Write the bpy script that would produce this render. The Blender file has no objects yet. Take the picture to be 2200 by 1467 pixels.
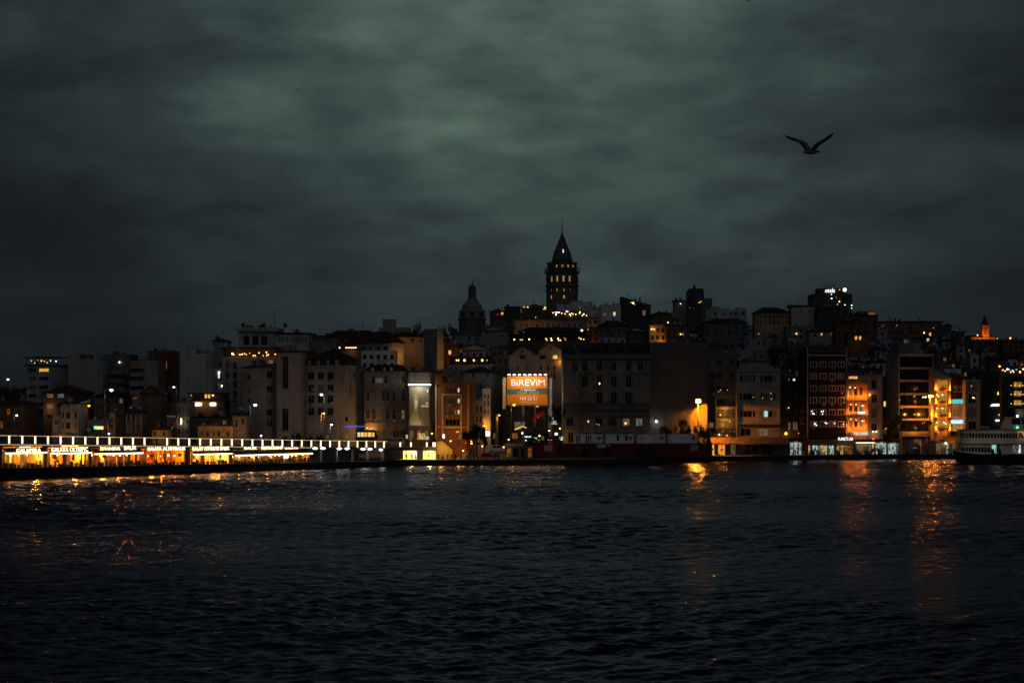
import bpy, math, random, zlib
import numpy as np
from mathutils import Vector, Matrix
R = math.radians
random.seed(7)
SC = bpy.context.scene
COL = SC.collection
# ------------------------------------------------------------------ camera, sky, sun, exposure
F, CX, YH, HC = 3550.0, 1100.0, 876.0, 16.0        # focal length in photo pixels, image centre, horizon row, camera height
cam_d = bpy.data.cameras.new('camera'); cam = bpy.data.objects.new('camera', cam_d); COL.objects.link(cam)
cam.location = (0, 0, HC); cam.rotation_euler = (R(90), 0, 0)
cam_d.sensor_width = 36; cam_d.lens = 36 * F / 2200; cam_d.shift_y = (YH - 733.5) / 2200
cam_d.clip_start = 1; cam_d.clip_end = 9000
SC.camera = cam
SC.view_settings.view_transform = 'Standard'; SC.view_settings.look = 'None'
SC.view_settings.exposure = 0.0; SC.view_settings.gamma = 1.0; SC.view_settings.use_curve_mapping = False
SC.cycles.use_denoising = True
SC.cycles.filter_width = 1.5
SC.cycles.max_bounces = 6; SC.cycles.diffuse_bounces = 2; SC.cycles.glossy_bounces = 3
SC.cycles.sample_clamp_indirect = 3.0
SC.cycles.caustics_reflective = False; SC.cycles.caustics_refractive = False

SUN_EL, SUN_ROT = R(-1.5), R(200)
world = bpy.data.worlds.new('World'); SC.world = world; world.use_nodes = True
nt = world.node_tree
for n in list(nt.nodes): nt.nodes.remove(n)
class NT:
    def __init__(s, tree): s.t = tree
    def n(s, typ, **kw):
        nd = s.t.nodes.new(typ)
        for k, v in kw.items(): setattr(nd, k, v)
        return nd
    def put(s, sock, v):
        if hasattr(v, 'is_linked') or hasattr(v, 'links'): s.t.links.new(v, sock)
        elif v is not None: sock.default_value = v
    def m(s, op, a, b=None, c=None, clamp=False):
        nd = s.n('ShaderNodeMath', operation=op, use_clamp=clamp)
        for i, v in enumerate((a, b, c)):
            if v is not None: s.put(nd.inputs[i], v)
        return nd.outputs[0]
    def vm(s, op, a, b=None):
        nd = s.n('ShaderNodeVectorMath', operation=op)
        s.put(nd.inputs[0], a)
        if b is not None: s.put(nd.inputs[1], b)
        return nd.outputs['Value'] if op in ('LENGTH', 'DOT_PRODUCT') else nd.outputs[0]
    def xyz(s, x, y, z):
        nd = s.n('ShaderNodeCombineXYZ')
        for i, v in enumerate((x, y, z)): s.put(nd.inputs[i], v)
        return nd.outputs[0]
    def sep(s, v):
        nd = s.n('ShaderNodeSeparateXYZ'); s.put(nd.inputs[0], v); return nd.outputs
    def noise(s, vec, scale, detail=4, rough=0.55, dist=0.0, col=False):
        nd = s.n('ShaderNodeTexNoise'); s.put(nd.inputs['Vector'], vec)
        nd.inputs['Scale'].default_value = scale; nd.inputs['Detail'].default_value = detail
        nd.inputs['Roughness'].default_value = rough; nd.inputs['Distortion'].default_value = dist
        return nd.outputs['Color'] if col else nd.outputs['Fac']
    def mr(s, v, a, b, c=0.0, d=1.0, smooth=False):
        nd = s.n('ShaderNodeMapRange', interpolation_type='SMOOTHSTEP' if smooth else 'LINEAR')
        for i, q in enumerate((v, a, b, c, d)): s.put(nd.inputs[i], q)
        return nd.outputs[0]
    def mix(s, f, a, b, mode='MIX'):
        nd = s.n('ShaderNodeMix', data_type='RGBA', blend_type=mode)
        s.put(nd.inputs[0], f); s.put(nd.inputs[6], a); s.put(nd.inputs[7], b)
        return nd.outputs[2]
    def ramp(s, f, stops, mode='LINEAR'):
        nd = s.n('ShaderNodeValToRGB'); s.put(nd.inputs[0], f); cr = nd.color_ramp; cr.interpolation = mode
        while len(cr.elements) < len(stops): cr.elements.new(0.5)
        for e, (p, c) in zip(cr.elements, stops): e.position = p; e.color = (c[0], c[1], c[2], 1)
        return nd.outputs[0]
w = NT(nt)
dvec = w.vm('NORMALIZE', w.n('ShaderNodeTexCoord').outputs['Generated'])
dx, dy, dz = w.sep(dvec)
az = w.m('ARCTAN2', dx, dy); el = w.m('ARCSINE', dz)
A = w.m('MULTIPLY', az, 3.55); E = w.m('MULTIPLY', el, 3.55)          # thousandths of a photo pixel, seen from the camera
warp = w.vm('SUBTRACT', w.noise(w.vm('MULTIPLY', dvec, (9, 9, 18)), 1.0, 3, 0.5, col=True), (0.5, 0.5, 0.5))
wx, wy, wz = w.sep(warp)
Aw = w.m('ADD', A, w.m('MULTIPLY', wx, 0.42)); Ew = w.m('ADD', E, w.m('MULTIPLY', wy, 0.20))
pos = w.xyz(Aw, Ew, 0.0)
g = w.m('POWER', 2.718, w.m('MULTIPLY', w.m('POWER', w.m('DIVIDE', w.m('ABSOLUTE', w.m('SUBTRACT', A, 0.06)), 0.92), 2.0), -1.0))
v_el = w.mr(E, 0.05, 0.72, 0.52, 1.0, True)
b = w.m('ADD', 0.12, w.m('MULTIPLY', w.m('MULTIPLY', g, v_el), 0.50))
b = w.m('ADD', b, w.m('MULTIPLY', w.mr(E, 0.2, 0.8, 0.0, 1.0), 0.10))
b = w.m('ADD', b, w.m('MULTIPLY', w.mr(el, 0.22, 0.8, 0.0, 1.0, True), -0.20))
for px, py, sx, sy, amp in ((535, 262, 100, 42, .22), (430, 290, 90, 40, .08), (1010, 295, 170, 48, .21), (960, 175, 90, 30, .08), (1120, 55, 150, 70, .12),
                            (1440, 15, 130, 40, .10), (170, 270, 170, 28, .08), (30, 110, 60, 40, .09), (360, 110, 160, 45, .05), (1310, 172, 120, 30, .05),
                            (1600, 395, 200, 40, .07), (620, 490, 230, 45, -.09), (120, 500, 260, 90, -.06), (2120, 160, 160, 120, -.10), (1480, 200, 150, 60, -.05),
                            (500, 55, 160, 50, -.05), (560, 160, 140, 35, -.06), (200, 190, 170, 40, -.05), (1300, 620, 160, 60, .06), (1750, 560, 190, 40, .06), (2080, 345, 200, 40, .04), (1960, 240, 200, 60, -.05)):
    q = w.vm('LENGTH', w.vm('MULTIPLY', w.vm('SUBTRACT', pos, ((px - 1100) / 1000, (876 - py) / 1000, 0)), (1000 / (2.1 * sx), 1000 / (2.1 * sy), 1)))
    b = w.m('ADD', b, w.mr(q, 1.0, 0.0, 0.0, amp, True))
n1 = w.noise(w.vm('MULTIPLY', dvec, (10, 10, 28)), 1.0, 4, 0.5, 0.3)
n2 = w.noise(w.vm('MULTIPLY', dvec, (30, 30, 76)), 1.0, 4, 0.5, 0.3)
nn = w.m('ADD', w.m('MULTIPLY', w.m('SUBTRACT', n1, 0.5), 0.95), w.m('MULTIPLY', w.m('SUBTRACT', n2, 0.5), 0.46))
b = w.m('MULTIPLY', b, w.m('ADD', 1.0, nn))
b = w.m('MULTIPLY', b, w.mr(E, -0.02, 0.16, 0.72, 1.0, True))
skycol = w.ramp(b, ((0.0, (0.0026, 0.0038, 0.0056)), (0.22, (0.0105, 0.0148, 0.0180)), (0.45, (0.0275, 0.0400, 0.0418)), (0.68, (0.0550, 0.0825, 0.0740)), (1.0, (0.108, 0.165, 0.130))))
skycol = w.mix(w.mr(el, 0.24, 0.75, 0.0, 1.0, True), skycol, w.vm('MULTIPLY', skycol, (0.76, 0.86, 1.30)))
sky = w.n('ShaderNodeTexSky', sky_type='NISHITA'); sky.sun_disc = False
sky.sun_elevation = SUN_EL; sky.sun_rotation = SUN_ROT
dim = w.vm('MULTIPLY', sky.outputs[0], (0.004, 0.004, 0.004))
tot = w.vm('ADD', w.vm('MULTIPLY', skycol, (10.0, 10.0, 10.0)), dim)
bg = w.n('ShaderNodeBackground'); w.put(bg.inputs[0], tot); bg.inputs[1].default_value = 0.1
out = w.n('ShaderNodeOutputWorld'); nt.links.new(bg.outputs[0], out.inputs[0])
world.cycles.sampling_method = 'AUTOMATIC'

sun_d = bpy.data.lights.new('sun', 'SUN'); sun_d.energy = 0.105; sun_d.angle = R(70); sun_d.color = (0.88, 0.95, 1.0)
sun = bpy.data.objects.new('sun', sun_d); COL.objects.link(sun)
sun.rotation_euler = (R(52), 0, R(4))

# ------------------------------------------------------------------ helpers
def px(x, y, D): return Vector(((x - CX) * D / F, D, HC - (y - YH) * D / F))
def ss(a, b_, v):
    t = min(1.0, max(0.0, (v - a) / (b_ - a))); return t * t * (3 - 2 * t)
QUAY = [(-700, 470), (-35, 462), (18.3, 465), (52.7, 492), (111, 519), (139, 521), (520, 533)]
def quay_y(X):
    for (a, ya), (c, yc) in zip(QUAY, QUAY[1:]):
        if X <= c: return ya + (yc - ya) * max(0.0, (X - a)) / (c - a)
    return QUAY[-1][1]
def ter(X, D):
    zm = 26 + 26 * ss(-170, -60, X)
    return 1.4 + (zm - 1.4) * min(1.0, max(0.0, (D - 532) / 328.0))

MATS = {}
def newmat(name):
    m = bpy.data.materials.new(name); m.use_nodes = True; MATS[name] = m
    t = NT(m.node_tree); p = m.node_tree.nodes['Principled BSDF']
    return m, t, p
def plaster(name, col, var=0.8, rough=0.9, streak=0.85, course=None, spec=0.2):
    m, t, p = newmat(name)
    geo = t.n('ShaderNodeNewGeometry').outputs['Position']
    a = t.noise(t.vm('MULTIPLY', geo, (0.16, 0.16, 0.16)), 1.0, 5, 0.6)
    s_ = t.noise(t.vm('MULTIPLY', geo, (0.9, 0.9, 0.07)), 1.0, 4, 0.6)
    f = t.noise(geo, 2.2, 3, 0.6)
    k = t.m('ADD', t.m('MULTIPLY', t.m('SUBTRACT', a, 0.5), var * 1.6), t.m('MULTIPLY', t.m('SUBTRACT', s_, 0.5), streak * 1.2))
    k = t.m('ADD', t.m('ADD', k, t.m('MULTIPLY', t.m('SUBTRACT', f, 0.5), 0.35)), 1.0)
    c = t.vm('MULTIPLY', t.xyz(k, k, k), tuple(col[:3]))
    if course:
        o = t.sep(t.n('ShaderNodeTexCoord').outputs['Object'])
        br = t.n('ShaderNodeTexBrick'); t.put(br.inputs['Vector'], t.xyz(t.m('ADD', o[0], o[1]), o[2], 0.0))
        br.inputs['Scale'].default_value = 1.0; br.inputs['Brick Width'].default_value = course[0]; br.inputs['Row Height'].default_value = course[1]
        br.inputs['Mortar Size'].default_value = 0.035; br.inputs['Mortar Smooth'].default_value = 0.3
        br.inputs['Color1'].default_value = (1, 1, 1, 1); br.inputs['Color2'].default_value = (0.72, 0.72, 0.72, 1); br.inputs['Mortar'].default_value = (0.45, 0.45, 0.45, 1)
        c = t.vm('MULTIPLY', c, br.outputs['Color'])
    t.put(p.inputs['Base Color'], c); p.inputs['Roughness'].default_value = rough
    p.inputs['Specular IOR Level'].default_value = spec
    bu = t.n('ShaderNodeBump'); bu.inputs['Strength'].default_value = 0.25; bu.inputs['Distance'].default_value = 0.05
    t.put(bu.inputs['Height'], f); t.put(p.inputs['Normal'], bu.outputs[0])
    return m
def emis(name, col, st, var=0.0, base=(0.02, 0.02, 0.02)):
    m, t, p = newmat(name)
    p.inputs['Base Color'].default_value = (*base, 1); p.inputs['Roughness'].default_value = 0.4
    if var:
        geo = t.n('ShaderNodeNewGeometry').outputs['Position']
        f = t.noise(t.vm('MULTIPLY', geo, (2.1, 2.1, 1.3)), 1.0, 4, 0.65)
        k = t.mr(f, 0.32, 0.68, 1 - var, 1 + var * 0.6)
        t.put(p.inputs['Emission Color'], t.vm('MULTIPLY', t.xyz(k, k, k), col))
    else: p.inputs['Emission Color'].default_value = (*col, 1)
    p.inputs['Emission Strength'].default_value = st
    return m
for nm, c, kw in (
    ('beige', (.31, .285, .265), {}), ('paleg', (.40, .39, .38), {}), ('pink', (.34, .255, .235), {}), ('brown', (.17, .095, .06), {}), ('redbrown', (.19, .085, .05), {}),
    ('dark', (.055, .055, .06), {}), ('charcoal', (.085, .085, .09), {}), ('maroon', (.016, .0085, .0095), {'streak': .25, 'var': .3}), ('ochre', (.36, .27, .18), {}),
    ('cream', (.42, .40, .37), {}), ('white', (.58, .58, .60), {}), ('lilac', (.30, .28, .31), {}), ('grey', (.21, .205, .20), {}), ('dgrey', (.125, .125, .13), {}),
    ('party', (.13, .115, .105), {'streak': .35, 'var': .5}), ('trimpale', (.62, .47, .28), {}), ('orangeb', (.25, .105, .04), {'streak': .3, 'var': .3}), ('orangetrim', (.46, .30, .16), {}), ('yellowb', (.47, .33, .15), {}),
    ('stone', (.22, .185, .155), {'course': (1.5, .62)}), ('hotel', (.25, .235, .215), {'course': (1.8, .9), 'streak': .7}), ('tower', (.17, .15, .125), {'course': (1.1, .55)}),
    ('tile', (.085, .036, .024), {'course': (.3, .45)}), ('roofdark', (.028, .028, .031), {}), ('lead', (.095, .095, .105), {}), ('zinc', (.26, .27, .28), {}),
    ('pave', (.16, .155, .15), {}), ('quaywall', (.035, .034, .033), {}), ('soil', (.030, .031, .027), {}), ('concrete', (.27, .26, .25), {}),
    ('redpanel', (.125, .022, .016), {'streak': .3, 'var': .4}), ('redbright', (.55, .03, .015), {}), ('contain', (.66, .68, .72), {'streak': .6}), ('orangepaint', (.48, .17, .03), {}), ('awning', (.20, .115, .055), {}),
    ('awndark', (.05, .03, .025), {}), ('awnred', (.36, .10, .03), {}), ('wood', (.16, .08, .035), {}), ('skin', (.35, .22, .16), {}), ('cloth', (.02, .02, .024), {}), ('clothb', (.05, .035, .03), {}),
    ('metal', (.10, .10, .105), {'rough': .5}), ('whitepaint', (.62, .62, .61), {'streak': .7}), ('navy', (.03, .035, .05), {}), ('gull', (.16, .16, .165), {}), ('gulldark', (.03, .03, .033), {}), ('bark', (.06, .045, .03), {}),
    ('lampshell', (.08, .08, .08), {}), ('hullblack', (.018, .018, .02), {'rough': .5}), ('rimpaint', (.5, .5, .5), {}), ('umbrella', (.36, .20, .19), {})):
    plaster(nm, c, **kw)
for nm, c, s_, v in (
    ('warm', (1.0, .50, .09), 1.0, .6), ('yellow', (1.0, .66, .22), 1.1, .6), ('whitewin', (.85, 1.0, .86), 1.0, .5), ('cyanwin', (.45, .95, .95), .75, .4), ('orange', (1.0, .33, .02), 1.0, .5),
    ('dimwarm', (1.0, .62, .30), .14, .7), ('dimwhite', (.75, .80, .70), .13, .7), ('dimorange', (1.0, .36, .06), .16, .7), ('towerlit', (1.0, .56, .12), .40, .5),
    ('bulb', (1.0, .60, .22), 5.0, 0), ('bulbw', (.92, 1.0, .93), 6.5, 0), ('bulbo', (1.0, .40, .03), 9.0, 0), ('bulbd', (1.0, .55, .14), 2.2, 0), ('bulbx', (1.0, .38, .025), 240.0, 0), ('bulby', (1.0, .38, .025), 1000.0, 0), ('bulbr', (1.0, .50, .13), 40.0, 0), ('signw', (.93, 1.0, .94), 1.9, 0), ('signbr', (1.0, .70, .36), 4.0, 0), ('signy', (1.0, .80, .20), 1.3, .2), ('signyw', (1.0, .88, .45), 2.6, 0),
    ('signg', (.25, 1.0, .45), 1.3, 0), ('signc', (.10, .75, .68), .8, .5), ('signr', (1.0, .10, .02), 1.6, .3), ('signb', (.05, .12, .9), .9, 0), ('signcw', (.55, .95, 1.0), 1.3, .5), ('bluedot', (.1, .4, 1.0), 1.5, 0), ('reddot', (1.0, .10, .02), 2.2, 0), ('greendot', (.2, 1, .5), 2.0, 0),
    ('ledpost', (1.0, .80, .48), 2.1, 0), ('ledrail', (1.0, .76, .40), .62, .75), ('ledline', (1.0, .80, .48), .42, .5), ('purple', (.25, .12, 1.0), .9, .5), ('roomlit', (1.0, .52, .08), .42, .8), ('shopw', (.80, 1.0, .85), .48, 1.0), ('shopy', (1.0, .62, .18), .62, 1.0), ('facadelit', (1.0, .26, .015), .8, .4), ('underpass', (1.0, .74, .24), .62, .45)):
    emis(nm, c, s_, v)
m, t, p = newmat('glass'); p.inputs['Base Color'].default_value = (.006, .007, .009, 1); p.inputs['Roughness'].default_value = .12; p.inputs['Specular IOR Level'].default_value = .35
m, t, p = newmat('glassd'); p.inputs['Base Color'].default_value = (.005, .006, .008, 1); p.inputs['Roughness'].default_value = .15; p.inputs['Specular IOR Level'].default_value = .3
m, t, p = newmat('blind'); p.inputs['Base Color'].default_value = (.16, .15, .13, 1); p.inputs['Roughness'].default_value = .6
m, t, p = newmat('leaf'); geo = t.n('ShaderNodeNewGeometry').outputs['Position']
t.put(p.inputs['Base Color'], t.ramp(t.noise(geo, 0.9, 3), ((.3, (.022, .032, .012)), (.7, (.065, .075, .025))))); p.inputs['Roughness'].default_value = .7
m, t, p = newmat('flagred'); p.inputs['Base Color'].default_value = (.75, .02, .015, 1); p.inputs['Roughness'].default_value = .8
m, t, p = newmat('water')
p.inputs['Base Color'].default_value = (.003, .004, .008, 1); p.inputs['Roughness'].default_value = .10; p.inputs['IOR'].default_value = 1.33; p.inputs['Specular IOR Level'].default_value = .26
geo = t.n('ShaderNodeNewGeometry').outputs['Position']
h1 = t.noise(t.vm('MULTIPLY', geo, (1.1, 2.0, 1)), 1.0, 3, .6, .5, True)
h2 = t.noise(t.vm('MULTIPLY', geo, (3.4, 6.0, 1)), 1.0, 2, .6, .3, True)
rip = t.vm('ADD', t.vm('MULTIPLY', t.vm('SUBTRACT', h1, (.5, .5, .5)), (.38, .52, 0)), t.vm('MULTIPLY', t.vm('SUBTRACT', h2, (.5, .5, .5)), (.32, .42, 0)))
calm = t.mr(t.noise(t.vm('MULTIPLY', geo, (.022, .05, 1)), 1.0, 3, .6), .3, .7, .55, 1.45)
rip = t.vm('MULTIPLY', rip, t.xyz(calm, calm, calm))
nrm = t.vm('NORMALIZE', t.vm('ADD', t.vm('ADD', t.n('ShaderNodeNewGeometry').outputs['Normal'], rip), (0.0, -.095, 0.0)))    # ripple normals tilted towards the camera to shift reflections and darken the water
gl = t.n('ShaderNodeBsdfGlossy'); gl.inputs['Color'].default_value = (.66, .59, .70, 1); gl.inputs['Roughness'].default_value = .14; t.put(gl.inputs['Normal'], nrm)
df = t.n('ShaderNodeBsdfDiffuse'); df.inputs['Color'].default_value = (.003, .004, .007, 1)
fr = t.n('ShaderNodeFresnel'); fr.inputs['IOR'].default_value = 1.33; t.put(fr.inputs['Normal'], nrm)
mx = t.n('ShaderNodeMixShader'); t.put(mx.inputs[0], fr.outputs[0]); t.put(mx.inputs[1], df.outputs[0]); t.put(mx.inputs[2], gl.outputs[0])
t.t.links.new(mx.outputs[0], t.t.nodes['Material Output'].inputs['Surface'])

class MB:
    """collects faces; build() links them as one mesh object"""
    def __init__(s): s.v, s.f, s.mi, s.mats, s.sm = [], [], [], [], []
    def mat(s, name):
        if name not in s.mats: s.mats.append(name)
        return s.mats.index(name)
    def poly(s, pts, mat, smooth=False):
        k = len(s.v); s.v += [tuple(q) for q in pts]; s.f.append(tuple(range(k, k + len(pts)))); s.mi.append(s.mat(mat)); s.sm.append(smooth)
    def hexa(s, c, mat):
        k = len(s.v); s.v += [tuple(q) for q in c]; mi = s.mat(mat)
        for f in ((0, 3, 2, 1), (4, 5, 6, 7), (0, 1, 5, 4), (1, 2, 6, 5), (2, 3, 7, 6), (3, 0, 4, 7)):
            s.f.append(tuple(k + i for i in f)); s.mi.append(mi); s.sm.append(False)
    def box(s, x0, x1, y0, y1, z0, z1, mat):
        s.hexa(((x0, y0, z0), (x1, y0, z0), (x1, y1, z0), (x0, y1, z0), (x0, y0, z1), (x1, y0, z1), (x1, y1, z1), (x0, y1, z1)), mat); return s
    def prism(s, pts, axis, a, b_, mat):
        """2-D polygon extruded along axis ('x': pts are (y,z); 'y': (x,z); 'z': (x,y)); counter-clockwise seen from +axis for x,z and from -y for y"""
        def P(q, h): return {'x': (h, q[0], q[1]), 'y': (q[0], h, q[1]), 'z': (q[0], q[1], h)}[axis]
        n = len(pts)
        s.poly([P(q, a) for q in reversed(pts)], mat); s.poly([P(q, b_) for q in pts], mat)
        for i in range(n): s.poly([P(pts[i], a), P(pts[(i + 1) % n], a), P(pts[(i + 1) % n], b_), P(pts[i], b_)], mat)
        return s
    def lathe(s, prof, mat, n=20, cx=0, cy=0, smooth=True, cap=True, sq=1.0):
        rings = []
        for r, z in prof:
            k = len(s.v); rings.append(k)
            for i in range(n):
                a = 2 * math.pi * (i + .5) / n; s.v.append((cx + r * math.cos(a), cy + sq * r * math.sin(a), z))
        mi = s.mat(mat)
        for a, b_ in zip(rings, rings[1:]):
            for i in range(n):
                s.f.append((a + i, a + (i + 1) % n, b_ + (i + 1) % n, b_ + i)); s.mi.append(mi); s.sm.append(smooth)
        if cap:
            for k, rev in ((rings[0], True), (rings[-1], False)):
                q = tuple(range(k, k + n)); s.f.append(q[::-1] if rev else q); s.mi.append(mi); s.sm.append(False)
        return s
    def tube(s, pts, r, mat, n=6):
        pts = [Vector(q) for q in pts]; rs = r if isinstance(r, (list, tuple)) else [r] * len(pts)
        rings = []
        for i, q in enumerate(pts):
            d = (pts[min(i + 1, len(pts) - 1)] - pts[max(i - 1, 0)]).normalized()
            up = Vector((0, 0, 1)) if abs(d.z) < .9 else Vector((1, 0, 0))
            a = d.cross(up).normalized(); b_ = d.cross(a)
            rings.append(len(s.v))
            for j in range(n):
                th = 2 * math.pi * j / n; s.v.append(tuple(q + (a * math.cos(th) + b_ * math.sin(th)) * rs[i]))
        mi = s.mat(mat)
        for a, b_ in zip(rings, rings[1:]):
            for i in range(n):
                s.f.append((a + i, b_ + i, b_ + (i + 1) % n, a + (i + 1) % n)); s.mi.append(mi); s.sm.append(True)
        s.f.append(tuple(range(rings[0], rings[0] + n))); s.f.append(tuple(reversed(range(rings[-1], rings[-1] + n)))); s.mi += [mi, mi]; s.sm += [False, False]
        return s
    def ball(s, c, r, mat, n=8, sz=1.0):
        s.lathe([(r * math.sin(math.pi * i / n) + (1e-3 if i in (0, n) else 0), c[2] - r * sz * math.cos(math.pi * i / n)) for i in range(n + 1)], mat, n + 2, c[0], c[1]); return s
    def mesh(s, name):
        me = bpy.data.meshes.new(name); me.from_pydata(s.v, [], s.f)
        for q in s.mats: me.materials.append(MATS[q])
        me.polygons.foreach_set('material_index', s.mi); me.polygons.foreach_set('use_smooth', s.sm); me.update(); return me
    def build(s, name, parent=None, loc=None, rot=None):
        return link(name, s.mesh(name), parent, loc, rot)
def link(name, data, parent=None, loc=None, rot=None):
    o = bpy.data.objects.new(name, data); COL.objects.link(o)
    if parent is not None: o.parent = parent
    if loc is not None: o.location = loc
    if rot is not None: o.rotation_euler = rot
    return o
LABELS = {}
def tag(o, label=None, cat=None, group=None, kind=None):
    if label:
        if label in LABELS and not group: print('DUPLICATE LABEL', label)
        LABELS[label] = 1; o['label'] = label
    if cat: o['category'] = cat
    if group: o['group'] = group
    if kind: o['kind'] = kind
    return o
def thing(name, label, cat, loc=(0, 0, 0), rz=0.0, group=None):
    o = link(name, None, None, loc, (0, 0, rz)); o.empty_display_size = .2
    return tag(o, label, cat, group)
def copy_tree(o, parent=None):
    c = o.copy(); COL.objects.link(c); c.parent = parent
    for ch in o.children: copy_tree(ch, c)
    return c
def light(name, typ, parent, loc, energy, col, size=.3, rot=None, **kw):
    d = bpy.data.lights.new(name, typ); d.energy = energy * LM.get(name, 1.05); d.color = col
    if typ in ('POINT', 'SPOT'): d.shadow_soft_size = size
    for k, v in kw.items(): setattr(d, k, v)
    o = link(name, d, parent, loc, rot); return o
LM = {'restaurant_light': 11.0, 'uplight': 7.0, 'church_light': 2.2, 'underpass_light': 4.0, 'street_light': 1.0, 'lamp_spot': 1.0, 'billboard_light': 1.0, 'banner_light': 1.2, 'banner_uplight': .5, 'lamp_water_glow': 1.0}
SOD, WARM, COOL = (1.0, .40, .05), (1.0, .62, .26), (.88, 1.0, .92)
_txt = {}
def text_mesh(s, mat, depth=.06, bold=0.0):
    key = (s, mat, bold)
    if key in _txt: return _txt[key]
    cu = bpy.data.curves.new('lettering', 'FONT'); cu.body = s; cu.size = 1.0; cu.extrude = depth / 2; cu.offset = bold; cu.resolution_u = 2
    o = bpy.data.objects.new('lettering', cu); COL.objects.link(o)
    me = bpy.data.meshes.new_from_object(o.evaluated_get(bpy.context.evaluated_depsgraph_get()))
    bpy.data.objects.remove(o); bpy.data.curves.remove(cu)
    me.materials.clear(); me.materials.append(MATS[mat])
    co = np.array([v.co[:] for v in me.vertices]); mn, mx = co.min(0), co.max(0)
    for v in me.vertices: v.co = (v.co.x - mn[0], v.co.y - mn[1], v.co.z)
    _txt[key] = (me, mx[0] - mn[0], mx[1] - mn[1]); return _txt[key]
def lettering(s, mat, parent, loc, width, height, rz=0.0, name='lettering', bold=0.0):
    me, w_, h_ = text_mesh(s, mat, bold=bold)
    o = link(name, me, parent, loc, (R(90), 0, rz)); o.scale = (width / w_, height / h_, 1); return o

# ------------------------------------------------------------------ water, ground, quay
def make_sea():
    rng = np.random.default_rng(3)
    rows = [70.0]
    while rows[-1] < 545: rows.append(rows[-1] + .2 + .0005 * (rows[-1] - 70))
    Y = np.array(rows); n, mcols = len(Y), 520
    u = np.linspace(-1, 1, mcols)
    X = (u[None, :] * (Y[:, None] * .34 + 14)); YY = np.repeat(Y[:, None], mcols, 1)
    Z = np.zeros_like(X); DX = np.zeros_like(X); DY = np.zeros_like(X)
    for i in range(70):
        L = .8 * (7 / .8) ** rng.random(); th = R(-62) + rng.normal() * .55
        k = 2 * np.pi / L; kx, ky = k * math.cos(th), k * math.sin(th); ph = rng.random() * 6.28
        a = .0058 * L ** .72 * (0.5 + rng.random()) * (1.0 if L < 7 else .7)
        q = np.cos(kx * X + ky * YY + ph); s_ = np.sin(kx * X + ky * YY + ph)
        fade = np.clip((L / (2 * (Y[:, None] * .34 + 14) / 520) - 2.2) / 2.5, 0, 1)
        Z += a * q * fade; DX -= .75 * a * s_ * math.cos(th) * fade; DY -= .75 * a * s_ * math.sin(th) * fade
    for i in range(9):                                # a little longer swell, from passing boats
        L = rng.uniform(9, 19); th = R(-70) + rng.normal() * .35; kx, ky = 2 * np.pi / L * math.cos(th), 2 * np.pi / L * math.sin(th); ph = rng.random() * 6.28
        Z += .028 * (L / 12) * np.cos(kx * X + ky * YY + ph)
    env = .70 + .6 * np.sin(X * .045 + 1.1 + .03 * YY) * np.sin(YY * .037 - .02 * X)
    V = np.stack([X + DX * env, YY + DY * env, Z * env - .02], -1).reshape(-1, 3)
    idx = np.arange(n * mcols).reshape(n, mcols)
    Q = np.stack([idx[:-1, :-1], idx[:-1, 1:], idx[1:, 1:], idx[1:, :-1]], -1).reshape(-1, 4)
    me = bpy.data.meshes.new('sea'); me.vertices.add(len(V)); me.vertices.foreach_set('co', V.ravel())
    me.loops.add(Q.size); me.loops.foreach_set('vertex_index', Q.ravel().astype(np.int32))
    me.polygons.add(len(Q)); me.polygons.foreach_set('loop_start', np.arange(0, Q.size, 4, dtype=np.int32)); me.polygons.foreach_set('loop_total', np.full(len(Q), 4, np.int32))
    me.polygons.foreach_set('use_smooth', np.ones(len(Q), bool)); me.update(); me.validate()
    me.materials.append(MATS['water'])
    tag(link('sea', me), 'dark choppy water of the strait in front of the city', 'water', kind='structure')
    b_ = MB(); b_.poly(((-4000, -3000, -1.6), (4000, -3000, -1.6), (4000, 700, -1.6), (-4000, 700, -1.6)), 'water')
    tag(b_.build('open_water'), 'open dark water around the choppy foreground', 'water', kind='structure')
make_sea()
def make_ground():
    mb = MB(); xs = [-1500, -900, -600] + list(range(-450, 451, 10)) + [600, 900, 1500]
    ys = [0, 12, 25, 40, 58] + list(range(75, 420, 15)) + [480, 560, 700, 1000, 1600, 2600]
    pts = []
    for X in xs:
        q = quay_y(max(-690, min(510, X)))
        pts.append([(X, q + y, ter(X, q + y)) for y in ys])
    for i in range(len(xs) - 1):
        for j in range(len(ys) - 1):
            mb.poly((pts[i][j], pts[i + 1][j], pts[i + 1][j + 1], pts[i][j + 1]), 'pave' if j < 4 else 'soil')
    tag(mb.build('ground'), 'paved waterfront and dark hillside the town stands on', 'ground', kind='structure')
    mb = MB()
    for (a, ya), (c, yc) in zip(QUAY, QUAY[1:]):
        mb.hexa(((a, ya, -3), (c, yc, -3), (c, yc + 1, -3), (a, ya + 1, -3), (a, ya, 1.0), (c, yc, 1.0), (c, yc + 1, 1.0), (a, ya + 1, 1.0)), 'quaywall')
        mb.hexa(((a, ya - .15, 1.0), (c, yc - .15, 1.0), (c, yc + .7, 1.0), (a, ya + .7, 1.0), (a, ya - .15, 1.46), (c, yc - .15, 1.46), (c, yc + .7, 1.46), (a, ya + .7, 1.46)), 'quaywall')
    tag(mb.build('quay_wall'), 'low dark stone quay wall along the far waterfront', 'quay', kind='structure')
make_ground()
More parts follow.
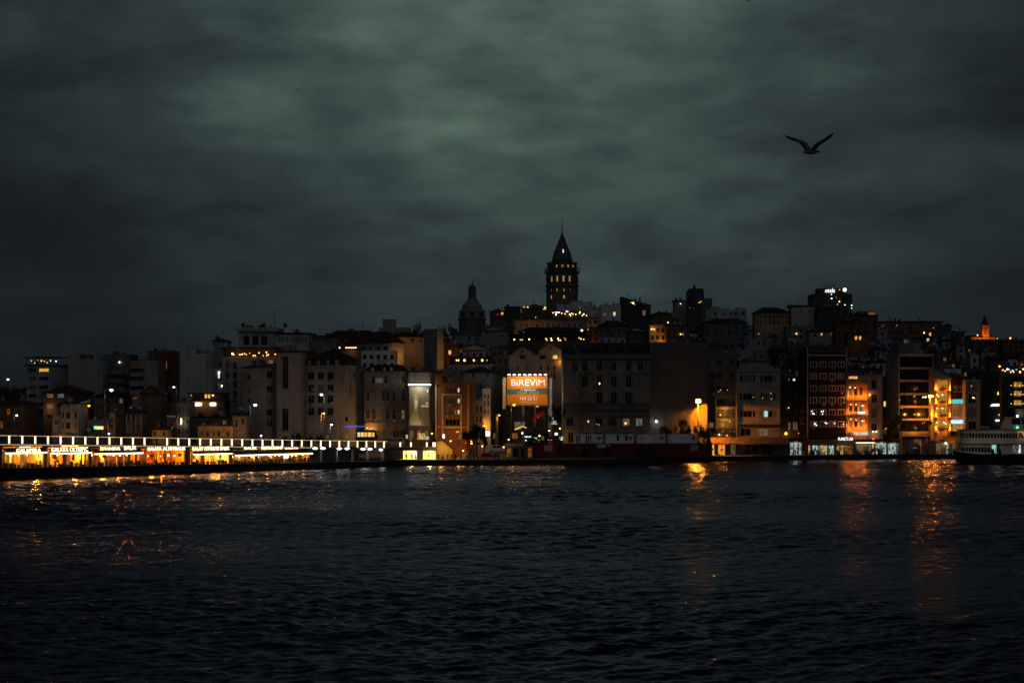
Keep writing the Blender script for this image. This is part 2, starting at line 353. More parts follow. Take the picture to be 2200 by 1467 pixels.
# ------------------------------------------------------------------ building kit
STY = {'p': (0, 0, 0), 'c': (1, 0, 0), 'x': (1, 1, 0), 'r': (3, 0, 0), 'r5': (5, 0, 0), 's': (1, 0, 1), 'a': (1, 1, 2), 't': (2, 0, 0), 'n': (0, 0, 3)}
_wc = {}
def win_mesh(w_, h_, sty, fm, wallm):
    key = (round(w_, 2), round(h_, 2), sty, fm, wallm if sty == 'a' else '')
    if key in _wc: return _wc[key]
    w_, h_ = key[0], key[1]; nv, nh, ex = STY[sty]; mb = MB(); t_ = min(.11, .09 * w_ + .02)
    mb.box(0, t_, .10, .20, 0, h_, fm); mb.box(w_ - t_, w_, .10, .20, 0, h_, fm)
    mb.box(t_, w_ - t_, .10, .20, 0, t_, fm); mb.box(t_, w_ - t_, .10, .20, h_ - t_, h_, fm)
    for i in range(nv):
        c = w_ * (i + 1) / (nv + 1); mb.box(c - t_ * .45, c + t_ * .45, .11, .19, t_, h_ - t_, fm)
    for i in range(nh):
        c = h_ * .66; mb.box(t_, w_ - t_, .115, .185, c - t_ * .4, c + t_ * .4, fm)
    if ex != 3: mb.box(-.08, w_ + .08, -.10, .10, -.10, .0, fm if ex != 2 else wallm)      # sill
    if ex == 1:                                                                        # proud surround
        mb.box(-.24, 0, -.06, .05, -.2, h_ + .24, fm); mb.box(w_, w_ + .24, -.06, .05, -.2, h_ + .24, fm)
        mb.box(0, w_, -.06, .05, h_, h_ + .24, fm)
        mb.box(w_ * .5 - .1, w_ * .5 + .1, .0, .1, 0, h_, fm)
    if ex == 2:                                                                        # arched head: filled corners and a hood
        r = w_ / 2; n = 5
        for sgn in (-1, 1):
            arc = [(r + sgn * r * math.cos(math.pi / 2 * i / n), h_ - r + r * math.sin(math.pi / 2 * i / n)) for i in range(n + 1)]
            for i in range(n):
                a, b_ = arc[i], arc[i + 1]; q = [(a[0], .03, a[1]), (b_[0], .03, b_[1]), (b_[0], .03, h_), (a[0], .03, h_)]
                mb.poly(q if sgn < 0 else q[::-1], wallm)
                q = [(a[0], .03, a[1]), (a[0], .16, a[1]), (b_[0], .16, b_[1]), (b_[0], .03, b_[1])]
                mb.poly(q if sgn < 0 else q[::-1], wallm)
            hood = [(r + sgn * (r + .2) * math.cos(math.pi / 2 * i / n), -.08, h_ - r + (r + .2) * math.sin(math.pi / 2 * i / n)) for i in range(n + 1)]
            mb.tube(hood, .1, wallm, 4)
    _wc[key] = mb.mesh('window'); return _wc[key]
_pc = {}
def pane_mesh(w_, h_, mat):
    key = (round(w_, 2), round(h_, 2), mat)
    if key not in _pc:
        mb = MB(); mb.box(.02, key[0] - .02, .17, .19, .02, key[1] - .02, mat); _pc[key] = mb.mesh('pane')
    return _pc[key]
_sc = {}
def simple_mesh(w_, h_, mat):
    key = (round(w_, 1), round(h_, 1), mat)
    if key not in _sc:
        mb = MB(); a, b_ = max(.3, key[0]), max(.3, key[1])
        mb.box(0, a, .16, .2, 0, b_, mat); mb.box(-.06, a + .06, -.06, .12, -.1, 0, 'grey'); mb.box(a / 2 - .04, a / 2 + .04, .11, .16, 0, b_, 'grey'); _sc[key] = mb.mesh('window')
    return _sc[key]
ALL = []
class Bld:
    def __init__(s, name, label, x0, x1, ytop, D, wall, yaw=0.0, depth=12.0, xr=None, xl=None, base=None, cat='building', group=None, small=False, ybot=None, frame='grey'):
        s.wall, s.small, s.frame = wall, small, frame
        y = R(yaw); s.U = Vector((math.cos(y), math.sin(y), 0)); s.Wd = Vector((-math.sin(y), math.cos(y), 0))
        P = px(x0, 0, D); P.z = 0; s.P = P
        s.w = s._u(x1, P, s.U)
        if xr is not None: depth = s._u(xr, P + s.U * s.w, s.Wd)
        if xl is not None: depth = s._u(xl, P, s.Wd)
        s.d = depth
        if base is None:
            base = min(ter((P + s.U * a + s.Wd * c).x, (P + s.U * a + s.Wd * c).y) for a in (0, s.w) for c in (0, s.d)) - .3
        if ybot is not None: base = px(0, ybot, D).z
        s.base = base; P.z = base
        s.h = px(x0, ytop, D).z - base
        s.o = thing(name, label, cat, P, y, group); s.holes = {'f': [], 'r': [], 'l': []}; s.extra = MB(); s.noroof = False
        s.sc = (x0, x1 if xr is None else xr, ytop, D); ALL.append(s)
        c = [P + s.U * a + s.Wd * e for a in (0, s.w) for e in (0, s.d)]
        s.bb = (min(q.x for q in c), max(q.x for q in c), min(q.y for q in c), max(q.y for q in c))
    def _u(s, x, P, U):
        k = (x - CX) / F; return (k * P.y - P.x) / (U.x - k * U.y)
    def uz(s, x, y, face='f'):
        if face == 'f': u = s._u(x, s.P, s.U); D = s.P.y + u * s.U.y
        elif face == 'r':
            P = s.P + s.U * s.w; u = s._u(x, P, s.Wd); D = P.y + u * s.Wd.y
        else:
            wq = s._u(x, s.P, s.Wd); u = s.d - wq; D = s.P.y + wq * s.Wd.y
        return u, HC - (y - YH) * D / F - s.base
    def place(s, face, u, z):
        if face == 'f': return (u, 0, z), 0.0
        if face == 'r': return (s.w, u, z), R(90)
        return (0, s.d - u, z), R(-90)
    def win(s, xs, ys, wp, hp, sty='x', pane='glass', lit=None, face='f', frame=None, name='window'):
        lit = lit or {}; fw = s.w if face == 'f' else s.d
        for j, yc in enumerate(ys):
            for i, xc in enumerate(xs):
                a = s.uz(xc - wp / 2, yc + hp / 2, face); b_ = s.uz(xc + wp / 2, yc - hp / 2, face)
                u0, u1, z0, z1 = max(.1, a[0]), min(fw - .1, b_[0]), max(.05, a[1]), min(s.h - .1, b_[1])
                if u1 - u0 < .2 or z1 - z0 < .2: continue
                if any(u0 < q[1] + .05 and u1 > q[0] - .05 and z0 < q[3] + .05 and z1 > q[2] - .05 for q in s.holes[face]): continue
                if s.small: u1 = u0 + max(.3, round(u1 - u0, 1)); z1 = z0 + max(.3, round(z1 - z0, 1))
                else: u1 = u0 + round(u1 - u0, 2); z1 = z0 + round(z1 - z0, 2)
                if u1 > fw - .02 or z1 > s.h - .02: continue
                s.holes[face].append((u0, u1, z0, z1))
                loc, rz = s.place(face, u0, z0); pm = lit.get((i, j), pane); s.rn = getattr(s, 'rn', None) or random.Random(zlib.crc32(s.o['label'].encode()))
                if pm == 'glass' and s.rn.random() < .2: pm = 'blind'
                if s.small and sty != 'a': link(name, simple_mesh(u1 - u0, z1 - z0, pm), s.o, loc, (0, 0, rz))
                else:
                    o = link(name, win_mesh(u1 - u0, z1 - z0, sty, frame or s.frame, s.wall), s.o, loc, (0, 0, rz))
                    link('pane', pane_mesh(u1 - u0, z1 - z0, pm), o)
        return s
    def part(s, name, x0, x1, y0, y1, proud, mat, back=0.0, face='f', lit=None):
        """box on the facade; proud metres in front, back metres behind"""
        a = s.uz(x0, y1, face); b_ = s.uz(x1, y0, face)
        mb = MB()
        if face == 'f': mb.box(a[0], b_[0], -proud, back - .003, a[1], b_[1], mat)
        elif face == 'r': mb.box(s.w - back + .003, s.w + proud, a[0], b_[0], a[1], b_[1], mat)
        else: mb.box(-proud, back - .003, s.d - b_[0], s.d - a[0], a[1], b_[1], mat)
        mb.build(name, s.o); return s
    def balc(s, x0, x1, y, mat='grey', proud=1.1, rail=1.0, railmat=None):
        a = s.uz(x0, y); b_ = s.uz(x1, y); mb = MB(); z = a[1]
        mb.box(a[0], b_[0], -proud, -.003, z - .18, z, mat)
        o = mb.build('balcony', s.o); mb = MB(); rm = railmat or 'metal'
        mb.box(a[0], b_[0], -proud, -proud + .06, z + rail - .06, z + rail, rm)
        n = max(4, int((b_[0] - a[0]) / .35))
        for i in range(n + 1):
            u = a[0] + (b_[0] - a[0] - .05) * i / n; mb.box(u, u + .05, -proud + .005, -proud + .055, z, z + rail - .06, rm)
        mb.build('railing', o); return s
    def bulb(s, x, y, mat='bulb', r=.28, out_=.35, name='lamp', face='f', sq=1.0):
        r *= .8; u, z = s.uz(x, y, face); mb = MB(); mb.ball((0, 0, 0), r, mat, 6, sq); mb.box(-.04, .04, 0, out_, r * sq * .9, r * sq * .9 + .08, 'lampshell')
        loc, rz = s.place(face, u, z); o = mb.build(name, s.o)
        o.location = Vector(loc) + Matrix.Rotation(rz, 3, 'Z') @ Vector((0, -out_, 0)); o.rotation_euler = (0, 0, rz); return s
    def pt(s, x, y, energy, col=SOD, out_=1.5, size=.3, name='lamp_light', face='f'):
        u, z = s.uz(x, y, face); loc, rz = s.place(face, u, z)
        light(name, 'POINT', s.o, Vector(loc) + Matrix.Rotation(rz, 3, 'Z') @ Vector((0, -out_, 0)), energy, col, size); return s
    def text(s, t_, x0, x1, y0, y1, mat='signw', out_=.12):
        a = s.uz(x0, y1); b_ = s.uz(x1, y0)
        lettering(t_, mat, s.o, (a[0], -out_, a[1]), b_[0] - a[0], b_[1] - a[1]); return s
    def roof(s, kind, mat='tile', rise=2.6, over=.5, y=None):
        """hip, gable (ridge along facade), front (gable facing us), flat (default parapet)"""
        s.noroof = True; w_, d, h, o = s.w, s.d, s.h, over; mb = MB()
        if y is not None: rise = s.uz(CX if False else 0, y)[1] - h if False else px(0, y, s.P.y).z - s.base - h
        A_, B_, C_, D_ = (-o, -o, h), (w_ + o, -o, h), (w_ + o, d + o, h), (-o, d + o, h)
        low = [(q[0], q[1], h - .25) for q in (A_, B_, C_, D_)]
        for i, (a, b_) in enumerate(((A_, B_), (B_, C_), (C_, D_), (D_, A_))): mb.poly((low[i], low[(i + 1) % 4], b_, a), mat)
        mb.poly(low[::-1], mat)
        if kind == 'hip':
            k = min(w_, d) / 2
            if w_ >= d: r0, r1 = (k, d / 2, h + rise), (w_ - k, d / 2, h + rise)
            else: r0, r1 = (w_ / 2, k, h + rise), (w_ / 2, d - k, h + rise)
            if w_ >= d: mb.poly((A_, B_, r1, r0), mat); mb.poly((B_, C_, r1), mat); mb.poly((C_, D_, r0, r1), mat); mb.poly((D_, A_, r0), mat)
            else: mb.poly((A_, B_, r0), mat); mb.poly((B_, C_, r1, r0), mat); mb.poly((C_, D_, r1), mat); mb.poly((D_, A_, r0, r1), mat)
        elif kind == 'gable':
            r0, r1 = (-o, d / 2, h + rise), (w_ + o, d / 2, h + rise)
            mb.poly((A_, B_, r1, r0), mat); mb.poly((C_, D_, r0, r1), mat); mb.poly((B_, C_, r1), s.wall); mb.poly((D_, A_, r0), s.wall)
        elif kind == 'front':
            r0, r1 = (w_ / 2, -o, h + rise), (w_ / 2, d + o, h + rise)
            mb.poly((B_, C_, r1, r0), mat); mb.poly((D_, A_, r0, r1), mat); mb.poly((C_, D_, r1), s.wall)
            a2, b2, r2 = (0, -.01, h), (w_, -.01, h), (w_ / 2, -.01, h + rise * w_ / (w_ + 2 * o)); mb.poly((a2, b2, r2), s.wall)
        elif kind == 'shed':
            C2, D2 = (w_ + o, d + o, h + rise), (-o, d + o, h + rise)
            mb.poly((A_, B_, C2, D2), mat); mb.poly((B_, C_, C2), s.wall); mb.poly((D_, A_, D2), s.wall); mb.poly((C_, D_, D2, C2), s.wall)
        elif kind == 'shedr':                      # higher on the left
            A2, D2 = (-o, -o, h + rise), (-o, d + o, h + rise)
            mb.poly((A2, B_, C_, D2), mat); mb.poly((A_, B_, A2), s.wall); mb.poly((C_, D_, D2), s.wall); mb.poly((D_, A_, A2, D2), s.wall)
        elif kind == 'slab':
            mb = MB(); mb.box(-o, w_ + o, -o, d + o, h, h + rise, mat)
        s.roofo = mb.build('roof', s.o); s.rz = h + (rise * .5 if kind in ('hip', 'gable', 'front', 'shed', 'shedr') else rise); return s
    def clutter(s, n=3, seed=None, dish=True):
        rn = random.Random(seed if seed is not None else zlib.crc32(s.o['label'].encode())); z = s.h if not hasattr(s, 'rz') else s.rz
        for i in range(n):
            k = rn.choice(('chimney', 'antenna', 'dish', 'tank', 'chimney', 'antenna')); u = s.w * rn.uniform(.12, .88); v = s.d * rn.uniform(.15, .5); mb = MB()
            if k == 'chimney':
                a = rn.uniform(.35, .6); hh = rn.uniform(1.0, 2.0); mb.box(u - a, u + a, v - .35, v + .35, z - 1.4, z + hh, rn.choice(('grey', 'brown', 'lilac'))); mb.box(u - a - .1, u + a + .1, v - .45, v + .45, z + hh, z + hh + .15, 'dgrey'); mb.build('chimney', s.o)
            elif k == 'antenna':
                hh = rn.uniform(1.8, 4.0); mb.box(u - .05, u + .05, v - .05, v + .05, z - 1.4, z + hh, 'metal')
                for q in range(3): mb.box(u - .6 + .12 * q, u + .6 - .12 * q, v - .04, v + .04, z + hh - .25 - .3 * q, z + hh - .19 - .3 * q, 'metal')
                mb.build('antenna', s.o)
            elif k == 'dish':
                hh = rn.uniform(.8, 1.5); mb.box(u - .05, u + .05, v - .05, v + .05, z - 1.4, z + hh, 'metal'); mb.lathe([(.05, -.12), (.3, -.06), (.5, .1), (.55, .14), (.5, .12), (.28, -.03), (.05, -.08)], 'paleg', 10)
                me = MB(); me.lathe([(.05, -.12), (.3, -.06), (.5, .1), (.47, .12), (.28, -.03), (.05, -.08)], 'paleg', 10)
                mb2 = MB(); mb2.box(u - .05, u + .05, v - .05, v + .05, z - 1.4, z + hh, 'metal'); o = mb2.build('dish_post', s.o)
                me.build('satellite_dish', o, (u, v - .1, z + hh), (R(60), 0, rn.uniform(-.6, .6)))
            else:
                mb.lathe([(.7, z - .9), (.75, z + .9), (.3, z + 1.2)], 'lead', 10, u, v); mb.build('water_tank', s.o)
        return s
    def done(s):
        mb = MB(); h = s.h; wl = s.wall
        faces = {'f': (Vector((0, 0, 0)), Vector((1, 0, 0)), Vector((0, 1, 0)), s.w), 'r': (Vector((s.w, 0, 0)), Vector((0, 1, 0)), Vector((-1, 0, 0)), s.d),
                 'l': (Vector((0, s.d, 0)), Vector((0, -1, 0)), Vector((1, 0, 0)), s.d), 'b': (Vector((s.w, s.d, 0)), Vector((-1, 0, 0)), Vector((0, -1, 0)), s.w)}
        for k, (O, X, Yd, W_) in faces.items():
            H = s.holes.get(k, [])
            us = sorted({0.0, W_} | {q[i] for q in H for i in (0, 1)}); zs = sorted({-1.0, h} | {q[i] for q in H for i in (2, 3)})
            Z = Vector((0, 0, 1))
            for j in range(len(zs) - 1):
                run = None
                for i in range(len(us) - 1):
                    cu, cz = (us[i] + us[i + 1]) / 2, (zs[j] + zs[j + 1]) / 2
                    hole = any(q[0] < cu < q[1] and q[2] < cz < q[3] for q in H)
                    if not hole and run is None: run = us[i]
                    if run is not None and (hole or i == len(us) - 2):
                        e = us[i] if hole else us[i + 1]
                        mb.poly((O + X * run + Z * zs[j], O + X * e + Z * zs[j], O + X * e + Z * zs[j + 1], O + X * run + Z * zs[j + 1]), wl); run = None
            for u0, u1, z0, z1 in H:
                c = [O + X * a + Z * b_ for a, b_ in ((u0, z0), (u1, z0), (u1, z1), (u0, z1))]; e = [q + Yd * .24 for q in c]
                for i in range(4): n = (i + 1) % 4; mb.poly((c[i], c[n], e[n], e[i]), wl)
        if not s.small and s.h > 8:
            rn = random.Random(zlib.crc32(s.o['label'].encode()) + 1)
            for u0, u1, z0, z1 in s.holes['f']:
                if rn.random() < .22 and z0 > 4:
                    me = MB(); a = u0 + rn.uniform(0, max(.05, u1 - u0 - .8)); me.box(a, a + .75, -.42, -.01, z0 - .85, z0 - .3, rn.choice(('paleg', 'grey', 'grey'))); me.build('air_conditioner', s.o)
            for q in range(rn.choice((1, 2))):
                a = rn.choice((.18, s.w - .3, s.w * rn.uniform(.1, .9)))
                if not any(e[0] - .25 < a < e[1] + .15 for e in s.holes['f']): me = MB(); me.tube([(a, -.12, 0), (a, -.12, h - .2)], .08, rn.choice(('dgrey', 'grey', 'zinc')), 5); me.build('downpipe', s.o)
            s.clutter(rn.choice((2, 3, 4)), zlib.crc32(s.o['label'].encode()) + 2)
        mb.poly(((0, 0, h - .02), (s.w, 0, h - .02), (s.w, s.d, h - .02), (0, s.d, h - .02)), 'roofdark')
        mb.build('wall', s.o)
        if not s.noroof:
            mb = MB(); p_ = .35; z0, z1 = h - .015, h + .55
            mb.box(-.06, s.w + .06, -.06, p_, z0, z1, wl); mb.box(-.06, s.w + .06, s.d - p_, s.d + .06, z0, z1, wl)
            mb.box(-.06, p_, p_, s.d - p_, z0, z1, wl); mb.box(s.w - p_, s.w + .06, p_, s.d - p_, z0, z1, wl)
            mb.build('parapet', s.o)
        return s
def auto_D(x, ytop, H):
    best = 1000
    for D in range(536, 1010, 4):
        X = (x - CX) * D / F
        if px(x, ytop, D).z - ter(X, D) <= H: return D
    return best
def hill(name, label, x0, x1, ytop, H, wall, roof=None, grid=None, lit=(), bulbs=(), D=None, yaw=0, depth=9, clut=2, rise=2.2, rmat='tile', xr=None, xl=None, pts=()):
    D = D or auto_D((x0 + x1) / 2, ytop, H)
    b_ = Bld(name, label, x0, x1, ytop, D, wall, yaw, depth, xr=xr, xl=xl, small=True)
    for x, y, w_, h_, m_ in lit: b_.win([x], [y], w_, h_, 'c', m_)
    if grid:
        cols, rows = grid; sp = (x1 - x0) / cols; k = F / D
        b_.win([x0 + sp * (i + .5) for i in range(cols)], [ytop + k * (1.9 + 3.0 * j) for j in range(rows)], min(sp * .5, 1.25 * k), 1.55 * k)
    for q in bulbs: b_.bulb(*q)
    for q in pts: b_.pt(*q)
    if roof: b_.roof(roof, rmat, rise)
    if clut: b_.clutter(clut + 2)
    return b_.done()
# ------------------------------------------------------------------ left waterfront (behind the bridge)
b = Bld('apartment_block', 'pale six-storey block with one glowing orange window below a lit roof terrace', 57, 108, 786, 590, 'paleg', -26, xr=147)
b.win([69], [795, 813, 832, 850, 868], 17, 8, 'r'); b.win([94], [795, 813, 832, 850, 868], 21, 8, 'r', lit={(0, 0): 'warm'})
b.part('pier', 79.5, 81.5, 786, 900, .25, 'paleg').roof('slab', 'roofdark', .4, .6)
mb = MB(); mb.box(-1, b.w + 1, -1, b.d + .5, b.h + 2.9, b.h + 3.15, 'roofdark')
for u in (0, b.w / 2, b.w): mb.box(u - .08, u + .08, 0, .16, b.h + .4, b.h + 2.9, 'metal')
mb.build('terrace_canopy', b.o)
for x, y, m_ in ((83, 774, 'bluedot'), (90.5, 775, 'bulbo'), (97, 776, 'bulbd'), (76, 780, 'bulbd'), (110, 775, 'bulb'), (122, 776, 'bulbw'), (69, 775, 'bulbd'), (103, 779, 'bulbd')): b.bulb(x, y, m_, .22)
b.done()
b = Bld('party_wall_block', 'beige windowless block with a stepped top beside the pale six-storey block', 146, 222, 776, 585, 'beige', -6, 14)
mb = MB(); q = b.uz(171, 760); mb.box(.003, q[0], 0, 13.9, b.h, q[1], 'beige'); mb.build('raised_wall', b.o)
b.clutter(4).done()
b = Bld('balcony_block', 'dark grey block with long pale balcony glazing and one bright white lamp', 222, 279, 764, 588, 'dgrey', 0, 13)
b.win([229, 243, 257], [797, 815, 833], 12, 12, 'c', 'blind'); b.win([272], [797, 815, 833], 7, 11)
for y in (804, 823, 842): b.part('balcony_band', 223, 278, y, y + 5, .9, 'dark')
b.bulb(257, 778, 'bulbw', .28).bulb(262, 779, 'dimwhite', .4, sq=.5).clutter(3).done()
b = Bld('pink_block', 'dusty pink block with ribbon windows and a blank right half', 279, 340, 778, 580, 'pink', 0, 13)
b.win([294], [795, 813, 833], 29, 9, 'r5'); b.win([288], [855], 14, 5, 'r', 'dimorange').clutter(2).done()
b = Bld('red_brown_block', 'tall red-brown block with a thin warm slit light and dark side', 318, 361, 757, 600, 'redbrown', -24, xr=386)
b.win([334], [772, 800, 815], 8, 9); b.win([357], [785], 3, 18, 'p', 'dimorange').clutter(4).done()
b = Bld('blank_wall_block', 'big block with a blank weathered grey end wall', 386, 458, 763, 560, 'paleg', -4, 16)
mb = MB(); q = b.uz(421, 753); mb.box(.003, q[0], 0, 12, b.h, q[1], 'paleg'); mb.build('raised_wall', b.o)
b.clutter(5).done()
b = Bld('narrow_block', 'narrow grey block with a lit white stairwell beside the blank grey end wall', 458, 480, 752, 556, 'grey', 0, 12)
b.win([463, 473], [783], 6, 11); b.win([470], [805], 5, 16, 'p', 'whitewin'); b.win([464], [832], 6, 8).bulb(477, 829, 'bulbw', .3).bulb(471, 800, 'bulbw', .3).done()
# low houses along the street behind the bridge
b = Bld('brown_house', 'dim brown corner house at the far left edge', -20, 50, 868, 512, 'brown', -12, 10, small=False)
b.win([3, 18, 33], [884, 912], 7, 15, 'x', lit={(0, 1): 'dimorange', (1, 0): 'dimorange'}).roof('hip', 'tile', 2).done()
b = Bld('brown_villa', 'brown house with dark hipped roof and two yellow lit windows', 93, 146, 843, 535, 'brown', -28, xr=202)
b.win([107, 130], [850, 872, 895], 14, 10, 'c', lit={(0, 0): 'dimwarm', (0, 1): 'dimwarm', (1, 0): 'dimwhite'}).roof('hip', 'tile', 2.4)
b.pt(107, 880, 120, WARM, 2.5).clutter(2).done()
b = Bld('cream_house', 'small cream two-storey house with tall windows and a parapet', 131, 168, 866, 508, 'cream', -16, xr=190)
b.win([135.5, 162.5], [891.5, 914], 4.5, 13, 'p'); b.win([146.5], [891.5, 914], 9, 13, 'x'); b.win([147], [871], 6, 5).part('cornice', 130, 169, 878, 880, .3, 'cream').roof('shed', 'roofdark', 1.4, .4).done()
b = Bld('annex_house', 'low cream annex with one dark window and an orange awning', 113, 130.5, 897, 509, 'cream', 0, 7)
b.win([121.5], [906.5], 9, 9, 'c').done()
t_ = thing('shop_awning', 'salmon orange shop awning in front of the small cream house', 'awning', px(112, 934, 503))
mb = MB(); mb.prism(((0, -.5), (5.3, -.5), (5.3, -.7), (0, -.7)), 'y', 0, .05, 'awnred'); mb.hexa(((0, 0, -.5), (5.3, 0, -.5), (5.3, 2, .5), (0, 2, .5), (0, 0, -.42), (5.3, 0, -.42), (5.3, 2, .58), (0, 2, .58)), 'awning'); mb.build('canopy', t_)
mb = MB(); mb.box(.1, .2, .1, .2, -7, -.5, 'metal'); mb.box(5.1, 5.2, .1, .2, -7, -.5, 'metal'); mb.build('post', t_)
light('awning_light', 'POINT', t_, (2.6, -1.5, .4), 180, SOD, .2)
b = Bld('tiled_house', 'brown house with a low dark tiled roof behind the tall white lamp', 203, 268, 851, 530, 'brown', 0, 11)
b.win([214, 232, 248, 260], [861, 884], 8, 11, lit={(3, 0): 'dimwarm'}).roof('hip', 'roofdark', 2.2).clutter(2).done()
b = Bld('kiosk_shop', 'low dark shop with green and yellow lit signs', 190, 234, 905, 505, 'dgrey', 0, 6)
b.win([200, 214, 227], [925], 9, 12, 'c'); mb = MB()
q = b.uz(202.5, 921.5); mb.box(q[0], q[0] + .9, -.3, -.05, q[1], q[1] + .9, 'signg'); mb.build('green_cross_sign', b.o)
q = b.uz(209, 922); mb = MB(); mb.box(q[0], q[0] + 1.85, -.3, -.05, q[1], q[1] + .9, 'signy'); mb.build('yellow_sign', b.o)
q = b.uz(190, 923); mb = MB(); mb.tube([(q[0] + .4 * math.cos(a * .785), -.15, q[1] + .4 * math.sin(a * .785)) for a in range(9)], .08, 'dimwhite', 4); mb.build('ring_sign', b.o); b.done()
b = Bld('ochre_strip_house', 'very narrow ochre house with warm light on its front', 235, 247, 891, 507, 'ochre', 0, 8)
b.win([240], [900, 915], 5, 8, 'c').pt(238, 922, 45, SOD, 3).done()
b = Bld('pilaster_house', 'small brown house with pilasters between tall windows', 271, 305, 887, 508, 'brown', -14, xr=316)
b.win([277, 287, 297], [898, 918], 5.5, 13, 'c')
for x in (272.5, 282, 292, 303): b.part('pilaster', x - 1.2, x + 1.2, 888, 930, .2, 'pink')
b.roof('hip', 'roofdark', 1.6).done()
b = Bld('shed_roof_house', 'dark brown house with a pitched roof below the dusty pink block', 302, 345, 845, 528, 'brown', 0, 10)
b.win([310, 322, 334], [858, 880], 6, 10).roof('front', 'roofdark', 2.2).done()
b = Bld('orange_lit_shop', 'low shop wall glowing orange behind the bridge rail', 326, 361, 922, 503, 'yellowb', 0, 5)
b.win([333, 352], [931], 6, 9).roof('shed', 'tile', 1.0).pt(342, 926, 130, SOD, 4).done()
b = Bld('brick_annex', 'narrow brown annex with a lit strip along its eave', 358, 380, 893, 508, 'brown', 0, 8)
b.win([363, 374], [904, 924], 5, 10); b.part('lit_eave', 358, 377, 893.5, 895, .3, 'dimwhite').done()
b = Bld('tall_narrow_house', 'grey narrow three-storey house with three columns of windows', 380, 407, 868, 510, 'grey', 0, 9)
b.win([385, 394, 403], [880, 904, 926], 5, 11, 'x').part('cornice', 379, 408, 868, 869.5, .3, 'grey').part('cornice', 379, 408, 893, 894.5, .25, 'grey').bulb(391, 905, 'signyw', .35, 1.2, sq=4).pt(391, 908, 60, (1, .9, .5), 2.2).done()
b = Bld('lit_sign_house', 'dark roofed corner cafe with two bright oval signs', 404, 482, 862, 530, 'brown', 0, 11)
b.win([440, 447], [851], 5, 8, 'p', 'warm')
b.roof('slab', 'roofdark', .5, .8).win([412, 474], [880, 905], 8, 12)
mb = MB(); q = b.uz(400, 846); b.h2 = q[1]; mb.box(1.0, b.w - .3, 1.5, 9, b.h + .5, q[1], 'brown'); mb.box(-.5, b.w + .5, .2, 10, q[1], q[1] + .35, 'roofdark'); mb.build('upper_storey', b.o)
for x, w_ in ((425, 2.9), (458, 2.1)):
    q = b.uz(x, 872); mb = MB(); mb.lathe([(.05, 0), (.5, .05), (.62, .3), (.62, .85), (.5, 1.1), (.05, 1.15)], 'signyw', 12); o = mb.build('oval_sign', b.o, (q[0], -.5, q[1])); o.scale = (w_ / 1.24, .35, 1)
for x, y, m_ in ((440, 850, 'warm'), (447, 850, 'warm')):
    q = b.uz(x - 2, 855); mb = MB(); mb.box(q[0], q[0] + .7, 1.42, 1.5, q[1], q[1] + 1.2, m_); mb.build('window', b.o)
b.bulb(456, 849, 'bulb', .3, -.9).bulb(410, 849, 'bulbd', .15, -.9).pt(440, 866, 90, WARM, 2).done()
b = Bld('bay_window_house', 'ochre house with a projecting bay window near the white street lamp', 498, 528, 891, 507, 'ochre', 0, 8)
b.win([522], [905], 6, 13); q = b.uz(502, 922); e = b.uz(517, 897); mb = MB()
mb.prism(((q[0], 0), (q[0] + .6, -1.1), (e[0] - .6, -1.1), (e[0], 0)), 'z', q[1], e[1], 'ochre'); mb.build('bay', b.o)
mb = MB(); mb.box(q[0] + .8, e[0] - .8, -1.16, -1.11, q[1] + .6, e[1] - .5, 'glass'); mb.build('bay_pane', b.o)
b.roof('hip', 'roofdark', 1.6).pt(513, 925, 70, SOD, 4).done()
b = Bld('arcade_row', 'low row of arcaded shops with orange-lit walls behind the bridge rail', 425, 500, 919, 505, 'orangetrim', 0, 5)
b.win([433, 446, 459, 470, 480, 490], [932], 6, 10, 'a', lit={(4, 0): 'dimwarm'}); b.part('step', 443, 458, 914, 919, -.1, 'orangetrim', back=4).pt(450, 926, 110, SOD, 4.5).pt(485, 926, 70, SOD, 4.5).done()
b = Bld('white_van_house', 'low terrace-roofed house between the arcaded shops and the oval signs', 410, 500, 897, 514, 'dgrey', 0, 6)
b.win([420, 447, 482], [907], 8, 9, 'c', lit={(2, 0): 'dimwarm'}).roof('slab', 'roofdark', .4, .5).clutter(3).done()
# ------------------------------------------------------------------ centre-left blocks
b = Bld('column_window_block', 'beige block with two tall window columns and a lamplit roof bar', 478, 602, 770, 545, 'beige', 0, 14)
b.win([488.5, 504.5], [785, 806, 826.5, 848, 868], 8, 15, 'x'); b.win([560, 581], [777], 12, 9, 'c', lit={(1, 0): 'dimwarm'}); b.win([534, 560, 585], [800], 9, 12)
mb = MB(); q = b.uz(478, 748); mb.box(-.6, b.w + .6, -.8, 10, q[1], q[1] + .35, 'roofdark')
for u in (0, b.w * .33, b.w * .66, b.w - .2): mb.box(u, u + .2, -.2, 0, b.h + .55, q[1], 'metal')
mb.build('bar_canopy', b.o)
mb = MB(); mb.box(0.2, b.w - .2, 6, 6.2, b.h + .55, q[1], 'wood'); mb.build('bar_back_wall', b.o)
for x, y, m_, r in ((500, 760, 'bulb', .42), (503, 762, 'bulbd', .3), (516, 762, 'bulbd', .34), (521, 761, 'bulb', .26), (526, 760, 'bulbd', .3), (530, 762, 'bulbd', .24), (545, 764, 'bulbo', .2), (549, 764, 'bulbd', .3), (557, 758, 'bulb', .22), (573, 757, 'bulb', .26), (577, 762, 'bulbd', .3), (574, 763, 'bulbd', .34), (592, 761, 'bulbo', .2), (566, 764, 'bulbd', .2), (537, 759, 'bulbd', .18)): b.bulb(x, y, m_, r, .6)
b.pt(510, 762, 90, WARM, -2).pt(570, 762, 60, WARM, -2).done()
b = Bld('slant_roof_block', 'narrow beige block with a slanted dark roof and a blank front', 522, 568, 789, 524, 'beige', -34, xr=600)
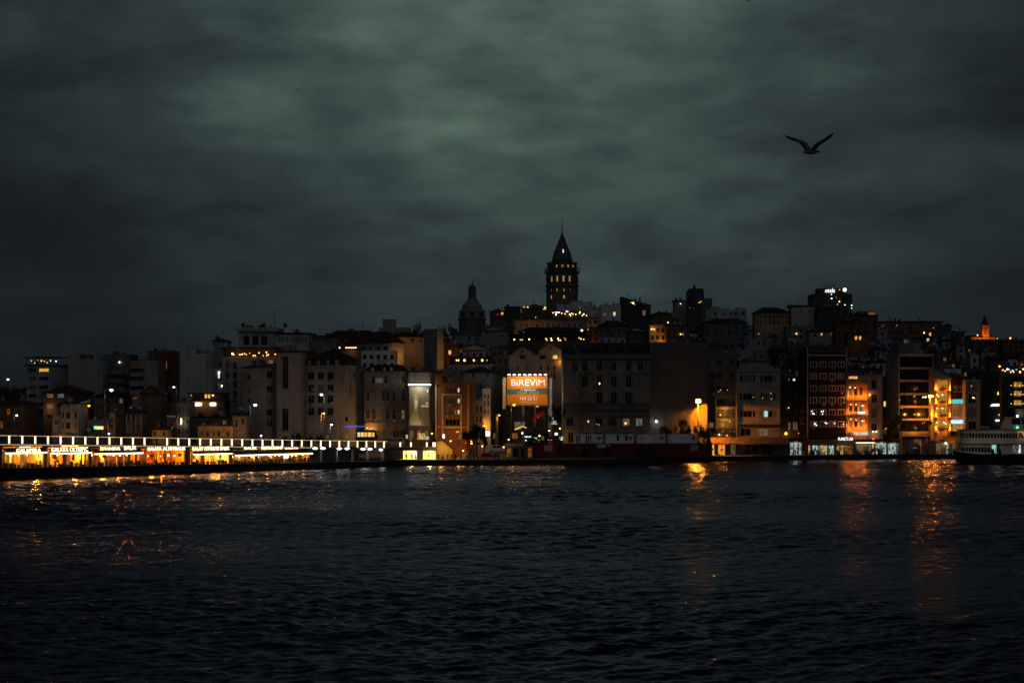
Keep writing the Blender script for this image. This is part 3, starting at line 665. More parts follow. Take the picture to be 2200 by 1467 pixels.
b.win([534.5], [810, 838, 860, 885, 915], 7, 10, 'x'); b.win([580], [805, 836, 860, 886, 908], 13, 15, 'r', face='r'); b.roof('shed', 'roofdark', 1.2, .3).done()
b = Bld('blind_tower_block', 'tall plain beige block with narrow dark slot windows', 593, 653, 757, 520, 'beige', -8, 13)
b.win([613], [800], 13, 70, 'r', 'glass'); b.win([613], [901], 14, 48, 'c'); b.part('downpipe', 651, 652, 760, 932, .15, 'dgrey').roof('slab', 'roofdark', .5, .5).clutter(3).done()
b = Bld('nine_window_block', 'beige block with a three-by-four grid of dark windows and a hipped attic', 656, 723, 789, 521, 'beige', -30, xr=783)
b.win([668.5, 689, 709.5], [807, 834, 857.5, 884], 13.5, 16, 'x'); b.win([761, 777], [806], 4, 15, 'p', face='r'); b.win([745], [900], 6, 10, 'p', face='r')
b.part('cornice', 655, 724, 787, 791, .45, 'beige').part('base_band', 656, 723, 901, 903, .25, 'beige').part('downpipe', 752, 753.2, 790, 850, .15, 'dgrey', face='r')
mb = MB(); q = b.uz(660, 773); mb.box(.6, b.w - .4, .8, b.d * .75, b.h + .56, q[1], 'dark')
for x in (661, 680.5, 701, 719): u = b.uz(x, 780)[0]; mb.box(u, u + .8, .3, .9, b.h + .56, q[1], 'beige')
mb.build('attic', b.o)
mb = MB(); z = q[1]; zt = b.uz(690, 752)[1]; A_, B_, C_, D_ = (-.4, -.3, z), (b.w + .2, -.3, z), (b.w + .2, b.d * .8, z), (-.4, b.d * .8, z); r0, r1 = (b.w * .45, b.d * .3, zt), (b.w * .6, b.d * .5, zt)
for f in ((A_, B_, r1, r0), (B_, C_, r1), (C_, D_, r0, r1), (D_, A_, r0), (D_, C_, B_, A_)): mb.poly(f, 'tile')
mb.build('roof', b.o)
for x, y in ((708, 843), (715, 848), (700, 838), (712, 868), (690, 871), (671, 839)): q = b.uz(x, y); mb = MB(); mb.box(q[0], q[0] + .9, -.5, -.02, q[1], q[1] + .7, 'paleg'); mb.build('air_conditioner', b.o)
q = b.uz(741, 917.5, 'r'); e = b.uz(782, 917, 'r'); mb = MB(); mb.box(b.w + .03, b.w + .2, q[0], e[0], q[1], q[1] + .28, 'signb'); mb.build('blue_light_strip', b.o)
b.done()
b = Bld('arched_stone_building', 'brown stone office with rows of paired arched windows and a lit banner corner', 783, 876, 797, 522, 'stone', 2, 26)
b.win([803, 829, 846.5, 866], [815], 8, 16, 'x'); b.win([790, 803.5, 823.5, 832.5, 847, 866], [850, 890], 7.5, 20, 'a', lit={(5, 1): 'dimwarm'})
b.win([790, 806, 829, 851, 866], [934], 13, 18, 'a')
b.part('cornice', 782, 877, 823.5, 827, .5, 'stone').part('string_course', 783, 877, 868, 869.5, .3, 'stone').part('string_course', 783, 877, 907, 908.5, .3, 'stone').part('sign_panel', 806, 823, 812, 822, .12, 'contain')
mb = MB(); z = b.h; zt = b.uz(820, 783)[1]; mb.hexa(((-.5, -.5, z), (b.w + .5, -.5, z), (b.w + .5, b.d, z), (-.5, b.d, z), (2, 3, zt), (b.w - 2, 3, zt), (b.w - 2, b.d - 2, zt), (2, b.d - 2, zt)), 'roofdark'); mb.build('roof', b.o); b.noroof = True
for x in (798, 823, 838): q = b.uz(x, 796); mb = MB(); mb.box(q[0], q[0] + .8, -.2, 1.5, q[1], q[1] + .9, 'paleg'); mb.build('dormer', b.o)
b.pt(797, 921, 520, SOD, 1.5).bulb(789, 919, 'bulbo', .2, 1.6).done()
b = Bld('banner_corner', 'stone corner wing behind the tall lit advertising banner', 876, 926, 800, 520, 'stone', -6, 20)
b.win([884, 900, 916], [932], 9, 16, 'a', 'dimwarm').roof('slab', 'roofdark', .6, .5).done()
t_ = thing('advertising_banner', 'tall floodlit banner showing a pale hooded figure on the stone corner', 'banner', px(879, 914, 515))
k = 515 / F; W_, H_ = 43 * k, 83 * k
mb = MB(); mb.box(0, W_, 0, .25, 0, H_, 'concrete'); mb.build('backing', t_)
m, t, p = newmat('bannercloth'); o_ = t.sep(t.n('ShaderNodeTexCoord').outputs['Object'])
st = t.noise(t.xyz(t.m('MULTIPLY', o_[0], 3.0), 0.0, t.m('MULTIPLY', o_[2], .15)), 1.0, 3, .6)
t.put(p.inputs['Base Color'], t.ramp(st, ((.3, (.10, .085, .05)), (.7, (.22, .19, .12))))); p.inputs['Roughness'].default_value = .8
plaster('figure', (.36, .29, .18), .5, streak=.2); plaster('figurelight', (.80, .74, .58), .2)
mb = MB(); mb.box(.1, W_ - .1, -.05, -.003, .15, H_ - .15, 'bannercloth'); mb.build('print', t_)
def flat(pts, mat, y, name):
    mb = MB(); mb.prism([(a * W_, c * H_) for a, c in pts], 'y', y, y + .015, mat); mb.build(name, t_)
flat(((.03, .02), (.64, .02), (.62, .05), (.58, .13), (.52, .20), (.47, .26), (.45, .30), (.42, .34), (.44, .48), (.45, .58), (.44, .68), (.40, .77), (.33, .83), (.29, .81), (.23, .72), (.21, .64), (.24, .50), (.20, .34), (.10, .22), (.04, .14), (.03, .12)), 'figure', -.085, 'printed_figure')
flat(((.27, .46), (.36, .40), (.42, .52), (.43, .66), (.27, .66)), 'figurelight', -.11, 'printed_highlight')
flat(((.60, .47), (.97, .47), (.97, .53), (.60, .53)), 'figurelight', -.11, 'printed_caption'); flat(((.82, .55), (.97, .55), (.97, .60), (.82, .60)), 'figurelight', -.11, 'printed_caption')
flat(((.90, .86), (.97, .86), (.97, .92), (.90, .92)), 'figurelight', -.11, 'printed_mark')
mb = MB(); mb.box(-.2, W_ + .6, -1.5, -1.15, H_ + .5, H_ + .8, 'bulbw'); mb.box(0, .12, -1.2, .2, H_ + .55, H_ + .65, 'metal'); mb.box(W_ - .12, W_, -1.2, .2, H_ + .55, H_ + .65, 'metal'); mb.build('lamp_bar', t_)
light('banner_light', 'AREA', t_, (W_ * .5, -2.6, H_ + .9), 330, (1, .94, .72), rot=(R(35), 0, 0), shape='RECTANGLE', size=6.0, size_y=.5)
light('banner_uplight', 'AREA', t_, (W_ * .4, -2.6, -1.0), 160, (1, .85, .5), rot=(R(140), 0, 0), shape='RECTANGLE', size=5.0, size_y=.5)
b = Bld('orange_office', 'orange-brown office with a pale square frame round its middle windows', 936, 1008, 825, 515, 'orangeb', -22, xr=1021)
b.win([960, 966, 972, 978, 985], [838, 861, 885], 4.2, 10, 'c', lit={(4, 0): 'whitewin', (4, 1): 'whitewin', (3, 2): 'dimwhite', (4, 2): 'whitewin'}); b.win([972], [907], 31, 14, 'r')
b.part('frame', 950, 953, 846, 936, .35, 'trimpale').part('frame', 990, 993, 846, 936, .35, 'trimpale').part('frame', 953.1, 989.9, 846, 849, .35, 'trimpale').part('frame', 953.1, 989.9, 916, 919, .35, 'trimpale')
b.part('edge_pilaster', 936, 938.5, 825, 936, .3, 'trimpale').part('edge_pilaster', 1005.5, 1008, 825, 936, .3, 'trimpale').part('plinth_line', 938.6, 949.9, 916, 918, .3, 'trimpale').part('plinth_line', 993.1, 1005.4, 916, 918, .3, 'trimpale')
mb = MB(); q = b.uz(951, 807); mb.box(0, q[0], 0, 6, b.h + .56, q[1], 'orangeb'); mb.build('stair_tower', b.o)
b.win([1014], [912], 5, 24, 'c', face='r')
b.pt(965, 935, 560, SOD, 7).pt(1003, 935, 500, SOD, 7).done()
b = Bld('cream_slice', 'narrow cream house with warm light squeezed right of the orange office', 1021, 1037, 862, 520, 'ochre', 0, 9)
b.win([1025, 1033], [878, 900], 4, 12).pt(1029, 930, 130, SOD, 4).done()
b = Bld('glowing_alley_house', 'tall narrow house lit bright orange at street level', 1037, 1054, 838, 526, 'ochre', 0, 9)
b.win([1041, 1049], [850, 866, 884], 4, 9); b.pt(1043, 918, 650, SOD, 2.0).bulb(1041, 914, 'bulbo', .18, 1.4).done()
b = Bld('hip_roof_block', 'grey apartment block with a dark hipped roof above the orange office', 990, 1060, 800, 560, 'grey', -12, xr=1076)
b.win([992, 1017, 1034, 1040, 1047], [806, 830, 850], 6, 11); b.roof('hip', 'roofdark', 2.2).clutter(2).done()
b = Bld('flat_roof_annex', 'dark flat-roofed annex left of the hipped grey block', 937, 989, 797, 556, 'dgrey', 0, 10)
b.win([955, 967], [808], 9, 8, 'c').done()
# twin gables, billboard
b = Bld('twin_gable_house', 'ochre house with two gables and one bright yellow window', 1092, 1207, 762, 590, 'ochre', 0, 13)
b.win([1123], [765.5], 14, 12, 'p'); b.win([1166], [765.5], 14, 12, 'p'); b.win([1192.5], [765.5], 10.5, 12, 'x', 'yellow'); b.win([1112, 1134, 1162, 1177, 1191], [790, 810], 6, 10, 'x')
b.part('string_course', 1092, 1207, 773, 774.5, .2, 'ochre'); b.noroof = True
for x0, xm, x1, yt, ye in ((1103, 1122, 1143, 745, 756), (1158, 1183, 1206, 738, 752)):
    q0, qm, q1 = b.uz(x0, ye), b.uz(xm, yt), b.uz(x1, ye); mb = MB(); mb.prism(((q0[0], b.h), (q1[0], b.h), (q1[0], q1[1]), (qm[0], qm[1]), (q0[0], q0[1])), 'y', .02, 12.5, 'ochre'); mb.build('gable', b.o)
    mb = MB(); mb.tube([(q0[0] - .3, -.1, q0[1] - .1), (qm[0], -.1, qm[1] + .1), (q1[0] + .3, -.1, q1[1] - .1)], .2, 'brown', 4); mb.build('gable_trim', b.o)
    mb = MB(); mb.lathe([(.05, 0), (.42, .0), (.42, .06), (.05, .06)], 'dark', 10); mb.build('round_vent', b.o, (qm[0], -.02, qm[1] - 1.6), (R(90), 0, 0))
b.bulb(1207, 776, 'bulbd', .3, .5, sq=2.0).bulb(1207.5, 787, 'bulbd', .22, .5).pt(1205, 778, 160, SOD, 1.2).pt(1150, 800, 60, SOD, 9).done()
b = Bld('dark_corner_block', 'dark corner block behind the orange billboard', 1080, 1212, 878, 536, 'charcoal', 0, 14)
b.win([1092, 1150, 1167, 1190], [895], 10, 12, 'c'); b.win([1114], [915], 14, 17, 'c', 'dimwarm', name='shop_window').done()
t_ = thing('billboard', 'big orange billboard with white lettering lit by a row of lamps', 'billboard', px(1089.5, 870, 524))
k = 524 / F; W_, H_ = 86.5 * k, 61 * k
plaster('bborange', (.66, .175, .008), .12, streak=.05); plaster('bbgreen', (.085, .10, .075), .15, streak=.05); plaster('bbwhite', (.85, .85, .80), .05, streak=0); plaster('bbgold', (.62, .42, .10), .1, streak=0)
mb = MB(); mb.box(-.2, W_ + .2, .05, .6, -.2, H_ + .2, 'metal'); mb.build('frame', t_)
mb = MB(); mb.box(0, W_, 0, .05, 0, H_, 'bborange'); mb.build('board', t_)
mb = MB(); mb.prism(((0, H_ * .37), (W_, H_ * .39), (W_, H_ * .60), (0, H_ * .56)), 'y', -.02, -.003, 'bbgreen'); mb.build('green_band', t_)
def bbt(s_, m_, a, c, e, f): lettering(s_, m_, t_, (W_ * a, -.06, H_ * e), W_ * (c - a), H_ * (f - e))
bbt('BiREViM', 'bbwhite', .10, .94, .68, .90); bbt('EV ALMANIN', 'bbwhite', .33, .72, .50, .56); bbt('YENİ YOLU', 'bbgold', .25, .80, .39, .49); bbt('444 23 53', 'bbwhite', .30, .75, .17, .29); bbt('www.birevim.com', 'bbwhite', .31, .75, .08, .125)
for i in range(8):
    x = W_ * (.05 + .9 * i / 7); mb = MB(); mb.box(x - .04, x + .04, -1.5, .1, H_ + .45, H_ + .53, 'metal'); mb.box(x - .42, x + .42, -1.75, -1.35, H_ + .42, H_ + .66, 'bulbw'); mb.build('flood_lamp', t_)
light('billboard_light', 'AREA', t_, (W_ / 2, -7.5, H_ + 1.0), 1250, (1, .97, .86), rot=(R(62), 0, 0), shape='RECTANGLE', size=12.0, size_y=.6)
zg = 1.4 - t_.location.z
mb = MB(); mb.box(W_ * .4 - .35, W_ * .4 + .35, .1, .6, zg, -.2, 'metal'); mb.box(W_ * .7 - .2, W_ * .7 + .2, .1, .6, zg, -.2, 'metal'); mb.build('post', t_)
mb = MB(); mb.box(-1.4, -.45, .0, 1.2, -1.2, H_ - .3, 'yellowb'); mb.build('side_column', t_); mb = MB(); mb.box(W_ + .3, W_ + 1.5, .6, 1.6, zg, H_ * .95, 'concrete'); mb.build('side_pier', t_)
# neoclassical hotel and party wall
b = Bld('neoclassical_building', 'broad grey stone building with arched third-floor windows and heavy cornices', 1210, 1396, 766, 512, 'hotel', 0, 22)
X4 = [1257, 1288, 1319, 1350.5]
b.win([1235] + X4 + [1376], [787], 12, 19, 'x'); b.win(X4, [820], 13, 24, 'x'); b.win(X4, [857], 14, 30, 'a'); b.win([1224.5, 1258, 1287, 1316, 1345.5, 1373], [906.5], 15, 17, 'c', lit={(4, 0): 'dimwarm', (5, 0): 'dimwhite', (1, 0): 'glass'})
b.win([1226, 1258, 1287, 1316, 1345, 1373], [940], 12, 22, 'c')
for x in (1241, 1273, 1303.5, 1335, 1364): b.part('pilaster', x - 3, x + 3, 800, 873, .3, 'hotel')
for x in (1241, 1273, 1301, 1331, 1360, 1387): b.part('rusticated_pier', x - 5, x + 5, 897, 972, .35, 'hotel')
b.part('main_cornice', 1207, 1398, 764, 771, 1.3, 'dgrey').part('string_course', 1210, 1396, 799, 801.5, .35, 'hotel').part('balcony_cornice', 1208, 1397, 874, 879, 1.2, 'dgrey').part('balustrade', 1209, 1397, 866, 874, 1.15, 'charcoal').part('ground_cornice', 1209, 1397, 886, 894, .9, 'dgrey')
for x in X4: b.part('window_hood', x - 9, x + 9, 804.5, 806.5, .4, 'hotel').part('window_hood', x - 9, x + 9, 774, 776, .35, 'hotel')
b.bulb(1288, 824, 'bulb', .22, -.1, sq=1.8).bulb(1344, 909, 'bulb', .3, -.1).bulb(1264, 905, 'bulbd', .22, -.1, sq=2).bulb(1282, 911, 'bulbd', .12, .1).bulb(1287, 912, 'bulbd', .12, .1)
mb = MB(); q = b.uz(1243, 738); mb.box(4.2, b.w - .5, 2.2, 18, b.h + .56, q[1], 'charcoal'); mb.box(3.6, b.w, 1.6, 18.6, q[1], q[1] + .35, 'lead')
mb.build('attic', b.o)
for x in (1257, 1280, 1305, 1330, 1362, 1380): q = b.uz(x, 757); mb = MB(); mb.box(q[0] - 1.5, q[0] + 1.5, 2.15, 2.19, q[1], q[1] + 1.6, 'glass'); mb.build('attic_window', b.o)
mb = MB(); mb.lathe([(2.2, 0), (2.1, .8), (1.6, 1.7), (.8, 2.2), (.05, 2.35)], 'lead', 14); q = b.uz(1371, 744); mb.build('dome', b.o, (q[0], 5, q[1]))
b.part('corner_strip', 1209.5, 1211.5, 775, 972, .06, 'hotel').pt(1206, 850, 260, SOD, -3.0).pt(1213, 945, 110, SOD, 3).done()
b = Bld('party_wall_house', 'dark windowless party wall lit orange at its lower right corner', 1396, 1520, 739, 514, 'party', 0, 18)
b.part('edge_quoin', 1396, 1398, 739, 972, .15, 'grey').bulb(1409.5, 905, 'bulbw', .42, .8).pt(1409.5, 908, 50, COOL, 1.4)
for x, y in ((1470, 810), (1473, 825), (1441, 865)): b.bulb(x, y, 'dimwhite', .16, .15)
b.done()
# ------------------------------------------------------------------ right of the party wall
b = Bld('balcony_cafe_block', 'dark grey block with orange-lit cafe balconies at its foot', 1521, 1584, 737, 536, 'dgrey', 0, 13)
b.win([1531, 1545, 1559, 1573], [745, 779, 807, 836], 11, 13, 'c'); b.win([1547, 1567], [862], 15, 12, 'c', 'glass'); b.win([1528], [913], 11, 12, 'c', 'dimwarm'); b.win([1548, 1568], [909], 16, 15, 'r', 'dimorange', lit={(1, 0): 'dimorange'}); b.win([1546, 1562], [938], 10, 10, 'c', 'dimorange')
for y in (873, 898): b.part('balcony_front', 1536, 1583, y, y + 6, 1.3, 'ochre').part('balcony_floor', 1536, 1583, y + 6, y + 7.2, 1.25, 'brown')
for y0, y1 in ((856, 872), (880, 897), (905, 926)): b.part('balcony_side', 1536, 1538.5, y0, y1, 1.2, 'ochre').part('balcony_side', 1580, 1582.5, y0, y1, 1.2, 'ochre')
b.part('awning_roll', 1539, 1580, 876.8, 887, -.001, 'awndark', back=.02).part('fascia', 1536, 1583, 921, 931, 1.3, 'awndark')
q = b.uz(1538, 929); lettering('doğan', 'dimorange', b.o, (q[0], -1.4, q[1]), 1.7, .75); q = b.uz(1557, 929.5); lettering('COFFEE', 'dimorange', b.o, (q[0], -1.4, q[1]), 3.4, .8)
mb = MB(); q = b.uz(1552, 926); mb.lathe([(.05, 0), (.42, 0), (.42, .08), (.05, .08)], 'dimorange', 12); mb.build('round_logo', b.o, (q[0], -1.32, q[1]), (R(90), 0, 0))
b.bulb(1567, 905, 'bulb', .2, .6).bulb(1544, 933, 'bulb', .28, 1.4).bulb(1561, 935, 'bulbd', .24, 1.4).bulb(1547, 891, 'bulbd', .3, .7).bulb(1563, 838, 'bulbd', .12, .1).bulb(1548, 838, 'bulbd', .14, .1).bulb(1544, 841, 'bulbd', .12, .1)
b.pt(1556, 912, 300, SOD, 2.2).pt(1556, 884, 260, SOD, 2.2).pt(1553, 940, 120, SOD, 2.2).clutter(4).done()
b = Bld('four_storey_ochre', 'beige four-storey house with wide windows, one of them cyan white', 1583, 1676, 796, 533, 'beige', 0, 12, frame='grey')
XW = [(1606, 33), (1650, 33)]
for x, w_ in XW:
    b.win([x - 14], [813, 852, 889], 5, 14, 'p'); b.win([x + 14], [813, 852, 889], 5, 14, 'p')
b.win([1606], [813, 852, 889], 19, 14, 'c', lit={(0, 0): 'blind'}); b.win([1650], [813, 852], 19, 14, 'c'); b.win([1645.5], [889], 9.5, 14, 'p', 'cyanwin'); b.win([1655.3], [889], 9, 14, 'p')
b.win([1602, 1640], [928], 22, 16, 'c', 'glass', lit={(1, 0): 'dimwarm'}); b.part('awning', 1589, 1673, 911, 915, 1.6, 'awndark').part('parapet_cornice', 1582, 1677, 795, 798, .35, 'beige')
for y in (832, 870): b.part('string_course', 1583, 1676, y, y + 1, .1, 'beige')
mb = MB(); q = b.uz(1590, 776); e = b.uz(1656, 776); mb.box(q[0], e[0], 2.5, 9, b.h + .56, q[1], 'zinc'); mb.box(q[0] - .5, e[0] + .5, 2.0, 9.5, q[1], q[1] + .3, 'lead'); mb.build('penthouse', b.o)
for x, y in ((1656, 845), (1619, 853), (1638, 855), (1657, 857)): b.bulb(x, y, 'bulbd', .13, .05)
b.done()
b = Bld('dark_gap_block', 'dark recessed block with thin white stair windows between beige and maroon houses', 1676, 1735, 812, 548, 'dark', 0, 10)
b.win([1695], [813], 3, 9, 'p', 'dimwhite'); b.win([1706], [811], 6, 15, 'p', 'whitewin'); b.win([1696], [915], 5, 17, 'p', 'dimwarm'); b.win([1706, 1711], [915], 4, 17, 'p', 'dimwarm'); b.win([1690, 1710, 1725], [850, 880], 8, 11, 'c')
b.bulb(1687, 931, 'bulbo', .5, 1.5).pt(1688, 934, 150, SOD, 2.2).bulb(1694, 876, 'bulbd', .25, .4).bulb(1716, 930, 'bulbo', .3, 1).done()
b = Bld('maroon_block', 'tall maroon block with a grid of white-framed double windows', 1735, 1819, 760, 532, 'maroon', 10, xl=1716, frame='paleg')
XM = [1748, 1768, 1788, 1807]
b.win(XM, [783, 808.5, 834.5, 860, 885.5, 911], 12, 11, 's', lit={}); b.part('corner_trim', 1733.6, 1736, 747, 940, .12, 'paleg').part('corner_trim', 1817.5, 1819.5, 747, 940, .12, 'paleg').part('top_band', 1735, 1819, 762, 764, .1, 'paleg')
b.win([1725], [775, 800, 826, 852, 878, 904], 10, 12, 'c', 'glass', face='l')
mb = MB(); q = b.uz(1737, 747); mb.box(.2, b.w - .2, .6, 9, b.h + .56, q[1], 'charcoal'); mb.box(-.2, b.w + .2, .1, 9.4, q[1], q[1] + .3, 'lead'); mb.build('penthouse', b.o)
for x, y in ((1744, 883), (1746, 888), (1749, 889), (1765, 884), (1769, 883), (1767, 889), (1750, 909), (1754, 913), (1751, 911), (1773, 908), (1776, 909), (1793, 909), (1812, 911)): b.bulb(x, y, 'bulbw', .14, .1)
b.done()
b = Bld('floodlit_facade', 'narrow ornate house floodlit orange with columns and a small pediment', 1820, 1862, 806, 534, 'orangetrim', 0, 12)
b.win([1833], [811], 20, 7, 'c', 'warm')
b.win([1827.5, 1838.5, 1850], [841], 7, 17, 'x', 'glass', lit={(0, 0): 'dimwhite'}); b.win([1828, 1838.5, 1850], [875, 908], 7, 17, 'x', 'glass', lit={(2, 0): 'dimwarm', (2, 1): 'dimwarm', (0, 1): 'dimwarm'})
for y0, y1 in ((827, 852), (860, 886), (893, 920)):
    for x in (1822, 1833, 1844.5, 1857.5): b.part('column', x - 1.4, x + 1.4, y0, y1, .35, 'orangetrim')
    b.part('entablature', 1820, 1862, y0 - 3, y0 - .5, .6, 'orangetrim')
q0, qm, q1 = b.uz(1826, 824), b.uz(1841, 818.5), b.uz(1857, 824); mb = MB(); mb.prism(((q0[0], q0[1]), (q1[0], q1[1]), (qm[0], qm[1])), 'y', -.62, -.01, 'orangetrim'); mb.build('pediment', b.o)
b.part('red_sign', 1824, 1838, 884.5, 889, .8, 'signr').part('cyan_sign', 1842.5, 1857, 884, 889, .8, 'signcw').part('lower_sign', 1823, 1829, 928.5, 932, 1.0, 'dimwhite'); b.text('TERSANE', 1832, 1864, 927.5, 934.5, 'signcw', 1.05)
for y in (852, 886, 919):
    for x in (1822, 1833, 1844.5, 1857.5): b.pt(x, y - 1, 34, (1, .21, .008), 1.1, .12, 'uplight')
for x, y in ((1828, 869), (1839, 869), (1852, 871.5), (1855, 871.5), (1828, 900), (1839, 902), (1852, 904), (1856, 904), (1837, 833), (1826, 832)): b.bulb(x, y, 'bulb', .2, .15)
mb = MB(); b.roof('slab', 'dgrey', .5, .3).done()
b = Bld('grey_pink_house', 'plain grey-pink house with a column of dark windows beside the floodlit one', 1863, 1896, 808, 533, 'pink', 0, 12)
b.win([1878], [825, 856, 888, 918], 12, 17, 'x'); b.part('string_course', 1863, 1896, 837, 839, .25, 'pink').part('string_course', 1863, 1896, 868, 870, .25, 'pink').bulb(1868, 848, 'bulbo', .25, .3).pt(1868, 848, 40, SOD, .8).bulb(1875, 927, 'bulb', .3, .6).bulb(1882, 927, 'bulb', .3, .6).pt(1878, 935, 60, WARM, 1.5)
b.part('cornice', 1862, 1897, 806.5, 809, .4, 'pink').done()
b = Bld('recessed_dark_house', 'dark recessed house with one small yellow window and a tree in front', 1896, 1931, 812, 549, 'dark', 0, 8)
b.win([1901], [867.5], 6, 12, 'p', 'yellow'); b.win([1905, 1920], [840], 8, 10); b.part('lower_wall', 1896, 1931, 885, 906, 1.5, 'brown').win([1901], [925], 5, 10, 'p', 'dimwarm'); b.part('canopy', 1893, 1928, 903, 912, 2.6, 'grey')
b.bulb(1919, 922, 'bulb', .3, 2).bulb(1914, 927, 'bulb', .3, 2).bulb(1921, 926, 'bulb', .3, 2).bulb(1900, 921, 'bulbd', .3, 2).pt(1912, 918, 90, SOD, 3).done()
b = Bld('black_glass_block', 'black glass office with pale floor slabs, its lower floors edged in orange light', 1931, 2006, 763, 538, 'concrete', 12, xl=1903)
ys = [763, 790, 817, 845.5, 873, 900.5, 928]
for a, c in zip(ys, ys[1:]): b.win([1968], [(a + c) / 2 + .5], 71, c - a - 5, 'r', 'glassd', frame='dark')
b.part('floor_slab', 1931, 2006, 927, 931, .35, 'orangetrim').part('floor_slab', 1931, 2006, 899, 902.5, .35, 'orangetrim').part('floor_slab', 1931, 2006, 871.5, 875, .35, 'orangetrim')
mb = MB(); q = b.uz(1941, 736); e = b.uz(1986, 736); mb.box(q[0], e[0], 3, 10, b.h + .56, q[1], 'grey'); mb.build('roof_plant_room', b.o)
b.pt(1985, 890, 900, SOD, 3.5).pt(1955, 890, 600, SOD, 3.5).pt(1960, 935, 240, SOD, 3)
for x, y in ((1933, 859), (1966, 889), (1964, 890), (1963, 852), (1966, 850), (1982, 909), (1986, 906), (1938, 877)): b.bulb(x, y, 'bulbd', .13, .1)
b.done()
b = Bld('orange_balcony_house', 'narrow house glowing orange with stacked balconies and dining rooms', 2006, 2043, 813, 534, 'orangetrim', 0, 12)
b.win([2025], [824], 24, 14, 'c', 'roomlit'); b.win([2025], [853, 881, 910], 25, 17, 't', 'roomlit')
for y0, y1 in ((816, 841), (845, 870), (874, 899), (903, 930)):
    for x in (2009.5, 2039.5): b.part('pilaster', x - 2.2, x + 2.2, y0, y1, .5, 'orangetrim')
for y in (834, 862, 891, 920): b.balc(2013, 2037, y, 'brown', 1.0, .9, 'dark')
for y in (836, 864, 893, 922):
    for x in (2010.5, 2040): b.pt(x, y - 2, 52, (1, .27, .015), 1.1, .12, 'uplight'); b.bulb(x, y + 1, 'bulbo', .2, .8)
for x, y in ((2024, 848), (2012, 848), (2015, 851), (2024, 877), (2012, 877), (2027, 907), (2012, 907), (2031, 910)): b.bulb(x, y, 'bulb', .24, .5)
q0, q1 = b.uz(2003, 793), b.uz(2042, 808); mb = MB(); mb.prism(((0, b.h + .56), (b.w, b.h + .56), (b.w, q1[1]), (0, q0[1])), 'y', 1.5, 10, 'pink'); mb.build('gable_wall', b.o)
b.part('top_lintel', 2006, 2043, 813, 815, .7, 'orangetrim').done()
b = Bld('sign_house', 'dark house with a teal sign above a blue and white sign', 2043, 2073, 812, 536, 'maroon', 0, 12)
b.part('lower_front', 2043, 2073, 868, 926, .1, 'pink').part('teal_sign', 2043.5, 2072, 857.5, 867, .7, 'signc').part('white_sign', 2043, 2077, 902, 909.5, 1.0, 'signcw').win([2052, 2064], [835], 9, 13)
q = b.uz(2047, 894); mb = MB(); mb.box(q[0], q[0] + 3.0, -.14, -.105, q[1], q[1] + 2.0, 'dimorange'); mb.build('lit_window', b.o); q = b.uz(2047, 926); mb = MB(); mb.box(q[0], q[0] + 3.4, -.14, -.105, q[1], q[1] + 2.0, 'roomlit'); mb.build('lit_window', b.o)
b.pt(2070, 897, 50, SOD, .8).done()
b = Bld('pilaster_office', 'grey-brown house with pale pilasters and one column of large windows', 2073, 2106, 819, 533, 'pink', 0, 12)
b.win([2089], [830, 856, 886, 915], 17, 20, 'c'); b.part('pilaster', 2073.5, 2077, 819, 930, .3, 'pink').part('pilaster', 2101.5, 2105.5, 819, 930, .3, 'pink').part('cornice', 2072, 2107, 818, 820.5, .4, 'pink').bulb(2090, 854, 'bulb', .22, .1).bulb(2087, 829, 'bulbd', .14, .1).bulb(2093, 855, 'bulb', .2, .1).done()
b = Bld('dark_hall', 'dark wide hall behind the ferry with a slanted white lit sign', 2106, 2152, 800, 545, 'dark', 0, 14)
b.win([2115, 2128, 2141], [835, 860], 8, 12); q = b.uz(2127, 872); mb = MB(); mb.prism(((q[0], q[1]), (q[0] + 3.1, q[1]), (q[0] + 3.1, q[1] + .7), (q[0] + .7, q[1] + .6)), 'y', -.5, -.2, 'signw'); mb.build('white_sign', b.o)
for x, y, m_ in ((2140, 903, 'signw'), (2146, 903, 'signw'), (2158, 902, 'signw')): b.bulb(x, y, m_, .5, .6, sq=.8)
b.bulb(2147, 891, 'bulb', .22, .3, sq=2).bulb(2154, 889, 'bulbo', .3, .3).bulb(2160, 889, 'bulbo', .3, .3).bulb(2144, 845, 'bulbo', .12, .2, sq=5).done()
b = Bld('terrace_restaurant', 'blue-black glass building at the right edge with yellow lit dining terraces', 2153, 2262, 800, 530, 'navy', 10, xl=2147)
for y in (826, 845, 865):
    b.win([2187, 2209, 2231, 2252], [y], 18, 12, 'c', 'roomlit'); b.part('floor_edge', 2166, 2260, y + 7, y + 9, .4, 'dgrey')
    for x in (2172, 2180, 2190, 2197): b.bulb(x, y + 2, 'bulbd', .18, .2)
mb = MB(); q = b.uz(2150, 788); mb.box(-.5, b.w, -.5, 9, q[1], q[1] + .3, 'navy'); mb.box(0, b.w, 5, 5.1, b.h + .55, q[1], 'wood'); mb.build('roof_canopy', b.o)
for x, y, m_ in ((2146, 787, 'bulbo'), (2153, 795, 'bulbd'), (2158, 797, 'bulbd'), (2163, 793, 'bulbw'), (2167, 794, 'bluedot'), (2174, 796, 'bulbd'), (2176, 799, 'bulbd'), (2182, 794, 'bluedot'), (2190, 799, 'bulbo'), (2197, 793, 'bulb'), (2170, 799, 'bulbd')): b.bulb(x, y, m_, .3, .5)
b.pt(2172, 797, 70, WARM, -1.5).done()
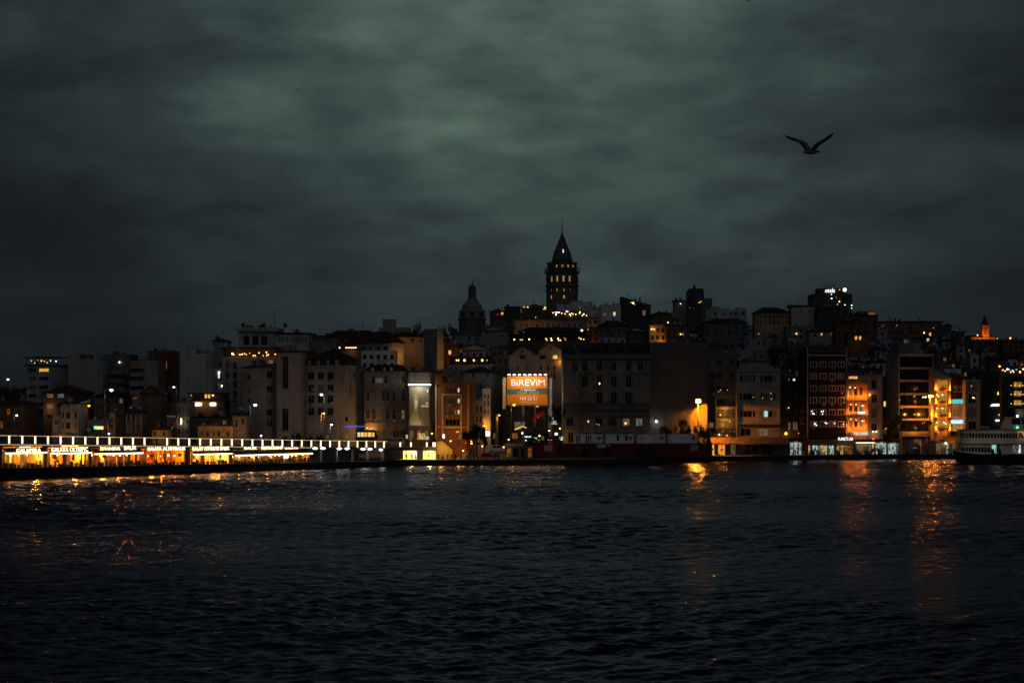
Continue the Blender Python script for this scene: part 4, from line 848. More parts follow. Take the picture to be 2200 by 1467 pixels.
# ------------------------------------------------------------------ the hill
def arched_terrace():
    b = Bld('arched_terrace_building', 'pale rooftop hall with three big arches and an overhanging flat roof', 514, 592, 712, 640, 'cream', 0, 14)
    b.win([529.5, 549, 567.5], [731], 13, 20, 'a', 'glass'); b.roof('slab', 'cream', 1.5, 1.2); mb = MB()
    b.clutter(3)
    for x, y in ((521, 697), (565, 692), (612, 695)): q = b.uz(x, 703); mb = MB(); mb.box(q[0] - .6, q[0] + .6, 1, 2, b.h + 1.5, b.h + 3.2, 'dark'); mb.build('roof_unit', b.o)
    q = b.uz(587, 702); mb = MB(); mb.tube([(q[0], 3, b.h + 1.4), (q[0], 3, b.h + 5), (q[0], 3, b.h + 9)], [.16, .1, .05], 'metal'); mb.build('antenna_mast', b.o); b.done()
arched_terrace()
hill('terrace_wing', 'small pale corner wing with narrow windows left of the arched hall', 456, 488, 732, 20, 'cream', 'hip', lit=[(x, 738, 3.2, 7, 'glass') for x in (461, 467, 473, 480)], D=610, rmat='roofdark', rise=1.0, clut=1)
hill('colonnade_house', 'pale house with a long colonnade of small windows on the skyline', 592, 664, 718, 20, 'cream', 'slab', lit=[(600 + 5.6 * i, 729, 3, 10, 'glass') for i in range(11)], D=632, rmat='roofdark', rise=.6, clut=3)
hill('grey_terrace_house', 'dark wide house with pale columns right of the long colonnade', 664, 722, 724, 20, 'grey', 'slab', lit=[(672 + 6 * i, 729, 3, 8, 'glass') for i in range(7)], D=650, rmat='roofdark', rise=.6)  # plain grey walls
hill('big_hip_roof_house', 'large house with a broad red-brown hipped roof and a side lit orange', 742, 836, 738, 18, 'lilac', 'hip', grid=(6, 2), D=640, yaw=-38, xr=867, rise=4.4, clut=2, pts=((862, 768, 420, SOD, 3.5, .3, 'street_light', 'r'), (848, 772, 200, SOD, 3.0, .3, 'street_light', 'r')))
hill('low_brown_roof_house', 'long low house with a brown roof on the skyline behind the large hipped roof', 700, 815, 722, 14, 'brown', 'hip', grid=(8, 1), D=700, rise=2.6, clut=3)
hill('terrace_pavilion', 'small dark roof pavilion with a bright row of terrace lamps', 714, 772, 752, 20, 'brown', 'slab', D=608, rmat='roofdark', rise=.5, clut=0, bulbs=[(730, 747, 'bulb', .3, .8)] + [(744 + 4.2 * i, 747, 'bulb', .26, .8) for i in range(6)], pts=((755, 750, 60, WARM, 1.5),))
hill('white_terrace_house', 'small whitewashed house with a roof terrace below the large hipped roof', 776, 850, 756, 20, 'white', None, grid=(5, 2), D=600, clut=3)
hill('red_roof_house', 'ochre house with a dark red roof and one small square window', 838, 912, 723, 20, 'ochre', 'hip', lit=[(886, 731, 6, 7, 'glass'), (905, 731, 4, 6, 'glass')], D=660, rise=2.2, pts=((875, 745, 200, SOD, 6),))
b = Bld('penthouse_block', 'pinkish block topped by a square stair tower on the skyline', 814, 880, 706, 720, 'pink', 0, 10, small=True)
q0, q1 = b.uz(822, 687), b.uz(849, 687); mb = MB(); mb.box(q0[0], q1[0], 1, 6, b.h + .56, q0[1], 'pink'); mb.box(q0[0] - .2, q1[0] + .2, .8, 6.2, q0[1], q0[1] + .25, 'dgrey'); mb.build('stair_tower', b.o); b.win([830, 850, 868], [716], 5, 6).done()
b = Bld('slab_block', 'tall narrow slab with a grey face and an orange-lit edge', 911, 939, 711, 600, 'grey', -52, xr=953, small=True)
b.pt(950, 780, 420, SOD, 5, .3, 'street_light', 'r').pt(947, 745, 160, SOD, 5, .3, 'street_light', 'r').done()
hill('lit_window_house', 'brown house with a single yellow window right of the tall narrow slab', 953, 984, 742, 20, 'brown', 'shedr', lit=[(966.5, 757, 5, 9, 'yellow')], D=610, rise=1.0, rmat='roofdark', clut=1, pts=((975, 770, 60, SOD, 3),))
hill('grey_gabled_house', 'pale grey house with pointed white gables in the middle of the hill', 984, 1054, 752, 20, 'paleg', 'front', grid=(5, 2), D=620, rise=2.2, rmat='lead', clut=3, bulbs=[(983, 754, 'bulbd', .3, .3), (990, 753, 'bulbd', .2, .3)])
b = Bld('lamp_terrace', 'flat terrace restaurant with four round orange lamps', 965, 1056, 787, 584, 'grey', 0, 10, small=True)
mb = MB(); q = b.uz(965, 768); mb.box(-.4, b.w + .4, -.3, 9, q[1], q[1] + .3, 'roofdark'); mb.box(0, b.w, 6, 6.1, b.h + .5, q[1], 'dark'); mb.build('canopy', b.o)
for x, m_, r in ((981, 'bulbd', .4), (985, 'bulbo', .3), (998, 'bulb', .5), (1018, 'bulbd', .48), (1036, 'bulb', .48), (1046, 'bulbd', .2)): b.bulb(x, 774, m_, r, .3)
b.pt(1015, 776, 60, SOD, 1).win([1045], [800], 8, 8).done()
hill('balcony_house', 'tall grey house with shutters left of the twin-gabled house', 1056, 1091, 748, 24, 'dgrey', 'slab', grid=(3, 5), D=600, rmat='roofdark', rise=.4)
hill('lilac_house', 'pale lilac house with dark windows below the domed tower', 968, 1032, 718, 16, 'lilac', 'hip', grid=(4, 2), rise=1.6, rmat='lead')
hill('white_gable_house', 'white house with a small pediment and three square windows', 1034, 1090, 710, 18, 'lilac', 'front', lit=[(1047, 714, 6, 6, 'glass'), (1061, 715, 6, 6, 'glass'), (1079, 720, 4, 7, 'glass')], rise=2.4, rmat='roofdark')
hill('left_slope_house', 'dim brown gabled house left of the long pink building', 1088, 1122, 702, 14, 'brown', 'shedr', grid=(2, 2), rise=2.0)
hill('long_pink_building', 'long pinkish building with a row of small windows below the round tower', 1105, 1262, 688, 14, 'pink', 'slab', lit=[(1120 + 11.5 * i, 699, 4.2, 7, 'glass') for i in range(12)], D=768, rmat='brown', rise=.5, clut=0, pts=((1135, 715, 260, SOD, 8), (1165, 715, 100, SOD, 8)))
b = Bld('lantern_cafe', 'long dark-roofed cafe with scattered round yellow lanterns', 1095, 1262, 737, 690, 'dark', 0, 10, small=True)
mb = MB(); q = b.uz(1095, 720); mb.box(-.5, b.w + .5, -.5, 10, q[1], q[1] + .35, 'roofdark'); mb.box(0, b.w, 7, 7.1, b.h + .5, q[1], 'dark'); mb.build('canopy', b.o)
for x, y, m_, r in ((1105, 729.5, 'bulb', .4), (1118, 730, 'bulbd', .3), (1122, 730, 'bulbd', .3), (1137, 729, 'bulb', .42), (1173, 728, 'bulbd', .4), (1175, 731, 'bulbd', .3), (1184, 727, 'bulb', .34), (1185, 731, 'bulb', .42), (1199, 727, 'bulb', .38), (1200, 731, 'bulbd', .4), (1204, 731, 'bulbo', .28), (1213, 727, 'bulbd', .2), (1215, 730, 'bulbd', .2), (1244, 726, 'bulbd', .3), (1248, 728, 'bulbo', .28), (1254, 729, 'bulbo', .22)): b.bulb(x, y, m_, r, .5)
b.pt(1185, 731, 60, WARM, 1).roof('slab', 'dark', .05, .0).done()
b = Bld('upper_cafe_roof', 'dark low roof behind the lantern cafe with one white lamp', 1115, 1258, 712, 730, 'dark', 0, 8, small=True); b.roof('hip', 'roofdark', 2.0).bulb(1250, 710, 'bulbw', .5, .3).bulb(1125, 713, 'dimwhite', .4, .4).done()
# houses round the big tower
hill('slope_end_house', 'dark hip-roofed house at the left end of the ridge with a red-orange lamp', 1052, 1086, 670, 12, 'brown', 'hip', lit=[(1079, 674, 5, 5, 'orange')], rise=2.0, rmat='roofdark', bulbs=[(1069, 676, 'bulbd', .14, .2), (1079, 672, 'bulb', .2, .3)])
hill('ridge_house', 'grey gabled house on the ridge right of the hip-roofed end house', 1086, 1122, 674, 12, 'grey', 'front', grid=(3, 2), rise=2.0, rmat='roofdark')
hill('back_ridge_house', 'dark flat house behind the grey gabled ridge house', 1084, 1118, 660, 10, 'dark', 'slab', D=850, rise=.4, rmat='roofdark', bulbs=[(1126, 660, 'bulbo', .2, .3)])
hill('lamp_gable_house', 'brown gabled house left of the round tower with orange lamps at its eave', 1122, 1176, 662, 14, 'brown', 'front', lit=[(1136, 676, 4, 7, 'glass'), (1142, 676, 4, 7, 'glass'), (1150, 676, 4, 7, 'glass'), (1171, 662.8, 9, 5, 'warm')], rise=2.6, rmat='roofdark', bulbs=[(1134, 660, 'bulbo', .3, .3), (1177, 662, 'bulb', .28, .3), (1171, 661, 'bulb', .45, .3), (1151, 681.5, 'bulb', .2, .3)])
hill('white_terrace_building', 'white terraced house right under the round tower', 1196, 1232, 656, 14, 'white', None, lit=[(1214, 660, 3, 6, 'glass'), (1245, 658, 3, 5, 'warm')], D=832, clut=0)
hill('white_round_house', 'whitewashed house with a small lit window right of the round tower', 1225, 1272, 650, 16, 'white', None, lit=[(1245, 660, 3, 5, 'dimwarm'), (1232, 662, 3, 6, 'glass'), (1258, 660, 3, 6, 'glass')], D=838, clut=2)
b = Bld('string_light_terrace', 'terrace strung with bright party lights below the round tower', 1182, 1265, 678, 800, 'dark', 0, 8, small=True)
mb = MB(); q = b.uz(1182, 668); mb.box(0, b.w, 4, 8, q[1], q[1] + .3, 'tile'); mb.build('pergola', b.o)
for i, (x, y) in enumerate(((1188, 672), (1193, 671), (1196, 671), (1199, 671.5), (1202, 671), (1194.5, 676), (1207, 673), (1214, 674.5), (1217, 669), (1220, 669.5), (1224, 675), (1228, 673), (1231, 674.5), (1237, 675.5), (1246, 671), (1245, 673), (1254, 675), (1251, 678), (1260, 678), (1226, 678))): b.bulb(x, y, 'bulbw' if i in (5, 3) else 'bulb', .34 if i in (14, 16, 10, 8, 5) else .24, .4, sq=1.3)
b.pt(1225, 675, 80, WARM, 1.2).done()
hill('orange_step_house', 'ochre house with faint orange wall light right of the long pink building', 1262, 1286, 683, 18, 'ochre', 'slab', grid=(2, 3), D=775, rise=.3, pts=((1268, 712, 90, SOD, 3),), clut=0)
hill('white_stair_house', 'white stepped house with two dark windows on the ridge', 1268, 1292, 662, 18, 'white', None, lit=[(1276, 663.8, 4, 4, 'glass'), (1280, 676, 4, 4, 'glass')], D=822, clut=2)
hill('white_curved_house', 'white house with one glowing yellow window on the ridge', 1290, 1334, 657, 18, 'white', None, lit=[(1320, 674, 5, 8, 'yellow'), (1300, 675, 6, 5, 'dimwarm')], D=815, clut=2)
hill('skyline_gable_house', 'dark gabled house with a bright yellow lamp window on the skyline', 1336, 1398, 656, 18, 'dark', 'shedr', lit=[(1360, 651, 0.1, 0.1, 'glass'), (1352, 676, 6, 13, 'glass'), (1368, 676, 6, 13, 'glass'), (1384, 672, 6, 11, 'dimwarm')], D=820, rise=4.4, rmat='roofdark', clut=4, bulbs=[(1360, 651, 'bulb', .55, .4), (1356, 650, 'bulbd', .3, .4), (1363, 654, 'bulbd', .3, .4)])
hill('slope_grey_house', 'grey house with four windows below the dark gabled skyline house', 1345, 1392, 686, 14, 'lilac', 'slab', grid=(4, 2), rise=.4, rmat='lead')
hill('brown_mansard_house', 'brown house with a dark rounded roof below the white ridge houses', 1285, 1348, 700, 18, 'brown', 'hip', grid=(5, 2), rise=2.6, rmat='roofdark')
hill('terracotta_house', 'dim terracotta house with a red-lit lower wall', 1262, 1288, 706, 16, 'redbrown', 'slab', grid=(2, 3), rise=.4, pts=((1268, 735, 60, SOD, 3),), clut=1, bulbs=[(1263, 708, 'bulbd', .2, .3)])
hill('ivory_low_house', 'pale low house with a bright roof edge above the neoclassical building', 1286, 1345, 724, 14, 'paleg', 'slab', grid=(4, 2), rise=.3, rmat='zinc')
hill('sky_light_house', 'dark house with a pale skylight above the neoclassical building', 1350, 1400, 713, 16, 'charcoal', 'slab', lit=[(1367, 709.5, 15, 4, 'dimwhite')], D=700, rise=.3, rmat='roofdark', clut=1)
b = [o for o in ALL if o.o.name.startswith('sky_light_house')][0]; q = b.uz(1359, 713); mb = MB(); mb.hexa(((q[0], .3, b.h + .4), (q[0] + 3, .3, b.h + .4), (q[0] + 3, 1.2, b.h + .4), (q[0], 1.2, b.h + .4), (q[0], .7, b.h + 1.3), (q[0] + 3, .7, b.h + 1.3), (q[0] + 3, 1.2, b.h + 1.3), (q[0], 1.2, b.h + 1.3)), 'zinc'); mb.build('skylight', b.o)
hill('orange_arcade_house', 'house with an orange-lit wall and pale eave right of the pale skylight', 1396, 1430, 700, 20, 'ochre', 'slab', grid=(3, 3), D=690, rise=.3, rmat='paleg', bulbs=[(1400, 707, 'bulb', .34, .4), (1405, 707, 'bulbo', .24, .4)], pts=((1418, 735, 240, SOD, 2.5), (1404, 709, 50, SOD, 1.2)), clut=0)
hill('brown_tenement', 'tall dim brown tenement above the windowless party wall', 1432, 1482, 700, 24, 'brown', 'slab', grid=(4, 3), D=680, rise=.4, rmat='roofdark', bulbs=[(1435, 693, 'bulb', .28, .3), (1462, 718, 'bulb', .28, .3), (1467, 718, 'bulbd', .2, .3)])
hill('chimney_house', 'house with a fat pale chimney on the slope below the modern tower', 1440, 1466, 690, 14, 'pink', 'hip', grid=(2, 2), rise=1.4, clut=0)
b = ALL[-1]; q = b.uz(1448, 690); mb = MB(); mb.lathe([(1.0, b.h), (.9, b.h + 2.4), (1.1, b.h + 2.6), (1.0, b.h + 3.6)], 'pink', 8, q[0], 3); mb.build('chimney', b.o)
hill('slope_dark_house', 'dark stepped house on the skyline dip right of the gabled house', 1400, 1450, 675, 12, 'brown', 'hip', grid=(4, 2), rise=1.6, rmat='roofdark')
# modern tower house on the skyline
b = Bld('modern_tower_house', 'angular dark tower block with a short spire on the skyline', 1474, 1507, 626, 850, 'charcoal', -14, 10, small=True)
b.win([1480, 1490, 1500], [648, 662], 4, 6); b.roof('shedr', 'charcoal', .1, .1)
mb = MB(); q0, qm = b.uz(1474, 634), b.uz(1489, 620); mb.prism(((b.w * .45, b.h), (b.w, b.h), (b.w, b.h + 1.6), (b.w * .45, b.h + 1.2)), 'y', .5, 9, 'charcoal'); mb.prism(((0, b.h), (b.w * .44, b.h), (b.w * .44, b.h + 1.5), (b.w * .2, b.h + 1.5)), 'y', .5, 9, 'charcoal'); mb.build('stepped_top', b.o)
q = b.uz(1490, 626); mb = MB(); mb.lathe([(.9, b.h + 1), (.8, b.h + 2.4), (.5, b.h + 3.2), (.12, b.h + 4.0)], 'charcoal', 8, q[0], 3); mb.build('spire', b.o); b.part('recess_shade_patch', 1480, 1489, 636, 641, .02, 'roofdark').done()  # flat dark patch on the wall, a recess's shade put into its colour
hill('tower_left_wing', 'grey curved wing left of the angular tower block', 1449, 1474, 647, 16, 'grey', 'slab', D=846, rise=.5, rmat='charcoal', bulbs=[(1462, 652.5, 'bulbw', .2, .3), (1482, 661, 'bulbd', .12, .3)], clut=1)
hill('tower_right_wing', 'grey wing with a small orange light right of the angular tower block', 1507, 1530, 643, 18, 'dgrey', None, D=846, bulbs=[(1502, 650, 'bulbd', .34, .5), (1506, 648, 'bulbo', .16, .3)], clut=0)
hill('cream_skyline_house', 'long cream house with dark windows and uneven roof on the skyline', 1518, 1604, 668, 14, 'cream', None, lit=[(1537, 673, 6, 7, 'glass'), (1554, 673, 3, 6, 'glass'), (1570, 673, 3, 6, 'glass'), (1581, 673, 5, 6, 'glass'), (1597, 673, 5, 7, 'glass')], D=790, clut=3)
b = ALL[-1]
for x0, x1, y in ((1527, 1546, 658), (1547, 1568, 661), (1584, 1608, 661)): q0, q1 = b.uz(x0, y), b.uz(x1, y); mb = MB(); mb.box(q0[0], min(q1[0], b.w - .1), 1, 7, b.h + .2, q0[1], 'cream'); mb.build('roof_room', b.o)
hill('low_dark_house', 'dark house with a broad roof below the cream skyline house', 1512, 1606, 693, 18, 'dgrey', 'hip', grid=(6, 2), D=752, rise=2.0, rmat='roofdark')
hill('hip_skyline_house', 'brown house with a dark hipped roof on the skyline', 1622, 1695, 671, 16, 'ochre', 'hip', grid=(8, 2), D=800, rise=2.6, rmat='roofdark', clut=1)
hill('cream_pitched_house', 'cream house with a low dark roof left of the high-rise hotel', 1700, 1758, 658, 20, 'cream', 'shed', lit=[(1739, 668, 3.5, 5, 'glass'), (1720, 668, 3.5, 5, 'glass')], D=800, rise=1.2, rmat='roofdark', clut=2)
hill('dark_flat_house', 'dark boxy house right of the cream pitched house', 1757, 1790, 662, 20, 'dark', 'slab', grid=(3, 3), D=790, rise=.3, rmat='roofdark', bulbs=[])
b = Bld('high_rise_hotel', 'dark high-rise hotel with a glowing white rooftop sign', 1747, 1831, 633, 960, 'charcoal', 0, 18, small=True)
b.part('fin', 1757, 1759, 633, 690, .6, 'dgrey').part('fin', 1772, 1774, 633, 690, .6, 'dgrey').part('fin', 1788, 1790, 633, 690, .6, 'dgrey').part('fin', 1806, 1808, 633, 690, .6, 'dgrey').part('fin', 1821, 1823, 633, 690, .6, 'dgrey')
for x0, x1 in ((1748, 1757), (1759, 1772), (1774, 1788), (1790, 1806), (1808, 1821), (1823, 1831)): b.win([(x0 + x1) / 2], [638, 645, 652, 659, 666, 673], x1 - x0 - 3, 4, 'p', 'glass')
q0, q1 = b.uz(1759, 619), b.uz(1819, 619); mb = MB(); mb.box(q0[0], q1[0], .5, 12, b.h + .56, q0[1], 'charcoal'); mb.build('upper_block', b.o)
q = b.uz(1773, 628.5); lettering('otels', 'signw', b.o, (q[0], .2, q[1]), 5.6, 2.5, name='roof_sign')
q = b.uz(1815, 622.5); mb = MB(); mb.lathe([(.05, 0), (1.1, 0), (1.1, .3), (.05, .3)], 'signw', 14); mb.build('round_roof_sign', b.o, (q[0], .4, q[1]), (R(90), 0, 0)); b.bulb(1804, 622.5, 'bulbd', .4, -.4, sq=.6)
mb = MB(); q = b.uz(1769, 614); mb.box(q[0], q[0] + 7.5, 4, 4.2, q[1], q[1] + .25, 'metal'); mb.box(q[0] + 2, q[0] + 2.3, 4, 4.2, b.h + 4, q[1], 'metal'); mb.box(q[0] + 7, q[0] + 7.6, 3.8, 4.4, q[1], q[1] + .8, 'metal'); mb.build('roof_crane', b.o)
for x, y, m_, r in ((1786, 632.5, 'bulbw', .2), (1786.5, 641.5, 'bulbw', .34), (1803, 648, 'bulb', .42), (1799, 654, 'bulbd', .3), (1815, 655, 'bulbw', .24), (1829.5, 656, 'bulbw', .3), (1829.5, 662, 'bulbw', .24), (1797, 639, 'bulbd', .14)): b.bulb(x, y, m_, r, .4)
b.done()
hill('orange_attic_house', 'dark house with an orange-lit attic right of the high-rise hotel', 1828, 1886, 678, 16, 'brown', 'hip', D=840, grid=(5, 2), rise=2.4, rmat='roofdark', clut=1)
b = ALL[-1]; q = b.uz(1867, 676); mb = MB(); mb.box(q[0], q[0] + 3.0, -.2, 2, q[1], q[1] + 1.3, 'dimorange'); mb.box(q[0] - .3, q[0] + 3.3, -.5, 2.4, q[1] + 1.3, q[1] + 1.6, 'roofdark'); mb.build('lit_dormer', b.o)
hill('brown_gable_tenement', 'red-brown tenement with two small lit windows at its foot', 1796, 1868, 692, 22, 'redbrown', 'hip', grid=(5, 4), D=735, rise=1.6, clut=1)
hill('twin_lit_house', 'dim red-brown house with two glowing windows side by side', 1822, 1866, 716, 22, 'redbrown', 'slab', lit=[(1839, 726, 4.5, 7, 'warm'), (1848, 726, 4.5, 7, 'warm')], D=690, rise=.3, rmat='roofdark', pts=((1845, 736, 10, SOD, 3),))
hill('long_brown_building', 'very long brown building with scattered lit windows along the right skyline', 1884, 2024, 692, 22, 'brown', 'slab', grid=(15, 4), D=800, rise=.5, rmat='roofdark', clut=6, bulbs=[(1891, 705, 'bulb', .3, .3), (1898, 702, 'bulb', .34, .3), (1926, 699, 'bulbd', .16, .3), (1985, 715, 'bulb', .4, .3), (2005, 704.5, 'bulbd', .16, .3), (1930, 738, 'bulbo', .5, .4), (1936, 738, 'bulbd', .3, .4)])
b = ALL[-1]; q = b.uz(1998, 718); mb = MB(); mb.box(q[0] - .5, q[0] + .5, -.1, -.02, q[1] - .8, q[1] + .8, 'warm'); mb.build('lit_window', b.o)
hill('long_building_end', 'darker end block at the right end of the long brown building', 2024, 2044, 700, 18, 'dgrey', 'slab', D=820, grid=(2, 3), rise=.3, rmat='roofdark')
hill('flat_skyline_house', 'dark flat-roofed house with thin white eave lights left of the church', 2040, 2072, 712, 16, 'dgrey', 'slab', D=840, grid=(3, 2), rise=.4, rmat='roofdark', bulbs=[(2054, 710.5, 'dimwhite', .3, .6), (2058, 710.5, 'dimwhite', .3, .6), (2063, 710.5, 'dimwhite', .3, .6), (2036, 709, 'bulbd', .2, .4)])
b = Bld('church', 'small floodlit church with an orange nave below a dark pointed spire', 2086, 2137, 724, 950, 'orangeb', 0, 14, small=True)
b.win([2092, 2098, 2126, 2131], [731], 3, 8, 'p'); b.roof('gable', 'tile', 1.2)
q = b.uz(2117, 724); mb = MB(); c = q[0]; r = 1.9
mb.box(c - r, c + r, -.5, 3.3, -1, b.uz(2117, 700)[1], 'orangeb'); mb.build('bell_tower', b.o); zt = b.uz(2117, 700)[1]
mb = MB(); mb.box(c - r - .3, c + r + .3, -.8, 3.6, zt, zt + .4, 'orangeb'); mb.build('tower_cornice', b.o)
mb = MB(); mb.lathe([(2.7, zt + .4), (1.6, zt + 2.6), (.06, zt + 6.6)], 'roofdark', 4, c, 1.4, False); mb.build('spire', b.o); mb = MB(); mb.box(c - .7, c + .7, -.56, -.51, zt - 5, zt - 1, 'dark'); mb.build('belfry_window', b.o)
b.pt(2100, 736, 700, (1, .28, .02), 4, .3, 'church_light').pt(2126, 736, 500, (1, .28, .02), 4, .3, 'church_light').pt(2117, 718, 420, (1, .28, .02), 3.5, .3, 'church_light').bulb(2100, 720, 'bulb', .4, .3).bulb(2142, 727, 'bulbd', .3, .3).done()
hill('right_edge_house', 'brown boxy house with an orange lamp at the right edge of the skyline', 2156, 2212, 735, 20, 'brown', 'slab', grid=(5, 3), D=720, rise=.4, rmat='roofdark', bulbs=[(2170, 726.5, 'bulbd', .5, .3)])
hill('white_flat_house', 'pale flat-roofed house on the dark slope below the cream skyline house', 1600, 1660, 728, 14, 'lilac', 'slab', grid=(5, 1), rise=.3, rmat='zinc', bulbs=[(1630, 717, 'bulbd', .18, .3)])
hill('white_roof_house', 'low house with a pale roof edge in the middle of the right slope', 1690, 1752, 702, 14, 'grey', 'slab', grid=(5, 2), rise=.3, rmat='zinc', bulbs=[(1711, 717, 'bulb', .34, .3)])
hill('lilac_terrace_house', 'dim lilac house with small orange windows in the right slope', 1738, 1800, 712, 14, 'lilac', 'hip', lit=[(1765, 718, 3.5, 5, 'warm'), (1786, 717, 3.5, 5, 'dimorange'), (1752, 720, 4, 6, 'glass')], rise=1.4, rmat='roofdark', bulbs=[(1807, 717, 'bulbd', .5, .3), (1808, 719, 'bulbo', .4, .3)])
hill('window_glow_house', 'small dark house with two yellow windows below the high-rise hotel', 1768, 1800, 682, 14, 'dark', 'hip', lit=[(1780, 685, 5, 7, 'dimwarm'), (1789, 699.5, 3, 4, 'yellow')], rise=1.4, rmat='roofdark')
hill('dish_roof_house', 'house whose roof carries a cluster of pale satellite dishes', 1819, 1897, 792, 20, 'dgrey', 'slab', D=562, rise=.3, rmat='roofdark', clut=0)
b = ALL[-1]; rn = random.Random(5)
for i in range(14):
    x, y = 1826 + (i % 7) * 9.5 + rn.uniform(-3, 3), 785 - (i // 7) * 11 - rn.uniform(0, 4); q = b.uz(x, y); mb = MB(); mb.box(-.05, .05, -.05, .05, b.h + .2 - q[1], 0, 'metal'); o = mb.build('dish_post', b.o, (q[0], 1.5 + 2 * (i // 7), q[1]))
    mb = MB(); r = rn.uniform(.45, .75); mb.lathe([(.05, -.2 * r), (.55 * r, -.1 * r), (r, .25 * r), (.95 * r, .29 * r), (.5 * r, -.04 * r), (.05, -.12 * r)], 'zinc', 12); mb.build('satellite_dish', o, (0, -.1, 0), (R(65), 0, rn.uniform(-.7, .5)))
hill('pale_chimney_house', 'pale low house right of the cluster of satellite dishes', 1880, 1905, 752, 14, 'lilac', 'gable', grid=(2, 2), rise=1.4, rmat='roofdark')
# ------------------------------------------------------------------ round stone tower
def round_tower():
    D = 862.0; k = D / F; c = px(1207.6, 0, D); base = ter(c.x, c.y) - .5
    t_ = thing('round_stone_tower', 'round medieval stone tower with lit arched windows and a tall conical roof', 'tower', (c.x, c.y, base))
    def Z(y): return px(0, y, D).z - base
    def r(p_): return p_ * k
    mb = MB(); mb.lathe([(r(35.5), -1), (r(34.2), Z(690)), (r(33.9), Z(618))], 'tower', 40); mb.build('shaft', t_)
    mb = MB(); mb.lathe([(r(34), Z(618)), (r(36.2), Z(616.5)), (r(36.2), Z(613.5)), (r(34), Z(612))], 'tower', 40); mb.build('lower_ledge', t_)
    mb = MB(); mb.lathe([(r(33.6), Z(612)), (r(33.6), Z(590))], 'tower', 40); mb.build('arcade_drum', t_)
    mb = MB(); mb.lathe([(r(33.8), Z(590)), (r(37.6), Z(587)), (r(38.0), Z(584.5)), (r(31.2), Z(584.5))], 'tower', 40); mb.build('balcony', t_)
    mb = MB(); mb.lathe([(r(37.6), Z(578.4)), (r(37.9), Z(577.2)), (r(37.1), Z(577.2)), (r(37.1), Z(578.4))], 'metal', 40, cap=False)
    for i in range(72):
        a = 2 * math.pi * i / 72; mb.box(r(37.4) * math.cos(a) - .05, r(37.4) * math.cos(a) + .05, r(37.4) * math.sin(a) - .05, r(37.4) * math.sin(a) + .05, Z(584.5), Z(578.2), 'metal')
    mb.build('balcony_railing', t_)
    mb = MB(); mb.lathe([(r(31), Z(584.6)), (r(31), Z(567.5))], 'tower', 40); mb.build('gallery_drum', t_)
    mb = MB(); mb.lathe([(r(31), Z(568)), (r(33.4), Z(567)), (r(33.4), Z(565.0)), (r(24), Z(564.2))], 'lead', 40); mb.build('eave', t_)
    mb = MB(); mb.lathe([(r(23.7), Z(565)), (r(20.5), Z(554)), (r(17.2), Z(540.5)), (r(17.6), Z(538.5)), (r(15), Z(537.5)), (r(1.4), Z(500)), (r(.9), Z(497))], 'lead', 32); mb.build('conical_roof', t_)
    mb = MB(); mb.lathe([(r(.9), Z(498)), (r(1.9), Z(495.5)), (r(.9), Z(493)), (r(1.1), Z(486)), (r(.75), Z(483)), (r(.45), Z(470))], 'metal', 8); mb.build('finial', t_)
    a0 = -90
    def tw(ang, rad, yb, yt, wpx, arch, mat, name='window', frame=.22):
        a = R(a0 + ang); w_, h_ = wpx * k, Z(yt) - Z(yb); mb = MB()
        pts = [(-w_ / 2, 0), (w_ / 2, 0)]
        if arch: pts += [(w_ / 2 * math.cos(math.pi * i / 8), h_ - w_ / 2 + w_ / 2 * math.sin(math.pi * i / 8)) for i in range(9)]
        else: pts += [(w_ / 2, h_), (-w_ / 2, h_)]
        big = [(x * (1 + 2 * frame / w_), z_ if z_ == 0 else z_ + frame) for x, z_ in pts]
        n = len(pts)
        for i in range(n):                                    # ring standing proud of the wall
            j = (i + 1) % n
            mb.poly([(big[i][0], -.28, big[i][1]), (big[j][0], -.28, big[j][1]), (pts[j][0], -.28, pts[j][1]), (pts[i][0], -.28, pts[i][1])], 'tower')
            mb.poly([(big[j][0], -.28, big[j][1]), (big[i][0], -.28, big[i][1]), (big[i][0], .3, big[i][1]), (big[j][0], .3, big[j][1])], 'tower')
            mb.poly([(pts[i][0], -.28, pts[i][1]), (pts[j][0], -.28, pts[j][1]), (pts[j][0], .1, pts[j][1]), (pts[i][0], .1, pts[i][1])], 'tower')
        o = mb.build(name, t_, (rad * math.cos(a), rad * math.sin(a), Z(yb)), (0, 0, a + R(90)))
        mb = MB(); mb.prism([(x * .96, z_ * .985) for x, z_ in pts], 'y', -.10, -.05, mat); mb.build('pane', o)
    for i in range(16):
        ang = -41.7 + 22.5 * i; tw(ang, r(33.6), 607.0, 595.0, 3.7, True, 'towerlit' if i in (1, 2, 3, 0) else 'glass', frame=.3)
        ang = -23 + 22.5 * i; tw(ang, r(31), 576.5, 571, 3.3, True, 'towerlit' if i in (0, 1, 2, 3) else 'glass')
    for ang, m_ in ((-43, 'dimwarm'), (-20, 'towerlit'), (5, 'towerlit'), (29, 'dimwarm'), (60, 'glass'), (100, 'glass'), (180, 'glass'), (-100, 'glass')): tw(ang, r(33.95), 628, 622.5, 2.0, False, m_, frame=.12)
    for ang, m_ in ((-43, 'towerlit'), (5.5, 'towerlit'), (55, 'glass'), (110, 'glass'), (200, 'glass')): tw(ang, r(34.0), 643.5, 636, 3.8, True, m_)
    tw(5, r(19.0), 545, 537.6, 2.6, False, 'whitewin', frame=.12); mb = MB(); mb.box(-.5, .5, -.2, 1.5, Z(545), Z(537), 'lead')
round_tower()
